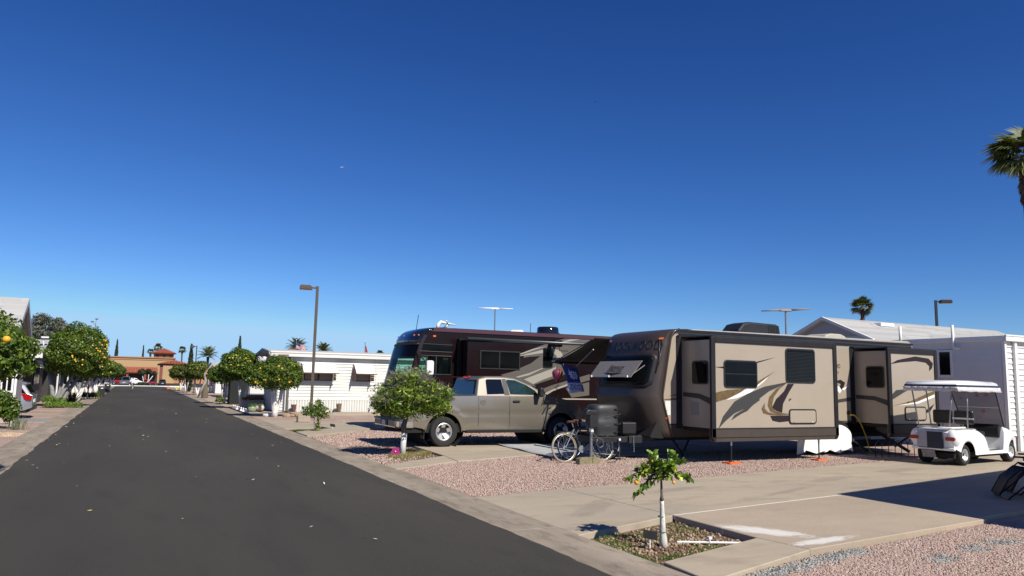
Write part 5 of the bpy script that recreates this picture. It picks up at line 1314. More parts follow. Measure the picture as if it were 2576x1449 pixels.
# pinwheel flower
pf = thing('pinwheel_flower', 'magenta garden pinwheel flower beside the whitewashed trunk', 'pinwheel', (5.72, 17.55, -.045), R(-25)); pf.scale = (.78, .78, .78)
b = MB(); b.tube([(0, 0, 0), (0, 0, .13)], .006, 5); b.build('stake', m_white, pf)
m_mag = mat('magenta_petal', (.50, .04, .22), .4)
for k in range(5):
    a = PI / 2 + .55 + k * 2 * PI / 5; c = (math.cos(a) * .085, 0, .17 + math.sin(a) * .085)
    b = MB(); b.prism([(c[0] + .058 * math.cos(t) * (1 if True else 1), c[2] + .058 * math.sin(t)) for t in [2 * PI * j / 10 for j in range(10)]], 'y', -.006, .006); b.build('petal', m_mag, pf)
b = MB(); b.ball((0, -.012, .17), .022); b.build('centre', m_white, pf)
b = MB(); b.box((-.03, -.01, 0), (.03, .01, .25)); b.box((-.035, -.03, .05), (.035, -.01, .09)); o = b.build('blue_tag_stake', mat('blue_plastic', (.02, .12, .45), .5)); o.location = (5.93, 17.85, -.045); tag(o, 'small blue plastic stake against the whitewashed trunk', 'stake')
# site marker in the near box
sm = thing('site_marker', 'small black plate on a short white post in the near tree box', 'site marker', (5.46, 7.30, -.085), R(-14))
b = MB(); b.tube([(0, 0, 0), (0, 0, .155)], .0105, 8); b.build('post', m_white, sm)
b = MB(); b.box((-.085, -.018, .12), (.085, -.012, .215)); b.v = [(v[0], v[1], v[2] - v[0] * .18) for v in b.v]; b.build('plate', m_blk, sm)
sm2 = dup_tree(sm, (6.36, 26.6, -.02), R(-20), 'small black plate on a short white post at the next lot corner'); sm['group'] = sm2['group'] = 'site marker plates'
b = MB(); b.tube([(5.95, 7.42, -.06), (6.27, 7.24, -.052), (6.62, 7.04, -.048)], .014, 8); o = b.build('irrigation_pipe', mat('pvc_white', (.70, .69, .66), .5)); tag(o, 'white plastic irrigation pipe lying across the near tree box', 'pipe')
b = MB((6.28, 7.23, -.05)); b.tube([(6.28, 7.23, -.06), (6.28, 7.23, .0)], .014, 8); b.cbox((6.28, 7.23, .0), (.05, .04, .03)); o = b.build('sprinkler_valve', m_stone_g if 'm_stone_g' in globals() else m_paper); o.location = (6.28, 7.23, -.05); tag(o, 'small riser and valve on the irrigation pipe', 'sprinkler')
# ---------------------------------------------------------------- houses
m_sid = mat('white_vinyl_siding', (.61, .61, .565), .5, var=.03, vs=2); m_sid2 = mat('white_siding', (.63, .625, .61), .5, var=.03, vs=2)
m_skt = mat('white_skirting', (.62, .62, .585), .55, var=.04, vs=2); m_brn = mat('brown_trim', (.17, .075, .05), .6, var=.1, vs=6)
m_shg = tint_mat('pale_shingle', [(0, (.43, .43, .42)), (1, (.55, .54, .52))], .85)
m_whtr = mat('white_roof', (.58, .575, .56), .7, var=.05, vs=2)
def siding_y(parent, x0, x1, y, z0, z1, pitch, m, holes=(), org=None, name='siding_board'):
    """boards running along x on a wall facing -y"""
    o = org; n = max(1, round((z1 - z0) / pitch)); pz = (z1 - z0) / n
    for i in range(n):
        za, zb_ = z0 + i * pz, z0 + (i + 1) * pz; segs = [(x0, x1)]
        for (hx0, hz0, hx1, hz1) in holes:
            if zb_ > hz0 + .01 and za < hz1 - .01:
                segs = [q for a, b_ in segs for q in ((a, min(b_, hx0)), (max(a, hx1), b_)) if q[1] - q[0] > .02]
        for a, b_ in segs:
            b = MB(o); b.prism([(y, za + .001), (y - .034, za + .001), (y - .004, zb_ - .001), (y, zb_ - .001)], 'x', a, b_); b.build(name, m, parent)
def siding_x(parent, y0, y1, x, z0, z1, pitch, m, sgn=-1, org=None, holes=(), name='siding_board'):
    n = max(1, round((z1 - z0) / pitch)); pz = (z1 - z0) / n
    for i in range(n):
        za, zb_ = z0 + i * pz, z0 + (i + 1) * pz; segs = [(y0, y1)]
        for (h0, hz0, h1, hz1) in holes:
            if zb_ > hz0 + .01 and za < hz1 - .01:
                segs = [q for a, b_ in segs for q in ((a, min(b_, h0)), (max(a, h1), b_)) if q[1] - q[0] > .02]
        for a, b_ in segs:
            b = MB(org); b.prism([(x, za + .001), (x + sgn * .034, za + .001), (x + sgn * .004, zb_ - .001), (x, zb_ - .001)], 'y', a, b_); b.build(name, m, parent)
def shingles(parent, x0, x1, ya, za, yb_, zb_, course, tab, org, seed=1, m=None):
    """roof slope facing -y from eave (ya,za) up to ridge (yb,zb)"""
    g = random.Random(seed); L = math.hypot(yb_ - ya, zb_ - za); n = max(1, round(L / course)); dy, dz = (yb_ - ya) / n, (zb_ - za) / n
    for i in range(n):
        x = x0 - (g.random() * tab if i % 2 else 0)
        while x < x1:
            w = tab * g.uniform(.8, 1.2); a, b_ = max(x, x0), min(x + w - .012, x1); x += w
            if b_ - a < .05: continue
            t = g.uniform(.010, .022); mb = MB(org)
            y0_, z0_ = ya + dy * i, za + dz * i; y1_, z1_ = ya + dy * (i + 1.05), za + dz * (i + 1.05)
            mb.add([(a, y0_, z0_ + t + .01), (b_, y0_, z0_ + t + .01), (b_, y1_, z1_ + .012), (a, y1_, z1_ + .012), (a, y0_, z0_), (b_, y0_, z0_)], [(0, 1, 2, 3), (4, 5, 1, 0)])
            o = mb.build('shingle', m or m_shg, parent)
            at = o.data.attributes.new('tint', 'FLOAT', 'POINT'); v = g.random(); at.data.foreach_set('value', [v] * len(o.data.vertices))
# --- white park home on the right side of the street
O = Vector((12, 41.6, 0)); ph = thing('park_home', 'long white park home with slatted window awnings behind the street lamp', 'house', O)
b = MB(O); b.box((7.15, 39.53, .02), (22, 43.9, 2.9)); b.box((6.62, 39.68, .02), (6.92, 43.9, 2.9)); b.box((6.92, 40.0, .02), (7.15, 43.9, 2.9)); b.build('wall', m_sid, ph)
W1 = (7.72, 1.60, 9.40, 2.5); W2 = (10.35, 1.60, 11.38, 2.5)
siding_y(ph, 7.15, 22, 39.52, .67, 2.80, .152, m_sid, [W1, W2], O); siding_y(ph, 6.62, 6.90, 39.67, .1, 2.8, .152, m_sid, (), O)
siding_x(ph, 39.68, 43.9, 6.61, .1, 2.8, .2, m_sid, -1, O)
b = MB(O); b.box((7.12, 39.47, .62), (22, 39.5, .68)); b.box((6.9, 39.6, .05), (6.96, 39.66, 2.8)); b.box((11.60, 39.48, .7), (11.66, 39.5, 2.8)); b.build('trim_board', m_sid, ph)
x = 7.15
while x < 13.4:
    b = MB(O); b.prism([(x, 39.49), (x + .06, 39.47), (x + .12, 39.49), (x + .12, 39.52), (x, 39.52)], 'z', .03, .62); b.build('skirting_panel', m_skt, ph); x += .135
b = MB(O); b.box((6.1, 39.25, 2.80), (22, 39.45, 3.02)); b.box((6.1, 39.22, 2.98), (22, 39.3, 3.06)); b.build('fascia', m_skt, ph, bevel=.01)
b = MB(O); b.prism([(39.3, 3.02), (41.6, 3.22), (43.95, 2.95), (43.95, 2.88), (41.6, 3.12), (39.3, 2.95)], 'x', 6.15, 22); b.build('roof', m_whtr, ph)
b = MB(O); b.prism([(39.25, 3.04), (41.6, 3.26), (44.4, 2.95), (44.4, 2.80), (41.6, 3.10), (39.25, 2.88)], 'x', 6.02, 6.14); b.build('rake_board', mat('grey_rake', (.36, .37, .38), .6), ph)
b = MB(O); b.prism([(39.68, 2.85), (41.6, 3.1), (43.9, 2.85)], 'x', 6.55, 6.65); b.build('gable_wall', m_sid, ph)
b = MB(O); b.box((6.5, 39.2, 2.86), (7.0, 39.24, 2.92)); b.build('peach_strip', mat('peach_trim', (.55, .36, .27), .6), ph)
b = MB(O); b.tube([(6.97, 39.45, .08), (6.97, 39.45, 2.8)], .03, 8); b.build('downspout', m_skt, ph)
def awning(x0, x1, sides):
    lip_y, zt_, zl = 38.88, 2.53, 2.03
    n = 10; fr = MB(O); fr.box((x0, lip_y - .03, zl - .05), (x1 + .08, lip_y + .03, zl)); a_ = fr.build('awning_frame', m_brn, ph)
    for i in range(n):
        t0, t1 = i / n, (i + .80) / n; b = MB(O)
        p0 = (39.47 + (lip_y - 39.47) * t0, zt_ + (zl - zt_) * t0); p1 = (39.47 + (lip_y - 39.47) * t1, zt_ + (zl - zt_) * t1)
        b.add([(x0 + .03, p0[0], p0[1]), (x1, p0[0], p0[1]), (x1, p1[0] - .01, p1[1] - .012), (x0 + .03, p1[0] - .01, p1[1] - .012)], [(0, 1, 2, 3)]); b.build('slat', m_white, a_, solid=.008)
    for xx in sides:
        for k in range(9):
            z = 1.64 + k * (zt_ - 1.64) / 9; zz = min(z + .085, zt_); f_ = max(.08, min(1, (zt_ - zz) / (zt_ - zl)))
            b = MB(O); b.box((xx, 39.47, z), (xx + .02, 39.47 - .56 * f_, zz)); b.build('side_louvre', m_brn, a_)
awning(7.68, 9.42, (7.7, 9.34)); awning(10.38, 11.42, (10.36, 11.34))
def hwin(x0, z0, x1, z1, parent, y, n=1, shade=True, org=None):
    f = MB(org); f.box((x0, y - .01, z0), (x1, y + .01, z1)); o = f.build('window', m_blkm, parent)
    w = (x1 - x0) / n
    for i in range(n):
        b = MB(org); b.box((x0 + i * w + .05, y - .016, z0 + .05), (x0 + (i + 1) * w - .05, y - .011, z1 - .05)); b.build('pane', mat('shaded_pane', (.30, .28, .25), .15, spec=.6) if shade else m_glass, o)
    return o
hwin(7.85, 1.62, 9.32, 2.35, ph, 39.505, 2, org=O); hwin(10.45, 1.62, 11.34, 2.35, ph, 39.505, 1, org=O)
# --- house at the right
O = Vector((26, 17, 0)); rh = thing('park_home', 'white-roofed house with shaded blue grey siding behind the golf cart', 'house', O)
b = MB(O); b.box((24.02, 14.16, -.1), (40, 19.0, 3.4)); b.build('wall', m_sid2, rh)
siding_x(rh, 14.2, 19.0, 24.0, .1, 3.34, .2, m_sid2, -1, O, [(15.78, 2.25, 16.26, 3.1)])
siding_y(rh, 24.06, 30, 14.15, .45, 3.34, .17, m_sid2, (), O)
b = MB(O); b.box((23.97, 14.08, .0), (24.07, 14.18, 3.36)); b.box((24.42, 14.04, .0), (24.54, 14.12, 3.36)); b.build('corner_post', m_white, rh)
for k in range(30):
    b = MB(O); b.box((24.56 + k * .11, 14.07, -.05), (24.64 + k * .11, 14.11, .42)); b.build('skirting_panel', m_skt, rh)
b = MB(O); b.box((23.9, 13.98, 3.34), (40, 14.12, 3.52)); b.box((23.9, 14.12, 3.34), (24.05, 19.4, 3.52)); b.box((23.88, 13.96, 3.49), (40, 14.02, 3.54)); b.build('gutter_fascia', m_white, rh, bevel=.015)
b = MB(O); b.box((24.05, 14.12, 3.4), (40, 19.3, 3.48)); b.build('flat_roof', m_whtr, rh)
f = MB(O); f.box((23.95, 15.76, 2.22), (23.99, 16.28, 3.12)); o = f.build('window', m_white, rh); f = MB(O); f.box((23.94, 15.84, 2.30), (23.95, 16.2, 3.05)); f.build('pane', m_glass, o)
for (yy, z0, z1, el) in ((17.55, 3.3, 3.98, 0), (15.66, 3.17, 3.92, 1)):
    b = MB(O); b.tube(([(23.88, yy, z1), (23.88, yy, z0)] if not el else [(23.88, yy, z1), (23.88, yy, z0 + .06), (23.88, yy - .05, z0), (23.88, yy - .22, z0 - .01)]), .045, 10); b.build('vent_pipe', m_white, rh, smooth=True)
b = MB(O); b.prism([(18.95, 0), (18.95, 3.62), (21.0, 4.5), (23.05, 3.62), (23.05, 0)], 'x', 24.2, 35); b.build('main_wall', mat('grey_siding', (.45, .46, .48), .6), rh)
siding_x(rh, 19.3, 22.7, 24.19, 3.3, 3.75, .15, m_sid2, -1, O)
b = MB(O); b.prism([(18.72, 3.50), (18.72, 3.60), (21.0, 4.56), (23.28, 3.60), (23.28, 3.50), (21.0, 4.44)], 'x', 23.98, 24.1); b.build('rake_board', m_sid2, rh)
b = MB(O); b.prism([(18.74, 3.56), (21.0, 4.53), (21.0, 4.40), (18.74, 3.44)], 'x', 24.1, 35.2); b.prism([(23.26, 3.56), (21.0, 4.53), (21.0, 4.40), (23.26, 3.44)], 'x', 24.1, 35.2); b.build('roof', m_whtr, rh)
shingles(rh, 24.1, 35.2, 18.70, 3.56, 21.0, 4.53, .19, 1.9, O, 3)
b = MB(O); b.box((26.5, 20.3, 4.28), (27.3, 20.6, 4.42)); b.build('skylight', m_white, rh, bevel=.02)
# blue canvas corner by the wall
b = MB(); b.prism([(0, 0), (.9, .15), (.9, -.25), (.15, -.02)], 'y', 0, .02); o = b.build('blue_tarpaulin', mat('blue_canvas', (.02, .10, .42), .6)); o.location = (23.2, 12.4, .92); tag(o, 'bright blue canvas corner at the right edge in front of the white siding', 'tarpaulin')
b = MB(); b.tube([(0, 0, 0), (0, 0, .9)], .02, 6); b.build('pole', m_steel, o).location = (.7, 0, -.92)
# --- carport just outside the frame: its roof throws the big shade on the pad
O = Vector((14, 5, 0)); cp = thing('carport', 'white patio carport whose flat roof shades the pad on the right', 'carport', O)
dxs, dys = -.19 * 3.0, -.92 * 3.0 / .8
sx_ = math.sin(SUN_AZ) / math.tan(SUN_EL) * 3.0; sy_ = math.cos(SUN_AZ) / math.tan(SUN_EL) * 3.0
def lift(x, y): return (x + sx_, y + sy_)
P = [lift(10.93, 9.26), lift(10.90, 6.2), lift(20, 7.0), lift(20, 11.1)]
b = MB(O); b.prism(P, 'z', 3.0, 3.09); b.build('roof', m_white, cp)
for (x, y) in ((P[0][0] + .3, P[0][1] - .25), (P[1][0] + .3, P[1][1] + .15), (P[2][0] - .3, P[2][1] + .2), (P[3][0] - .3, P[3][1] - .3)):
    b = MB(O); b.tube([(x, y, -.05), (x, y, 3.0)], .045, 8); b.build('post', m_white, cp)
# --- left side: near house corner, gabled house, low house behind
m_pink = mat('pinkish_siding', (.50, .42, .39), .6, var=.04, vs=2); m_brw = mat('brown_gable', (.085, .048, .036), .7, var=.15, vs=3)
O = Vector((-6, 32.2, 0)); nh = thing('sun_room', 'pinkish sided room with a white window at the left edge beside the silver car', 'house', O)
b = MB(O); b.box((-10, 31.24, 0), (-3.58, 33.0, 2.65)); b.build('wall', m_pink, nh)
siding_y(nh, -10, -3.58, 31.24, .75, 2.6, .19, m_pink, [(-4.0, 1.04, -3.62, 2.3), (-5.2, 1.04, -4.15, 2.3)], O)
for (a, c) in ((-4.0, -3.64), (-5.15, -4.2)):
    f = MB(O); f.box((a, 31.19, 1.05), (c, 31.22, 2.3)); o = f.build('window', m_white, nh)
    nn = 2 if c - a < .5 else 4
    for k in range(nn):
        w = (c - a - .06) / nn; q = MB(O); q.box((a + .04 + k * w, 31.18, 1.12), (a + .02 + (k + 1) * w - .02, 31.19, 2.2)); q.build('pane', m_glass, o)
b = MB(O); b.box((-3.62, 31.18, 0), (-3.55, 31.26, 2.65)); b.build('corner_post', m_white, nh)
b = MB(O); b.box((-10.2, 31.0, 2.65), (-3.5, 33.2, 2.75)); b.build('roof', m_whtr, nh)
O = Vector((-8, 40, 0)); gh = thing('gabled_house', 'house with a steep white shingled gable above the silver hatchback', 'house', O)
b = MB(O); b.box((-20, 37.6, 0), (-4.95, 42.6, 2.95)); b.prism([(37.6, 2.95), (40.1, 4.75), (42.6, 2.95)], 'x', -20, -4.95); b.build('wall', m_brw, gh)
for s, ye in ((-1, 36.9), (1, 43.2)):
    b = MB(O); b.add([(-4.42, 40.1, 5.02), (-20, 40.1, 5.02), (-20, ye, 3.0), (-4.42, ye, 3.0), (-4.42, 40.1, 4.93), (-20, 40.1, 4.93), (-20, ye, 2.91), (-4.42, ye, 2.91)], [(0, 1, 2, 3), (7, 6, 5, 4), (0, 3, 7, 4), (1, 5, 6, 2), (2, 6, 7, 3), (0, 4, 5, 1)]); b.build('roof', m_whtr, gh)
    b = MB(O); b.add([(-4.40, 40.1, 5.03), (-4.40, ye, 3.01), (-4.40, ye, 2.78), (-4.40, 40.1, 4.72), (-4.52, 40.1, 5.0), (-4.52, ye, 3.0), (-4.52, ye, 2.78), (-4.52, 40.1, 4.72)], [(0, 1, 2, 3), (7, 6, 5, 4), (0, 4, 5, 1), (1, 5, 6, 2), (2, 6, 7, 3), (3, 7, 4, 0)]); b.build('rake_board', mat('grey_white_board', (.52, .53, .56), .6), gh)
shingles(gh, -10, -4.42, 36.88, 3.0, 40.1, 5.04, .27, .95, O, 5)
O = Vector((-7, 50, 0)); h2 = thing('low_house', 'low house with a grey white roof and dark brown porch behind the hatchback', 'house', O)
b = MB(O); b.box((-20, 48.4, 0), (-4.85, 54, 2.7)); b.build('wall', mat('dark_brown_wall', (.075, .058, .048), .7, var=.1), h2)
b = MB(O); b.prism([(46.9, 2.72), (50.5, 3.55), (54.6, 2.8), (54.6, 2.65), (50.5, 3.35), (46.9, 2.62)], 'x', -20, -4.35); b.build('roof', m_shg if False else m_whtr, h2)
shingles(h2, -9, -4.33, 46.88, 2.73, 50.5, 3.58, .3, 1.0, O, 6)
b = MB(O); b.box((-20, 46.82, 2.5), (-4.3, 46.9, 2.74)); b.box((-20, 46.85, 2.36), (-4.6, 46.9, 2.42)); b.build('fascia', m_white, h2)
b = MB(O); b.box((-4.86, 48.9, 1.05), (-4.80, 51.5, 2.3)); o = b.build('window', m_blkm, h2)
for k in range(3):
    q = MB(O); q.box((-4.80, 49.0 + k * .85, 1.12), (-4.79, 49.75 + k * .85, 2.22)); q.build('pane', mat('striped_reflection_pane', (.10, .12, .12), .08, spec=.8), o)
for k in range(5):
    q = MB(O); z = 2.35 - k * .09; q.box((-4.79 + k * .06, 48.8, z), (-4.73 + k * .06, 51.6, z + .03)); q.build('awning_slat', m_white, h2)
for yy in (52.5, 56.5, 60.5):
    b = MB(O); b.tube([(-3.95, yy, 0), (-3.95, yy, 2.4)], .05, 6); b.build('porch_post', m_white, h2)
b = MB(O); b.box((-9, 55, 0), (-4.6, 63, 2.5)); b.build('porch_wall', mat('porch_dark', (.05, .045, .045), .8, var=.2), h2); b = MB(O); b.box((-9, 54.7, 2.45), (-3.7, 63.2, 2.6)); b.build('porch_roof', m_whtr, h2)
b = MB(O); b.box((-4.6, 48.5, 3.62), (-4.25, 48.9, 3.7)); b.box((-4.5, 48.65, 3.2), (-4.45, 48.75, 3.62)); b.build('roof_vent', m_white, h2)
# far homes along both sides (visible under the crowns)
for i, (x0, x1, y0, y1, h, mm, lab) in enumerate(((-14, -4.4, 66, 73, 2.5, m_pink, 'pinkish home under the orange trees far down the left row'), (-14, -4.4, 77, 86, 2.6, m_sid, 'white home under the trees far down the left row'), (-14, -4.3, 91, 103, 2.5, mat('tan_home', (.40, .30, .22), .7), 'tan home at the far end of the left row'),
                                       (7.0, 18, 53, 58, 2.7, m_sid, 'white home behind the second orange tree on the right'), (7.2, 18, 66, 71, 2.6, m_sid, 'white home with an arched doorway beside the leaning trunk'), (7.4, 18, 80, 87, 2.6, m_sid2, 'pale home behind the far green trees on the right'))):
    cx_, cy_ = (x0 + x1) / 2, (y0 + y1) / 2; t = thing('distant_home', lab, 'house', (cx_, cy_, 0)); O = Vector((cx_, cy_, 0))
    b = MB(O); b.box((x0, y0, 0), (x1, y1, h)); b.build('wall', mm, t)
    b = MB(O); b.prism([(y0 - .3, h), (cy_, h + .5), (y1 + .3, h), (y1 + .3, h - .12), (y0 - .3, h - .12)], 'x', x0 - .3, x1 + .3); b.build('roof', m_whtr, t)
    sx = x1 if x0 < 0 else x0; d_ = .02 if x0 < 0 else -.02
    for k in range(2):
        b = MB(O); b.box((sx, y0 + 1.2 + k * 2.4, .9 if k == 0 else .1), (sx + d_, y0 + 2.3 + k * 2.4, 2.0)); b.build('window' if k == 0 else 'door', m_glass, t)
        b = MB(O); xa = (x0 + 1 if x0 > 0 else x1 - 2.4) + k * 0; b.box((xa + k * 2, y0 - .02, .9), (xa + 1 + k * 2, y0, 2.0)); b.build('window', m_glass, t)
# RVs whose roofs show above the white park home
for i, (x0, x1, y, h, acs, lab) in enumerate(((8.0, 18.6, 54.5, 3.42, (8.85, 13.45, 15.6), 'white trailer whose roof with black air conditioners shows over the park home'),)):
    O = Vector(((x0 + x1) / 2, y + 1.2, 0)); t = thing('parked_trailer', lab, 'travel trailer', O)
    b = MB(O); b.box((x0, y, .5), (x1, y + 2.5, h)); b.build('body', m_white, t, bevel=.05)
    for a in acs:
        b = MB(O); b.prism([(a - .55, h), (a - .45, h + .16), (a + .5, h + .2), (a + .55, h)], 'y', y + .6, y + 1.4); b.build('air_conditioner', m_blk, t, bevel=.03)
    b = MB(O); b.box((14.0, y + .8, h), (14.2, y + 1.0, h + .16)); b.ball((14.5, y + .9, h + .1), (.2, .2, .14)); b.build('satellite_dish', m_blkm, t)
    for xx in (x0 + 3, x0 + 4, x1 - 3): wheel(t, Vector((xx, y + .2, .36)) - O, .36, .2, .2, -1, 0)

# ---------------------------------------------------------------- street lamps
def lamp(label, loc, h, arm, rz, m, w=.065):
    t = thing('street_lamp', label, 'street lamp', loc, rz, 'street lamps')
    b = MB(); b.box((-w, -w, .12), (w, w, h)); b.build('pole', m, t, bevel=.008)
    b = MB(); b.box((-.16, -.16, 0), (.16, .16, .03)); b.box((-.09, -.09, .03), (.09, .09, .12)); b.build('base', m, t)
    b = MB(); b.box((w, -.03, h - .12), (w + .18, .03, h - .05)); b.build('arm', m, t)
    b = MB(); b.prism([(w + .16, h - .18), (w + .16, h - .03), (w + .24, h + .03), (arm - .05, h + .03), (arm, h - .05), (arm, h - .18)], 'y', -.19, .19); hd = b.build('lamp_head', m, t, bevel=.02)
    b = MB(); b.box((w + .26, -.14, h - .195), (arm - .06, .14, h - .178)); b.build('lens', mat('frosted_lens', (.5, .5, .46), .3), hd)
    return t
m_lamp = mat('bronze_lamp_paint', (.115, .09, .068), .5, var=.06, vs=5)
lamp('brown street lamp rising in front of the white park home', (7.30, 34.75, 0), 5.93, .78, R(168), m_lamp)
lamp('dark street lamp sticking up behind the white roof on the right', (41.6, 28.2, 0), 7.0, .85, R(-35), mat('dark_lamp_paint', (.025, .025, .028), .5))
lamp('small far street lamp beside the date palm and the cypress', (5.45, 80, 0), 4.6, .5, R(170), m_lamp, .05)
# ---------------------------------------------------------------- trees
m_leaf = tint_mat('citrus_leaf', [(0, (.030, .060, .008)), (.3, (.060, .110, .013)), (.6, (.115, .175, .022)), (.85, (.21, .26, .035)), (1, (.42, .38, .07))], .42, .25)
m_leaf2 = tint_mat('citrus_leaf_olive', [(0, (.032, .05, .010)), (.4, (.075, .105, .016)), (.7, (.15, .18, .025)), (1, (.32, .29, .06))], .5, .2)
m_leafb = tint_mat('citrus_leaf_bright', [(0, (.05, .09, .010)), (.35, (.10, .17, .016)), (.7, (.20, .27, .03)), (1, (.45, .42, .08))], .42, .28)
m_wash = mat('whitewashed_bark', (.62, .61, .58), .9, var=.18, vs=9, bump=.5, bs=30)
m_bark = mat('grey_bark', (.16, .14, .12), .9, var=.3, vs=12, bump=.6, bs=30)
m_twig = mat('dead_twig', (.25, .22, .19), .9)
m_org = mat('orange_peel', (.80, .38, .02), .4, var=.08, vs=4); m_org2 = mat('yellow_fruit', (.75, .52, .05), .45, var=.1, vs=4)
b = MB(); b.ball((0, 0, 0), 1, 10, 7); ORG = b.build('orange', m_org, smooth=True); omesh = ORG.data; bpy.data.objects.remove(ORG)
b = MB(); b.ball((0, 0, 0), 1, 8, 5); O2 = b.build('orange', m_org2, smooth=True); omesh2 = O2.data; bpy.data.objects.remove(O2)
def citrus(label, base, lobes, stems, leaf, seed, fruit=(), name='orange_tree', stem_m=None, lm=None, shell=.55, group='orange trees lining the street', twigs=0, flat=-.55, lump=.10, r0=.10, aspect=.5, fr=.045):
    t = thing(name, label, 'tree', base, group=group); B = Vector(base)
    L = [(x - B.x, y - B.y, z - B.z, rx, ry, rz, n) for (x, y, z, rx, ry, rz, n) in lobes]
    V, F, T = leaf_cloud(L, leaf, aspect, seed, .62, .35, shell, lump, flat=flat)
    raw_mesh('crown', V, F, lm or m_leaf, t, T)
    g = random.Random(seed)
    for (bx, by, tips) in stems:
        b = MB(B)
        for k, (tx, ty, tz) in enumerate(tips):
            p0 = Vector((bx, by, B.z)); p1 = Vector((tx, ty, tz)); mid = p0.lerp(p1, .45) + Vector((g.uniform(-.08, .08), g.uniform(-.08, .08), .06))
            branch(b, [p0 + Vector((0, 0, -.03)), p0.lerp(mid, .35), mid, p1], r0 * (1 if k == 0 else .8), r0 * .45, 8)
        b.build('trunk', stem_m or m_wash, t, smooth=True)
    if twigs:
        b = MB(B)
        for k in range(twigs):
            (x, y, z, rx, ry, rz, n) = lobes[g.randrange(len(lobes))]; a = g.uniform(0, 2 * PI); u = g.uniform(-.2, 1); rr = math.sqrt(max(0, 1 - u * u))
            e = Vector((x + rx * rr * math.cos(a) * 1.04, y + ry * rr * math.sin(a) * 1.04, z + rz * u * 1.04)); s = Vector((x, y, z)).lerp(e, .45); m_ = s.lerp(e, .5) + Vector((g.uniform(-.08, .08),) * 3)
            b.tube([s, m_, e], [.008, .006, .003], 4, False)
            for q in range(2): b.tube([m_.lerp(e, .3 * q + .3), m_.lerp(e, .9) + Vector((g.uniform(-.12, .12), g.uniform(-.12, .12), g.uniform(-.03, .12)))], [.004, .002], 3, False)
        stuff(b.build('twigs', m_twig, t, weld=False))
    for k in range(int(fruit[0]) if fruit else 0):
        (x, y, z, rx, ry, rz, n) = lobes[0] if len(lobes) == 1 or g.random() < .6 else g.choice(lobes); a = R(g.gauss(fruit[1], fruit[2])); u = g.uniform(-.55, .55) + (fruit[3] if len(fruit) > 3 else 0); rr = math.sqrt(max(0, 1 - u * u))
        p = (x + rx * rr * math.cos(a) * 1.0 - B.x, y + ry * rr * math.sin(a) * 1.0 - B.y, z + rz * u - B.z)
        o = bpy.data.objects.new('orange', omesh if g.random() < .5 else omesh2); COL.objects.link(o); o.parent = t; s = fr * g.uniform(.85, 1.15); o.location = p; o.scale = (s, s, s * 1.0)
    return t
citrus('rounded orange tree in front of the lamp and the white park home', (5.85, 35.45, 0), [(5.85, 35.3, 1.92, 1.02, 1.0, .76, 9500), (5.15, 35.3, 1.78, .68, .7, .6, 3500), (6.4, 35.2, 1.80, .55, .6, .58, 2800)], [(5.85, 35.45, [(5.75, 35.3, 1.35), (6.1, 35.3, 1.5), (5.6, 35.4, 1.3)])], .10, 11, (13, -85, 45, -.05), fr=.045, r0=.15)
citrus('taller orange tree behind the stone pots, its crown touching the next one', (5.55, 44, 0), [(5.18, 43.8, 2.38, 1.0, 1.0, .86, 9500), (4.7, 44, 1.9, .6, .7, .5, 2600), (5.8, 43.9, 2.0, .55, .6, .6, 2500)], [(5.5, 44, [(5.2, 43.9, 1.6), (5.8, 43.9, 1.7)])], .115, 12, (12, -90, 50, .05), fr=.042, r0=.14)
citrus('low orange tree with a white trunk left of the dark doorway', (5.3, 51.3, 0), [(4.95, 51.3, 1.82, .78, .8, .58, 5200)], [(5.3, 51.3, [(5.1, 51.3, 1.4), (5.4, 51.3, 1.4)])], .12, 13, (9, -90, 50), fr=.05)
citrus('olive green clipped tree behind the leaning dead trunk', (5.4, 73, 0), [(5.15, 73, 2.12, 1.1, 1.1, .88, 6500)], [(5.3, 73, [(5.0, 73, 1.5), (5.5, 73, 1.5)])], .15, 14, (5, -90, 50), lm=m_leaf2, fr=.05)
citrus('dark clipped tree beyond the leaning trunk, nearest the tan building', (4.9, 92, 0), [(4.75, 92, 2.0, 1.15, 1.1, .85, 5000)], [(4.9, 92, [(4.6, 92, 1.5), (5.1, 92, 1.5)])], .18, 15, (), lm=m_leaf2)
citrus('thin pale green tree among the far right row', (4.9, 82, 0), [(4.75, 82, 2.0, .9, .9, .75, 4000)], [(4.9, 82, [(4.6, 82, 1.5), (5.1, 82, 1.5)])], .16, 16, (3, -90, 40), lm=m_leaf2, fr=.05)
citrus('big domed orange tree heavy with fruit on the left side of the street', (-3.5, 46, 0), [(-2.68, 45.9, 2.92, 1.45, 1.4, 1.33, 21000), (-3.2, 45.9, 2.4, 1.0, 1.0, .8, 5000), (-1.95, 46.1, 2.3, .7, .9, .62, 4000)], [(-3.5, 46, [(-3.9, 46, 1.9), (-3.2, 46, 1.9), (-2.6, 46, 2.1)]), (-3.35, 46.3, [(-2.4, 46.2, 1.8)])], .115, 17, (60, -38, 30, -.1), stem_m=mat('grey_whitewash', (.30, .30, .29), .9, var=.3, vs=8, bump=.5), r0=.16, flat=-.62, fr=.048)
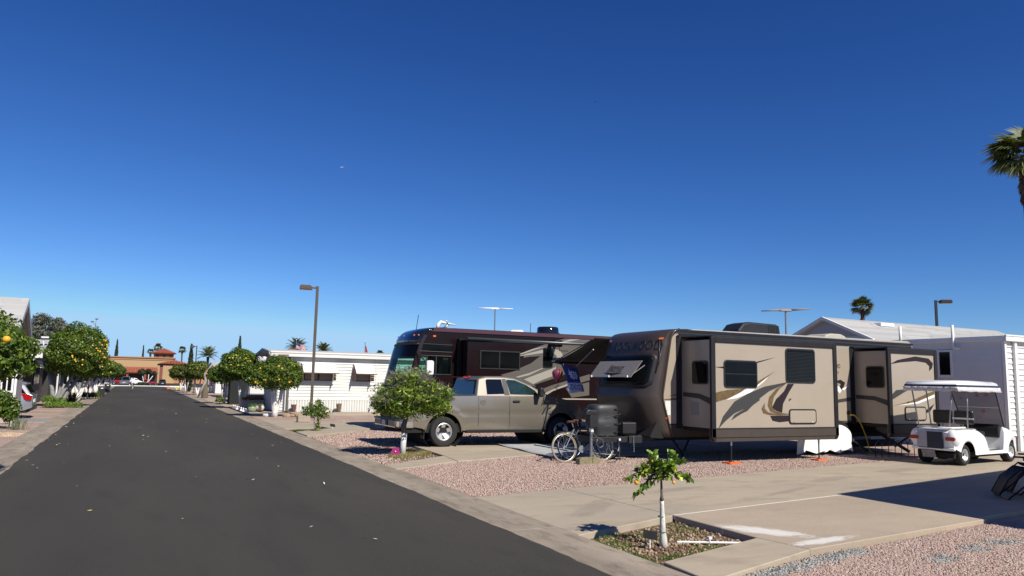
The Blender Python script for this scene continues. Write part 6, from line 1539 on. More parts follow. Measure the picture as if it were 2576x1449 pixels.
for i, (y, x, zc, rr, n, lab) in enumerate(((57.5, -2.75, 2.15, 1.15, 9000, 'orange tree with pale forked trunks behind the big domed one'), (67, -2.6, 2.2, 1.25, 8000, 'orange tree over the first black bin'), (77, -2.5, 2.15, 1.25, 6500, 'orange tree beyond the second black bin'), (89, -2.3, 2.2, 1.3, 5500, 'small dark orange tree near the end of the left row'), (101, -2.0, 2.1, 1.3, 4500, 'last clipped tree of the left row beside the red car'))):
    citrus(lab, (x - .2, y, 0), [(x, y, zc, rr, rr, .85, n), (x - .8, y, zc - .1, .9, .9, .7, n // 3)], [(x - .3, y, [(x - .9, y, 1.6), (x - .1, y, 1.6), (x + .4, y, 1.7)])], .13 + .015 * i, 20 + i, ((12, -55, 35) if i < 2 else (4, -55, 35)), fr=.048, r0=.13)
citrus('orange tree at the left edge hiding the sun room roof, one big orange in front', (-3.4, 14.6, 0), [(-2.75, 15.0, 2.22, 1.15, 1.2, .68, 10000), (-2.16, 14.9, 2.08, .74, .9, .52, 5000)], [(-3.4, 14.6, [(-3.0, 14.6, 1.6), (-3.6, 14.6, 1.7)])], .085, 31, (5, -80, 25, -.05), fr=.042)
t_ = bpy.data.objects['orange_tree']
o = bpy.data.objects.new('orange', omesh); COL.objects.link(o)
for q in bpy.data.objects:
    if q.get('label', '').startswith('orange tree at the left edge'): o.parent = q
o.location = (-1.735 + 3.4, 13.62 - 14.6, 2.27); o.scale = (.056, .056, .052)
citrus('orange tree with a whitewashed trunk and bare twiggy top in front of the pickup', (6.0, 17.8, -.04), [(6.12, 17.65, 1.38, .92, .85, .50, 6000), (5.7, 17.6, 1.22, .62, .6, .33, 2400), (6.65, 17.5, 1.30, .45, .5, .42, 1800), (6.0, 17.5, 1.75, .55, .5, .33, 900)], [], .085, 41, (), twigs=480, lm=m_leafb, shell=.35, group='orange trees lining the street', aspect=.42, lump=.16, flat=-.7)
kt = [q for q in bpy.data.objects if q.get('label', '').startswith('orange tree with a whitewashed trunk')][0]
b = MB(kt.location); b.tube([(5.97, 17.78, -.08), (5.98, 17.78, .25), (6.0, 17.78, .5)], [.075, .07, .066], 12); b.build('trunk', m_wash, kt, smooth=True)
b = MB(kt.location); b.tube([(6.0, 17.78, .5), (5.97, 17.78, .68), (6.03, 17.78, .85), (6.0, 17.76, 1.0)], [.064, .07, .05, .05], 12)
for (x, y, z) in ((5.6, 17.6, 1.3), (6.4, 17.6, 1.35), (6.1, 17.9, 1.5), (5.9, 17.4, 1.35)): branch(b, [(6.0, 17.76, .95), ((6.0 + x) / 2, (17.76 + y) / 2, 1.12), (x, y, z)], .035, .012, 6)
b.build('bare_trunk', m_bark, kt, smooth=True)
citrus('young tree with a thin pale trunk beside the driveway below the street lamp', (5.58, 25.65, -.06), [(5.42, 25.6, .72, .34, .34, .20, 520), (5.72, 25.5, .66, .26, .26, .26, 360), (5.62, 25.5, .92, .15, .15, .16, 120), (5.62, 25.6, .18, .09, .09, .16, 60)], [(5.55, 25.65, [(5.6, 25.6, .6), (5.5, 25.6, .62), (5.68, 25.6, .6)])], .085, 42, (), name='young_tree', r0=.028, shell=.3, group=None, flat=-1, lump=.3, stem_m=mat('pale_bark', (.45, .42, .35), .9, var=.2))
# near young citrus: every leaf is a part
B = Vector((5.70, 7.36, -.085)); yt = thing('young_tree', 'young citrus tree with a white wrapped trunk in the near soil box', 'tree', B)
mw = mat('trunk_wrap', (.60, .57, .50), .9, var=.22, vs=7, bump=.8, bs=22)
b = MB(B); b.tube([(5.70, 7.36, -.10), (5.70, 7.36, .0), (5.688, 7.355, .08), (5.68, 7.35, .20), (5.665, 7.34, .40), (5.66, 7.335, .455)], [.052, .044, .036, .032, .024, .026], 12); b.build('trunk_wrap', mw, yt, smooth=True)
for z in (.09, .265):
    b = MB(B); xx = 5.70 - .035 * z / .25; b.lathe([(.041 if z < .1 else .036, -.005), (.044 if z < .1 else .038, 0), (.041 if z < .1 else .036, .005)], (xx - .005, 7.352, z), 'z', 14); b.build('green_tie', mat('green_tie', (.02, .28, .16), .5), yt)
b = MB(B); b.tube([(5.66, 7.335, .45), (5.655, 7.33, .50), (5.65, 7.33, .64), (5.645, 7.33, .70)], [.028, .016, .013, .012], 8); b.build('trunk', m_bark, yt, smooth=True)
g = random.Random(77)
lv = []
for k in range(6):
    L = 1.0; q = MB(); w = .24
    pts = [(-.5, 0, 0), (-.25, w * .8, .02), (.05, w, .05), (.3, w * .62, .02), (.5, 0, -.06 - .02 * k), (.3, -w * .62, .02), (.05, -w, .05), (-.25, -w * .8, .02)]
    q.add(pts + [(0, 0, -.03)], [(i, (i + 1) % 8, 8) for i in range(8)])
    tint = [0.12, .3, .45, .6, .8, .98][k]
    mcol = [(.055, .105, .014), (.09, .16, .020), (.16, .25, .028), (.26, .34, .035), (.42, .46, .06), (.75, .55, .05)][k]
    o = q.build('leaf', mat('young_leaf_%s' % 'abcdef'[k], tuple(v / ALB for v in mcol), .38, spec=.5), smooth=True); lv.append(o.data); bpy.data.objects.remove(o)
    m_ = MATS['young_leaf_%s' % 'abcdef'[k]]
br = MB(B); tips = [(5.40, 7.42, .80), (5.28, 7.45, .72), (5.37, 7.43, .52), (5.50, 7.30, .98), (5.60, 7.40, 1.0), (5.78, 7.25, 1.0), (5.86, 7.20, .88), (5.90, 7.12, .72), (5.70, 7.20, .85), (5.55, 7.2, .85), (5.62, 7.5, .86), (5.74, 7.45, .82)]
nleaf = 0; xtra = []
g.shuffle(tips)
for (x, y, z) in tips:
    p0 = Vector((5.645, 7.33, .68)); p2 = Vector((x, y, z)); p1 = p0.lerp(p2, .5) + Vector((0, 0, .08 if z < .9 else -.02)); path = [p0, p0.lerp(p1, .5) + Vector((0, 0, .02)), p1, p1.lerp(p2, .5) + Vector((0, 0, .015)), p2]
    branch(br, path, .007, .003, 5)
    for j in range(54):
        t = (j / 53) ** .75 * 3.9 + .1; i = min(int(t), 3); p = path[i].lerp(path[i + 1], t - i)
        if t < .9 and g.random() < .4: continue
        d = Vector((g.gauss(0, 1), g.gauss(0, 1), g.gauss(.1, .8))).normalized(); d = (d + (p2 - p0).normalized() * .5).normalized(); 
        if z < .75 and t > 2: d.z -= .5; d.normalize()
        Ls = g.uniform(.055, .115); up_ = Vector((g.gauss(0, .5), g.gauss(0, .5), 1)).normalized(); sd = d.cross(up_).normalized(); n_ = sd.cross(d)
        Mx = Matrix((d, sd, n_)).transposed().to_4x4(); Mx.translation = p - B + d * Ls * .5
        kk = min(int(g.random() ** 1.0 * 5.12), 5); kk = 5 if g.random() < .02 else min(kk, 4)
        Mx = Mx @ Matrix.Scale(Ls, 4)
        if nleaf < 300:
            o = bpy.data.objects.new('leaf', lv[kk]); COL.objects.link(o); o.parent = yt; o.matrix_local = Mx
        else: xtra.append([Mx @ v.co for v in lv[kk].vertices])
        nleaf += 1
br.build('branches', m_bark, yt, smooth=True)
if xtra:
    q = MB()
    for vv in xtra: q.add(vv, [(i, (i + 1) % 8, 8) for i in range(8)])
    stuff(q.build('leaves', MATS['young_leaf_c'], yt, weld=False, smooth=True))
for (x, y, z, s) in ((5.36, 7.42, .66, .03), (5.745, 7.22, .665, .018)):
    o = bpy.data.objects.new('orange', omesh); COL.objects.link(o); o.parent = yt; o.location = Vector((x, y, z)) - B; o.scale = (s, s, s * 1.1)
# grey tree far left, cypresses
m_greyleaf = tint_mat('grey_green_leaf', [(0, (.055, .062, .048)), (.5, (.10, .11, .085)), (1, (.17, .17, .13))], .7, .1)
citrus('tall grey green tree rising behind the low house roof', (-8.2, 90, 0), [(-8.3, 90, 5.6, 1.9, 1.9, 1.7, 6500), (-9.6, 90, 5.4, 1.2, 1.3, 1.2, 3000), (-6.9, 90, 5.7, 1.1, 1.2, 1.1, 3000), (-8.6, 89.5, 6.9, .7, .7, .6, 900), (-7.2, 89.5, 6.7, .6, .6, .5, 800)], [(-8.2, 90, [(-8.2, 90, 5), (-9.2, 90, 5), (-7.2, 90, 5)])], .22, 51, (), 'shade_tree', m_bark, m_greyleaf, .4, None, r0=.25, flat=-.8, lump=.22)
m_cyp = tint_mat('cypress_leaf', [(0, (.018, .030, .014)), (1, (.055, .075, .035))], .7, .05)
for (x, y, h, r_, lab) in ((-3.5, 190, 9.0, .55, 'taller dark cypress left of the tan building'), (1.83, 190, 7.9, .32, 'short thin cypress over the tan building parapet'), (12.95, 110, 7.0, .42, 'thin cypress above the second orange tree'), (5.48, 88, 4.85, .33, 'narrow cypress close behind the small far street lamp')):
    t = thing('cypress', lab, 'tree', (x, y, 0), group='cypresses')
    L = [(0, 0, h * f_, r_ * w, r_ * w, h * .14, 700) for f_, w in ((.12, .75), (.26, 1), (.40, 1), (.54, .88), (.67, .7), (.79, .5), (.90, .27))]
    V, F, T = leaf_cloud(L, .22, .4, int(h * 10), .6, -.8, .5, .06); raw_mesh('crown', V, F, m_cyp, t, T)
    b = MB(); b.tube([(0, 0, 0), (0, 0, h * .9)], [.1, .03], 6); b.build('trunk', m_bark, t)
# palms
m_frond = tint_mat('palm_frond', [(0, (.035, .055, .018)), (.5, (.075, .10, .03)), (1, (.17, .18, .06))], .55, .15)
m_dead = tint_mat('dead_frond', [(0, (.06, .035, .022)), (1, (.17, .11, .07))], .9)
m_ptr = mat('palm_trunk', (.12, .085, .06), .95, var=.35, vs=9, bump=.8, bs=14)
def fan_mesh(seed, m, droop=.25):
    g = np.random.default_rng(seed); V = []; T = []; n = 22
    V += [(0, -.008, 0), (0, .008, 0), (.5, 0, .02), (.5, 0, .02)]; T += [.5] * 4
    for k in range(n):
        a = -1.9 + 3.8 * k / (n - 1); L = .55 * (1 - .12 * abs(a)) * g.uniform(.85, 1.05); dx, dy = math.cos(a), math.sin(a); ox = .48
        w = .035; dz = -droop * L * g.uniform(.6, 1.5)
        V += [(ox, 0, 0), (ox + dx * L * .55 - dy * w, dy * L * .55 + dx * w, .03), (ox + dx * L, dy * L, dz), (ox + dx * L * .55 + dy * w, dy * L * .55 - dx * w, .03)]
        v_ = g.random(); T += [v_] * 4
    o = raw_mesh('frond', V, np.arange(len(V)).reshape(-1, 4), m, tint=T); me = o.data; bpy.data.objects.remove(o); return me
def feather_mesh(seed):
    g = np.random.default_rng(seed); V = []; T = []; n = 26; P = lambda t: np.array([t * .95, 0, .42 * t - .62 * t * t])
    for k in range(n):
        t = .12 + .88 * k / (n - 1); p = P(t); q = P(min(1, t + .04))
        V += [tuple(p - [0, .008, 0]), tuple(p + [0, .008, 0]), tuple(q + [0, .006, 0]), tuple(q - [0, .006, 0])]; T += [.8] * 4
        for s in (-1, 1):
            L = .30 * math.sin(PI * min(1, t * .9 + .12)) ** .6; d = np.array([.75, s * .75, -.12 - .25 * g.random()]); e = p + d * L; w = np.array([.022, 0, 0])
            V += [tuple(p - w), tuple(p + w), tuple(e), tuple(e)]; v_ = g.random(); T += [v_] * 4
    o = raw_mesh('frond', V, np.arange(len(V)).reshape(-1, 4), m_frond, tint=T); me = o.data; bpy.data.objects.remove(o); return me
FAN = [fan_mesh(i, m_frond) for i in range(3)]; FAND = fan_mesh(9, m_dead, .5); FEA = [feather_mesh(i) for i in range(3)]
def palm(label, loc, zc, size, kind, seed, n=34, tr=.18, skirt=0):
    g = random.Random(seed); t = thing('palm_tree', label, 'palm', loc, group='palms on the skyline')
    b = MB(); b.tube([(0, 0, 0), (.05, 0, zc * .5), (0, 0, zc)], [tr * 1.2, tr * .9, tr], 10); b.build('trunk', m_ptr, t, smooth=True)
    for k in range(n):
        a = k * 2.399 + g.uniform(-.2, .2); el = R(g.uniform(78, -38) if kind == 'fan' else 82 - 95 * (k / n) + g.uniform(-6, 6)); ms = FAN if kind == 'fan' else FEA
        o = bpy.data.objects.new('frond', ms[k % 3]); COL.objects.link(o); o.parent = t; s = size * g.uniform(.88, 1.08); o.scale = (s, s, s); o.location = (0, 0, zc); o.rotation_euler = (g.uniform(-.4, .4), -el, a)
    for k in range(skirt):
        a = k * 2.399; u = k / skirt; o = bpy.data.objects.new('dead_frond', FAND); COL.objects.link(o); o.parent = t; s = size * .42 * g.uniform(.8, 1.1); o.scale = (s, s, s); o.location = (0, 0, zc - .1 - u * size * .9); o.rotation_euler = (g.uniform(-.3, .3), R(g.uniform(50, 78)), a)
    return t
palm('fan palm with a shaggy brown trunk cut by the right edge of the picture', (38.35, 21.0, 0), 13.25, 1.95, 'fan', 1, 44, .24, 70)
palm('fan palm standing behind the white roof between aerial and lamp', (56.9, 45.4, 0), 8.85, 1.15, 'fan', 2, 38, .16, 16)
palm('taller fan palm behind the small tiled tower', (4.4, 175, 0), 7.2, 1.1, 'fan', 3, 30, .2)
palm('shorter fan palm left of the tiled tower', (3.1, 176, 0), 6.3, .85, 'fan', 4, 26, .2)
palm('lone fan palm right of the tiled tower', (7.8, 150, 0), 6.15, .85, 'fan', 5, 30, .15)
palm('date palm with long arching fronds behind the leaning trunk', (7.75, 95, 0), 3.9, 1.45, 'date', 6, 26, .16)
palm('date palm behind the small striped flag', (16.85, 90, 0), 5.0, 1.6, 'date', 7, 34, .2)
palm('date palm just right of the street lamp', (20.0, 90, 0), 4.75, 1.35, 'date', 8, 30, .2)
palm('small fan palm showing over the park home near the motorhome nose', (23.9, 80, 0), 4.35, .62, 'fan', 9, 22, .15)
citrus('small dark tree top behind the motorhome roof dome', (29, 52, 0), [(28.6, 52, 4.9, 1.0, .9, .75, 2200)], [(29, 52, [(28.6, 52, 4.5)])], .16, 61, (), 'shade_tree', m_bark, m_greyleaf, .4, None, flat=-.9)
# agave and hedges
m_ag = tint_mat('agave_leaf', [(0, (.02, .03, .022)), (1, (.06, .08, .055))], .6)
t = thing('agave', 'dark spiky agave rosette under the domed orange tree', 'plant', (-2.85, 47.6, 0)); g = random.Random(3)
for k in range(26):
    a = k * 2.4; el = R(20 + 60 * g.random()); L = g.uniform(.6, .95); d = Vector((math.cos(a) * math.cos(el), math.sin(a) * math.cos(el), math.sin(el))); s = d.cross(Vector((0, 0, 1))).normalized() * .05
    b = MB(); b.add([tuple(s * .6), tuple(-s * .6), tuple(d * L * .5 - s), tuple(d * L * .5 + s), tuple(d * L)], [(0, 1, 2, 3), (3, 2, 4)]); o = b.build('spike_leaf', mat('agave', (.03, .045, .03), .6), t, solid=.012)
b = MB((0, 0, 0)); b.tube([(0, 0, 0), (.05, 0, 3), (.12, 0, 5.2)], [.05, .04, .02], 6)
for (x, z, zz) in ((-.22, 4.95, 5.0), (.25, 4.9, 4.95), (-.1, 5.2, 5.3), (.15, 5.35, 5.5), (.05, 4.7, 4.8)):
    b.tube([(.1, 0, z - .15), (x, 0, zz)], .015, 4); b.ball((x, 0, zz), (.12, .06, .05), 6, 4)
o = b.build('agave_stalk', mat('dry_stalk', (.16, .15, .12), .8)); o.location = (-2.65, 60, 0); tag(o, 'dry branching agave flower stalk above the domed orange tree', 'flower stalk')
m_hedge = tint_mat('bright_hedge_leaf', [(0, (.05, .10, .01)), (.5, (.12, .21, .02)), (1, (.26, .34, .05))], .5, .2)
def shrub(name, label, base, lobes, leaf, m, seed, group=None, flat=-.2, cat='shrub', shell=.3):
    B = Vector(base); L = [(x - B.x, y - B.y, z - B.z, a, b_, c, n) for (x, y, z, a, b_, c, n) in lobes]
    t = thing(name, label, cat, base, group=group)
    V, F, T = leaf_cloud(L, leaf, .55, seed, .6, 0, shell, .12, flat=flat); raw_mesh('foliage', V, F, m, t, T)
    b = MB(B)
    for (x, y, z, a, b_, c, n) in lobes: b.tube([(x, y, B.z), (x, y, z)], .02, 5)
    b.build('stems', m_bark, t); return t
shrub('hedge', 'bright green low hedge at the foot of the domed orange tree', (-3.2, 44.9, 0), [(-3.6 + k * .3, 44.8, .12, .3, .28, .18, 700) for k in range(5)] + [(-3.7, 45.3, .35, .35, .35, .28, 900), (-3.2, 45.3, .3, .3, .3, .2, 600)], .07, m_hedge, 71, cat='hedge')
shrub('hedge', 'dark green low hedge in front of the white forked trunks', (-2.9, 60, 0), [(-3.2 + k * .35, 60, .2, .35, .4, .25, 500) for k in range(4)], .1, m_leaf, 72, cat='hedge')
shrub('bush', 'leafy green bush against the pinkish sun room', (-3.75, 28.9, 0), [(-3.7, 28.9, .75, .40, .4, .45, 1500), (-3.35, 28.7, .55, .28, .3, .38, 800), (-4.0, 28.8, .9, .3, .3, .2, 400), (-3.95, 28.6, .35, .22, .2, .3, 250)], .10, m_leaf, 73, flat=-.9)
t = thing('privacy_screen', 'white painted screen behind the leafy bush at the left edge', 'panel', (-4.2, 29.6, 0)); b = MB(); b.box((-1.2, 0, 0), (.35, .05, .62)); b.build('board', m_wash, t); b = MB(); b.box((-1.25, -.02, .62), (.4, .07, .66)); b.build('rail', m_white, t)
t = thing('grass_clump', 'spiky green grass clump on the gravel below the leafy bush', 'plant', (-3.1, 28.2, 0)); g = random.Random(8)
for k in range(70):
    a = g.uniform(0, 6.28); L = g.uniform(.25, .45); b = MB(); x, y = g.gauss(0, .14), g.gauss(0, .1); d = Vector((math.cos(a) * .5, math.sin(a) * .5, 1)).normalized() * L
    b.tube([(x, y, 0), (x + d.x * .5, y + d.y * .5, d.z * .7), (x + d.x, y + d.y, d.z)], [.006, .005, .001], 3, False); b.build('blade', mat('clump_blade', (.13, .20, .06), .6) if k % 3 else mat('clump_blade_pale', (.32, .34, .20), .6), t)
stones('sand', [(-4.6, 24.8), (-2.72, 25.2), (-2.7, 26.3), (-3.2, 26.9), (-4.6, 26.9)], 2500, .05, -.02, tint_mat('sand_grain', [(0, (.45, .32, .20)), (1, (.62, .47, .32))], .9), 81, label='orange sand patch by the left gutter')
# leaning dead palm trunk with a shaggy stump
t = thing('dead_tree', 'bleached dead trunk leaning over a shaggy brown stump on the right side', 'tree', (5.15, 64.3, 0)); O = Vector((5.15, 64.3, 0))
b = MB(O); b.tube([(4.72, 64.5, 0), (5.0, 64.3, .75), (5.2, 64.2, 1.35), (5.08, 64.2, 1.9), (5.4, 64.0, 2.35), (5.77, 63.8, 2.95)], [.06, .10, .09, .08, .07, .06], 8); b.build('trunk', mat('bleached_wood', (.45, .43, .40), .8, var=.2), t, smooth=True)
b = MB(O); b.lathe([(.27, 0), (.24, .4), (.18, .8), (.11, 1.2), (.001, 1.3)], (5.2, 64.3, 0), 'z', 14); b.build('stump', mat('shaggy_bark', (.16, .13, .085), .95, var=.4, vs=14, bump=1, bs=20), t)
# ---------------------------------------------------------------- tan building with tiled roofs at the end of the street
m_stucco = mat('ochre_stucco', (.50, .345, .18), .85, var=.05, vs=.6); m_tile = mat('clay_tile', (.40, .115, .065), .75, var=.35, vs=3.5); m_reds = mat('red_stucco', (.26, .085, .055), .8, var=.1); m_cor = mat('cornice_tan', (.45, .24, .12), .8)
O = Vector((0, 165, 0)); cb = thing('clubhouse', 'ochre building with red clay tile roofs closing the end of the street', 'building', O)
b = MB(O); b.box((-16, 160, 0), (7.25, 180, 4.75)); b.build('wall', m_stucco, cb); b = MB(O); b.box((-16.1, 159.8, 4.72), (7.35, 160.3, 4.92)); b.box((-16.1, 159.9, 4.35), (7.32, 160, 4.42)); b.build('cornice', m_cor, cb)
b = MB(O); b.box((7.25, 162, 0), (13.5, 178, 3.75)); b.box((7.2, 161.8, 3.72), (13.6, 162, 3.86)); b.build('side_wing', m_cor, cb)
def hip(x0, x1, y0, y1, z0, z1, parent, n=22):
    cx_, cy_ = (x0 + x1) / 2, (y0 + y1) / 2; b = MB(O)
    b.add([(x0, y0, z0), (x1, y0, z0), (x1, y1, z0), (x0, y1, z0), (cx_, cy_, z1)], [(0, 1, 4), (1, 2, 4), (2, 3, 4), (3, 0, 4), (3, 2, 1, 0)]); r_ = b.build('tile_roof', m_tile, parent)
    q = MB(O)
    for k in range(n):
        x = x0 + (x1 - x0) * (k + .5) / n; t = 1 - abs(x - cx_) / (cx_ - x0); q.tube([(x, y0 - .02, z0 + .05), (x, y0 + (cy_ - y0) * t, z0 + (z1 - z0) * t + .05)], .085, 5, False)
    stuff(q.build('tile_row', m_tile, r_, smooth=True)); return r_
hip(3.05, 7.55, 163, 167.5, 5.78, 6.8, cb); b = MB(O); b.box((3.55, 163.6, 4.7), (7.05, 167, 5.75)); b.build('tower_wall', m_reds, cb); b = MB(O); b.box((3.3, 163.2, 5.66), (7.3, 167.2, 5.79)); b.build('tower_eave', m_cor, cb)
for x in (3.9, 5.1, 6.3):
    b = MB(O); b.box((x, 163.55, 5.0), (x + .5, 163.6, 5.5)); b.build('louvre', mat('dark_louvre', (.06, .03, .02), .8), cb)
hip(3.9, 9.4, 148, 154, 3.55, 4.3, cb); b = MB(O); b.box((4.0, 148.2, 3.3), (9.3, 153.8, 3.55)); b.build('porch_beam', mat('dark_beam', (.07, .04, .03), .8), cb)
for x in (4.3, 8.8):
    b = MB(O); b.box((x, 148.5, 0), (x + .5, 149, 3.3)); b.build('porch_column', m_reds, cb)
b = MB(O); b.add([(-16, 157.2, 1.92), (4.3, 157.2, 1.92), (4.3, 159.95, 2.92), (-16, 159.95, 2.92)], [(0, 1, 2, 3)]); r_ = b.build('tile_roof', m_tile, cb, solid=.08)
q = MB(O)
for k in range(66): q.tube([(-15.8 + k * .305, 157.15, 1.99), (-15.8 + k * .305, 159.95, 2.99)], .085, 5, False)
stuff(q.build('tile_row', m_tile, r_, smooth=True))
b = MB(O); b.box((-16, 159.9, 0), (4.3, 159.97, 1.9)); b.build('shop_front', mat('dark_front', (.035, .02, .018), .6), cb); b = MB(O); b.box((-16, 157.2, 1.8), (4.3, 157.35, 1.93)); b.build('eave', mat('dark_beam', (.07, .04, .03), .8), cb)
for x in (-1.0, 2.0):
    b = MB(O); b.box((x, 157.4, 0), (x + .35, 157.75, 1.85)); b.build('porch_column', m_reds, cb)
O = Vector((16.3, 82, 0)); t = thing('tiled_building', 'red tiled roof slope showing over the park home behind the flag', 'building', O); b = MB(O); b.box((14.6, 81, 0), (18, 85, 4.1)); b.build('wall', m_reds, t); b = MB(O); b.add([(14.2, 80.6, 4.1), (18.4, 80.6, 4.1), (18.0, 83, 4.5), (14.8, 83, 4.75), (14.2, 80.6, 4.0), (18.4, 80.6, 4.0)], [(0, 1, 2, 3), (4, 5, 1, 0)]); b.build('tile_roof', m_tile, t)
O = Vector((60, 230, 0))
# ---------------------------------------------------------------- cars
def car(label, loc, rz, paint, hatch=0, suv=0, sc=1, name='parked_car', cat='car', detail=0, truck=0, group='cars parked at the far end'):
    t = thing(name, label, cat, loc, rz, group); t.scale = (sc, sc, sc)
    A = [(-1.3, .32, .37), (1.3, .32, .37)]; L0, L1 = -2.08, 2.2
    zb_ = arch_bottom(lerp_tab([(L0, .40), (-1.8, .28), (1.9, .22), (L1, .30)]), A)
    ht = .92 + .12 * suv
    zt_ = lerp_tab([(L0, ht - .06), (-1.95, ht + .02), (-1.0, ht + .02), (.75, ht), (1.4, ht - .10), (2.0, ht - .22), (L1, ht - .42)])
    def hw(x, z):
        w = .89 - .05 * max(0, (z - .7) / .3) ** 2 - .04 * max(0, (.5 - z) / .25) ** 2
        if x > 1.4: w -= .28 * ((x - 1.4) / .8) ** 2.2
        if x < -1.5: w -= .14 * ((-1.5 - x) / .58) ** 2
        for cx in (-1.3, 1.3):
            d_ = math.hypot(x - cx, z - .32)
            if .35 < d_ < .55: w += .02 * math.sin(PI * (d_ - .35) / .2)
        return w
    shell(xlist(L0, L1, .12 if detail else .3, A), zb_, zt_, hw, rows=8 if detail else 5).build('body', paint, t, smooth=35)
    top = 1.45 + .22 * suv
    if truck: prof_ = [(-.45, ht), (-.38, top + .1), (.55, top + .1), (1.15, ht)]
    else: prof_ = [(-2.02, ht), (-1.78 if hatch or suv else -1.5, top - .18), (-1.45, top - .04), (-.6, top), (.1, top - .01), (.5, top - .1), (1.25, ht - .02)]
    def yy(z): return .84 - (z - ht) * .38
    b = MB(); n = len(prof_); b.add([(x, -yy(z), z) for x, z in prof_] + [(x, yy(z), z) for x, z in prof_], [tuple(range(n)), tuple(range(2 * n - 1, n - 1, -1))] + [(i, n + i, n + i + 1, i + 1) for i in range(n - 1)]); b.build('cabin', paint, t, bevel=.04, seg=2)
    for s in (-1, 1):
        P = [(x * .93 + (.02), ht + .02 + (z - ht) * .86) for x, z in prof_]; b = MB(); b.add([(x, s * (yy(z) + .006), z) for x, z in P] + [(x, s * (yy(z) - .02), z) for x, z in P], [tuple(range(n)), tuple(range(2 * n - 1, n - 1, -1))] + [(i, n + i, (i + 1) % n + n, (i + 1) % n) for i in range(n)]); b.build('side_window', m_glass, t)
    x0, z0_ = prof_[0]; x1, z1_ = prof_[1]; e = .03
    def rw(xa, za, xb, zb2, sgn, nm):
        b = MB(); q = [Vector((xa, 0, za)).lerp(Vector((xb, 0, zb2)), k) for k in (.10, .90)]; off = Vector((sgn * .012, 0, .008))
        b.add([tuple(q[0] + off + Vector((0, -yy(q[0].z) + .09, 0))), tuple(q[0] + off + Vector((0, yy(q[0].z) - .09, 0))), tuple(q[1] + off + Vector((0, yy(q[1].z) - .09, 0))), tuple(q[1] + off + Vector((0, -yy(q[1].z) + .09, 0)))], [(0, 1, 2, 3)]); b.build(nm, m_glass, t, solid=.008)
    rw(x0, z0_, x1, z1_, -1, 'rear_window'); rw(prof_[-1][0], prof_[-1][1], prof_[-2][0], prof_[-2][1], 1, 'windscreen')
    for s in (-1, 1):
        b = MB(); b.prism([(L0 + .02, ht - .22), (L0 + .0, ht - .05), (L0 + .20, ht + .03), (L0 + .52, ht - .02), (L0 + .30, ht - .20), (L0 + .18, ht - .27)] if hatch else [(L0, .62), (L0, .82), (L0 + .2, .84), (L0 + .2, .62)], 'y', s * (hw(L0 + .25, .85) - .10), s * (hw(L0 + .28, .85) + .012)); b.build('tail_light', m_red, t, bevel=.015)
        b = MB(); b.box((2.0, s * .5 - .14, .58), (2.17, s * .5 + .14, .70)); b.build('headlight', m_white, t, bevel=.02)
    b = MB(); b.prism([(L0 - .03, .30), (L0 - .05, .46), (L0 + .1, .50), (L0 + .1, .28)], 'y', -.74, .74); b.build('bumper', m_blk if detail else paint, t, bevel=.02)
    b = MB(); b.box((L0 - .02, -.26, .60), (L0 + .02, .26, .72)); b.build('licence_plate', m_paper, t)
    if hatch: b = MB(); b.prism([(-1.86, top - .13), (-1.40, top - .01), (-1.40, top - .05), (-1.80, top - .17)], 'y', -.56, .56); b.build('spoiler', paint, t)
    b = MB(); b.box((-1.9, -.8, .2), (2.0, .8, .5)); b.build('underbody', m_dk, t)
    if truck: b = MB(); b.box((-2.0, -.72, ht), (-.5, .72, ht + .03)); b.build('bed_cover', m_blk, t)
    for cx in (-1.3, 1.3):
        for s in (-1, 1): wheel(t, (cx, s * .80, .32), .32, .2, .2, s, 5 if detail else 0, n=24 if detail else 14)
    return t
m_silver = mat('silver_paint', (.50, .53, .58), .25, metal=.6, coat=.7)
car('silver hatchback with big red tail lamps backed out from the left driveway', (-5.46, 35.42, 0), PI, m_silver, hatch=1, name='hatchback', detail=1, group=None)
m_pred = mat('red_paint', (.38, .012, .018), .25, coat=.8)
car('red car at the end of the street behind the silver pickup', (-1.5, 139, 0), R(175), m_pred, sc=.72)
car('silver pickup with a bright tailgate at the end of the street', (-.7, 122, 0), R(80), mat('pewter_paint', (.30, .31, .34), .3, metal=.5, coat=.6), truck=1, suv=1, sc=.74, cat='pickup truck')
car('white suv parked left of the clipped topiary trees', (.35, 136, 0), R(5), m_cw, suv=1, sc=.62)
car('red car parked right of the clipped topiary trees', (2.6, 134, 0), R(60), m_pred, sc=.60)
car('dark small car beside the porch at the far right of the street', (4.2, 128, 0), R(90), mat('dark_paint', (.02, .02, .025), .25, coat=.8), suv=1, sc=.58)
# island shrub and topiary
m_top = tint_mat('topiary_leaf', [(0, (.02, .035, .015)), (1, (.06, .085, .03))], .7)
shrub('hedge', 'clipped dark hedge on the traffic island at the far end', (1.6, 125, 0), [(1.1, 125, .2, .5, .5, .32, 600), (1.9, 125, .2, .5, .5, .32, 600), (1.5, 125, .25, .5, .5, .3, 500)], .14, m_top, 74, cat='hedge')
t = thing('topiary_tree', 'topiary tree with three clipped dark balls on pale forked trunks', 'tree', (1.7, 126, 0))
V, F, T = leaf_cloud([(-.45, 0, 2.0, .58, .5, .5, 1300), (.48, 0, 2.15, .42, .4, .38, 900), (1.22, 0, 1.85, .32, .3, .35, 700)], .13, .5, 9, .7, 0, .5, .05); raw_mesh('crown', V, F, m_top, t, T)
for P in ([(0, 0, 0), (-.15, 0, .7), (-.35, 0, 1.6)], [(0.1, 0, 0), (.5, 0, .8), (.5, 0, 1.9)], [(.1, 0, 0), (.6, 0, .7), (1.1, 0, 1.5)]):
    b = MB(); b.tube(P, .05, 6); b.build('trunk', m_wash, t, smooth=True)
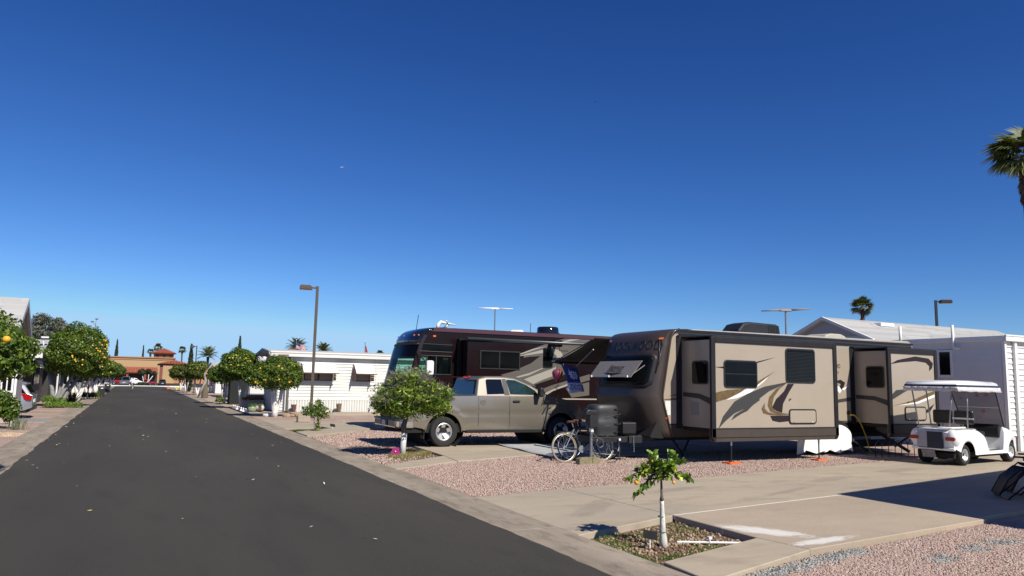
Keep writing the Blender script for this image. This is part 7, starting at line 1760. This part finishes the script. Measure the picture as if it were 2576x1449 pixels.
# cone and yellow hydrant
b = MB(); b.lathe([(.12, .02), (.03, .42), (.001, .43)], (0, 0, 0), 'z', 12); b.box((-.15, -.15, 0), (.15, .15, .03)); o = b.build('traffic_cone', mat('cone_orange', (.75, .12, .02), .5)); o.location = (3.95, 100, 0); tag(o, 'small orange traffic cone at the far right kerb', 'cone')
b = MB(); b.lathe([(.09, 0), (.09, .22), (.13, .24), (.13, .28), (.09, .32), (.001, .37)], (0, 0, 0), 'z', 12); b.tube([(-.22, 0, .26), (.22, 0, .26)], .06, 8); o = b.build('fire_hydrant', mat('yellow_paint', (.75, .58, .03), .5)); o.location = (4.75, 97, 0); tag(o, 'yellow fire hydrant beside the orange cone', 'hydrant')
# wheelie bins
def bin_(label, loc, s=1):
    t = thing('wheelie_bin', label, 'bin', loc, R(8), 'black bins on the left gutter'); t.scale = (s, s, s)
    b = MB(); b.prism([(-.26, .05), (-.30, .92), (.30, .92), (.26, .05)], 'y', -.30, .30); b.build('body', m_blk, t, bevel=.02)
    b = MB(); b.prism([(-.33, .92), (-.30, .99), (.25, 1.02), (.34, .94)], 'y', -.32, .32); b.build('lid', m_blkm, t, bevel=.015); b = MB(); b.cbox((0, -.31, .80), (.2, .02, .09)); b.build('emblem', m_white, t)
    for s_ in (-1, 1): b = MB(); b.lathe([(.001, -.03), (.1, -.03), (.1, .03), (.001, .03)], (s_ * .27, .2, .1), 'x', 12); b.build('wheel', m_tyre, t)
bin_('black wheelie bin on the left gutter, the nearer of the two', (-2.0, 65.6, 0), .78); bin_('black wheelie bin on the left gutter, farther away', (-1.98, 80, 0), .8)
b = MB(); b.tube([(0, 0, 0), (0, 0, .38)], .03, 6); o = b.build('marker_post', m_white); o.location = (-2.6, 58.6, 0); tag(o, 'short white post on the left verge before the bins', 'post')
# flags
def flag(label, loc, h, w, hh, us):
    t = thing('flag', label, 'flag', loc); b = MB(); b.tube([(0, 0, 0), (0, 0, h)], .025, 6); b.build('pole', m_steel, t)
    b = MB(); b.ball((0, 0, h + .03), .04, 6, 4); b.build('finial', m_white, t)
    def P(u, v): return (u * w * (.35 + .65 * 1) * .8, .10 * math.sin(u * 7), h - .12 - v * hh - u * hh * .75)
    if us:
        for k in range(9):
            b = MB(); b.grid([[P(u / 8, (k + e) / 9) for u in range(9)] for e in (0, 1)]); b.build('stripe', mat('flag_red', (.45, .03, .05), .7) if k % 2 == 0 else mat('flag_white', (.62, .60, .60), .7), t, solid=.004)
        b = MB(); b.grid([[(lambda q: (q[0], q[1] - .02, q[2]))(P(u / 8 * .42, e * .52)) for u in range(9)] for e in (0, 1)]); b.build('canton', mat('flag_blue', (.03, .05, .18), .7), t, solid=.004)
    else: b = MB(); b.grid([[(u / 4 * w * (.3 + .7 * e), .04 * math.sin(u), h - .35 - e * hh) for u in range(5)] for e in (0, .5, 1)]); b.build('cloth', mat('flag_scarlet', (.55, .05, .06), .7), t, solid=.004)
flag('stars and stripes flag drooping over the park home roof left of the lamp', (11.2, 60, 0), 4.62, .95, .48, 1)
flag('limp red flag on a thin pole over the park home roof', (16.65, 60, 0), 4.72, .25, .55, 0)
# ---------------------------------------------------------------- pots and ornaments in front of the park home
m_terra = mat('terracotta', (.35, .13, .08), .8, var=.1); m_cpot = mat('brown_glazed_pot', (.20, .15, .11), .5)
def pot(label, loc, prof_, m, plant=None, sau=0, grp='flower pots by the white park home', s=1):
    t = thing('flower_pot', label, 'flower pot', loc, group=grp); t.scale = (s, s, s); b = MB(); b.lathe(prof_, (0, 0, 0), 'z', 20); b.build('pot', m, t, smooth=40)
    b = MB(); b.lathe([(.001, prof_[-1][1] - .03), (prof_[-1][0] * .95, prof_[-1][1] - .03)], (0, 0, 0), 'z', 12); b.build('soil', m_soil, t)
    if sau: b = MB(); b.lathe([(.001, 0), (sau, 0), (sau + .02, .04), (.001, .03)], (0, 0, 0), 'z', 18); b.build('saucer', m_terra, t)
    if plant:
        V, F, T = leaf_cloud([(0, 0, prof_[-1][1] + .03, prof_[-1][0], prof_[-1][0], plant[0], plant[1])], .06, .6, plant[2], .4, 0, .2, .1, flat=0); raw_mesh('plant', V, F, plant[3], t, T)
m_flow = tint_mat('flowers', [(0, (.04, .10, .02)), (.45, (.10, .16, .03)), (.5, (.60, .05, .03)), (.8, (.75, .30, .03)), (1, (.75, .5, .05))], .6)
pot('green glazed round pot with a leafy plant', (5.48, 40.0, 0), [(.15, .02), (.21, .08), (.22, .2), (.19, .27), (.22, .31)], mat('sage_glaze', (.30, .36, .24), .35), (.10, 220, 1, m_leaf))
pot('cream round bowl on a red saucer', (5.88, 40.3, 0), [(.14, .05), (.23, .14), (.24, .24), (.18, .33), (.21, .36)], mat('cream_glaze', (.60, .55, .45), .4), (.05, 90, 2, m_leaf), .2)
pot('tall brown pot with a pale rim beside the park home corner', (7.36, 39.15, .04), [(.13, .05), (.15, .1), (.20, .5), (.22, .56)], mat('reddish_pot', (.17, .10, .07), .6), None, .22, s=.66)
pot('tan fluted pot with orange flowers under the park home windows', (9.62, 39.1, .04), [(.12, .03), (.14, .08), (.20, .5), (.22, .58)], m_cpot, (.06, 160, 3, m_flow), .2, s=.66)
t = thing('planter_box', 'cream planter box full of red and yellow flowers', 'planter', (6.0, 43.6, 0)); b = MB(); b.prism([(-.5, .0), (-.58, .42), (.58, .42), (.5, 0)], 'y', -.25, .25); b.build('box', mat('cream_planter', (.55, .47, .36), .6), t, bevel=.02); b = MB(); b.box((-.6, -.27, .42), (.6, .27, .47)); b.build('rim', MATS['cream_planter'], t)
V, F, T = leaf_cloud([(-.25, 0, .52, .4, .25, .16, 500), (.3, 0, .52, .35, .25, .14, 400)], .07, .7, 5, .4, 0, .2, .1, flat=0); raw_mesh('flowers', V, F, m_flow, t, T)
for k in range(8):
    t = thing('garden_ornament', 'small white garden figure, number %s of the row on the kerb side of the pots' % ('one two three four five six seven eight'.split()[k]), 'ornament', (4.98 - .0 * k, 43.4 - k * .82, 0), group='row of small white garden figures'); t.scale = (.72, .72, .72); t['label'] = '%s of the small white garden figures on the red edging, counted from the far end' % ('first second third fourth fifth sixth seventh last'.split()[k])
    b = MB(); b.lathe([(.09, 0), (.10, .05), (.07, .16), (.03, .22)], (0, 0, 0), 'z', 10); b.build('body', m_white if k > 1 else mat('grey_figure', (.2, .2, .21), .6), t, smooth=True); b = MB(); b.ball((0, 0, .27), .065, 8, 6); b.build('head', m_white, t)
b = MB(); b.box((-.06, -3.8, 0), (.06, 3.6, .06)); o = b.build('red_edging', mat('red_brick_edge', (.27, .09, .07), .85, var=.2)); o.location = (4.97, 40.6, -.01); tag(o, 'low red edging strip under the row of small white figures', 'garden edging')
b = MB(); b.ball((0, 0, .05), (.24, .17, .12), 10, 6); o = b.build('white_rock', m_wash, smooth=True); o.location = (5.62, 35.9, 0); tag(o, 'white painted rock by the foot of the orange tree', 'rock')
g = random.Random(2)
for k in range(5):
    b = MB(); b.ball((0, 0, .05), (g.uniform(.12, .2), .12, g.uniform(.08, .13)), 8, 5); o = b.build('garden_rock', mat('tan_rock', (.40, .28, .18), .9, var=.3, vs=6, bump=.6)); o.location = (6.35 + k * .26, 35.3 + .1 * (k % 2), 0); o['group'] = 'tan rocks by the path'; o['label'] = 'tan rock in the row beside the orange tree trunk, %s' % ['nearest it', 'second', 'third', 'fourth', 'last'][k]; o['category'] = 'rock'
b = MB(); b.cbox((0, 0, .13), (.5, .3, .26)); o = b.build('stone_bench', mat('bench_stone', (.42, .34, .27), .85, var=.15), bevel=.03); o.location = (6.25, 31.1, 0); tag(o, 'small tan stone bench behind the young tree', 'bench')
shrub('bush', 'small green bush by the white trunk on the right row', (4.95, 50.2, 0), [(4.95, 50.2, .25, .28, .3, .28, 500)], .09, m_leaf, 76)
b = MB(); b.box((-.5, -.5, 0), (.5, .6, 1.9)); o = b.build('gap_shade_block', mat('gap_shade_green', (.008, .012, .010), .8, var=.2)); o.location = (6.0, 50.6, 0); tag(o, 'near-black block standing in for the shaded gap between the orange trees', 'shade_block')  # near-black box added to stand for the dark shaded gap between the trees
t = thing('parked_cart', 'grey golf cart in the shade under the middle orange tree', 'golf cart', (6.9, 46.8, 0)); b = MB(); b.box((-.8, -.55, .25), (.9, .55, .75)); b.build('body', mat('grey_cart', (.20, .21, .22), .5), t, bevel=.08, seg=3); b = MB(); b.box((-.8, -.6, 1.65), (.6, .6, 1.72)); b.build('roof', m_blk, t, bevel=.03)
for (x, y) in ((-.75, -.5), (-.75, .5), (.55, -.5), (.55, .5)): b = MB(); b.tube([(x, y, .7), (x, y, 1.66)], .02, 6); b.build('roof_post', m_blk, t)
for x in (-.5, .6):
    for y, s in ((-.5, -1), (.5, 1)): wheel(t, (x, y, .23), .23, .16, .12, s, 0, n=14)
# ---------------------------------------------------------------- cyclist far down the street
cy = bicycle('bicycle', 'bicycle ridden toward the camera in the middle of the street', (.12, 87.2, 0), R(-92), R(0), m_silver, m_tyre, None); cy.scale = (.8, .8, .8)
me = bpy.data.meshes.new('person')
J = [(0, 0, .98), (0, .02, 1.12), (0, .08, 1.38), (0, .12, 1.50), (0, .14, 1.58), (0, .15, 1.70), (.11, 0, .95), (.13, .32, .72), (.12, .12, .30), (.12, .22, .25), (-.11, 0, .95), (-.13, .36, .92), (-.12, .26, .52), (-.12, .36, .48), (.19, .10, 1.42), (.27, .24, 1.20), (.24, .46, 1.08), (-.19, .10, 1.42), (-.27, .24, 1.20), (-.24, .46, 1.08)]
E_ = [(0, 1), (1, 2), (2, 3), (3, 4), (4, 5), (0, 6), (6, 7), (7, 8), (8, 9), (0, 10), (10, 11), (11, 12), (12, 13), (2, 14), (14, 15), (15, 16), (2, 17), (17, 18), (18, 19)]
RR = [.15, .15, .17, .07, .085, .10, .10, .07, .045, .035, .10, .07, .045, .035, .07, .05, .035, .07, .05, .035]
me.from_pydata(J, E_, []); po = bpy.data.objects.new('person', me); COL.objects.link(po)
sk = po.modifiers.new('skin', 'SKIN'); sv = me.skin_vertices[0].data if me.skin_vertices else None
if sv is None: 
    bm = bmesh.new(); bm.from_mesh(me); bm.verts.layers.skin.verify(); bm.to_mesh(me); bm.free(); sv = me.skin_vertices[0].data
for v, r_ in zip(sv, RR): v.radius = (r_, r_)
sv[0].use_root = True
ss = po.modifiers.new('sub', 'SUBSURF'); ss.levels = 1; ss.render_levels = 1
dg = bpy.context.evaluated_depsgraph_get(); me2 = bpy.data.meshes.new_from_object(po.evaluated_get(dg)); bpy.data.objects.remove(po)
me2.materials.clear()
for m_ in (mat('skin', (.45, .25, .17), .6), mat('white_shirt', (.78, .78, .84), .8), mat('dark_shorts', (.03, .03, .06), .8), mat('grey_hair', (.2, .17, .15), .8)): me2.materials.append(m_)
for p in me2.polygons:
    c = p.center; p.material_index = 3 if c.z > 1.67 and c.y < .17 else (0 if c.z > 1.50 or c.y > .36 and c.z > .95 or c.z < .72 else (1 if c.z > 1.0 else 2))
me2.shade_smooth(); po = bpy.data.objects.new('person', me2); COL.objects.link(po); po.location = (.12, 87.35 - .5 * .8, .02); po.rotation_euler = (0, 0, PI); po.scale = (.8, .8, .8)
tag(po, 'cyclist in a white shirt and dark shorts riding down the middle of the street', 'person')
po.location = (.10, 86.9, .0)
# two birds high in the sky
for (loc, rz, s, lab) in (((13.69, 58.42, 18.37), .5, .24, 'tiny pale bird in the open sky left of the motorhome'), ((36.55, 57.04, 27.65), -.6, .2, 'tiny dark bird high in the blue above the trailer')):
    t = thing('bird', lab, 'bird', loc, rz); b = MB(); b.ball((0, 0, 0), (.22, .06, .06), 8, 6); b.build('body', m_white if s > .22 else m_blk, t, smooth=True).scale = (s * 2,) * 3
    for sg in (-1, 1):
        b = MB(); b.add([(.08, 0, 0), (-.08, 0, 0), (-.06, sg * .28, .09), (.04, sg * .5, .05)], [(0, 1, 2, 3)]); b.build('wing', m_white if s > .22 else m_blk, t, solid=.01).scale = (s * 2,) * 3
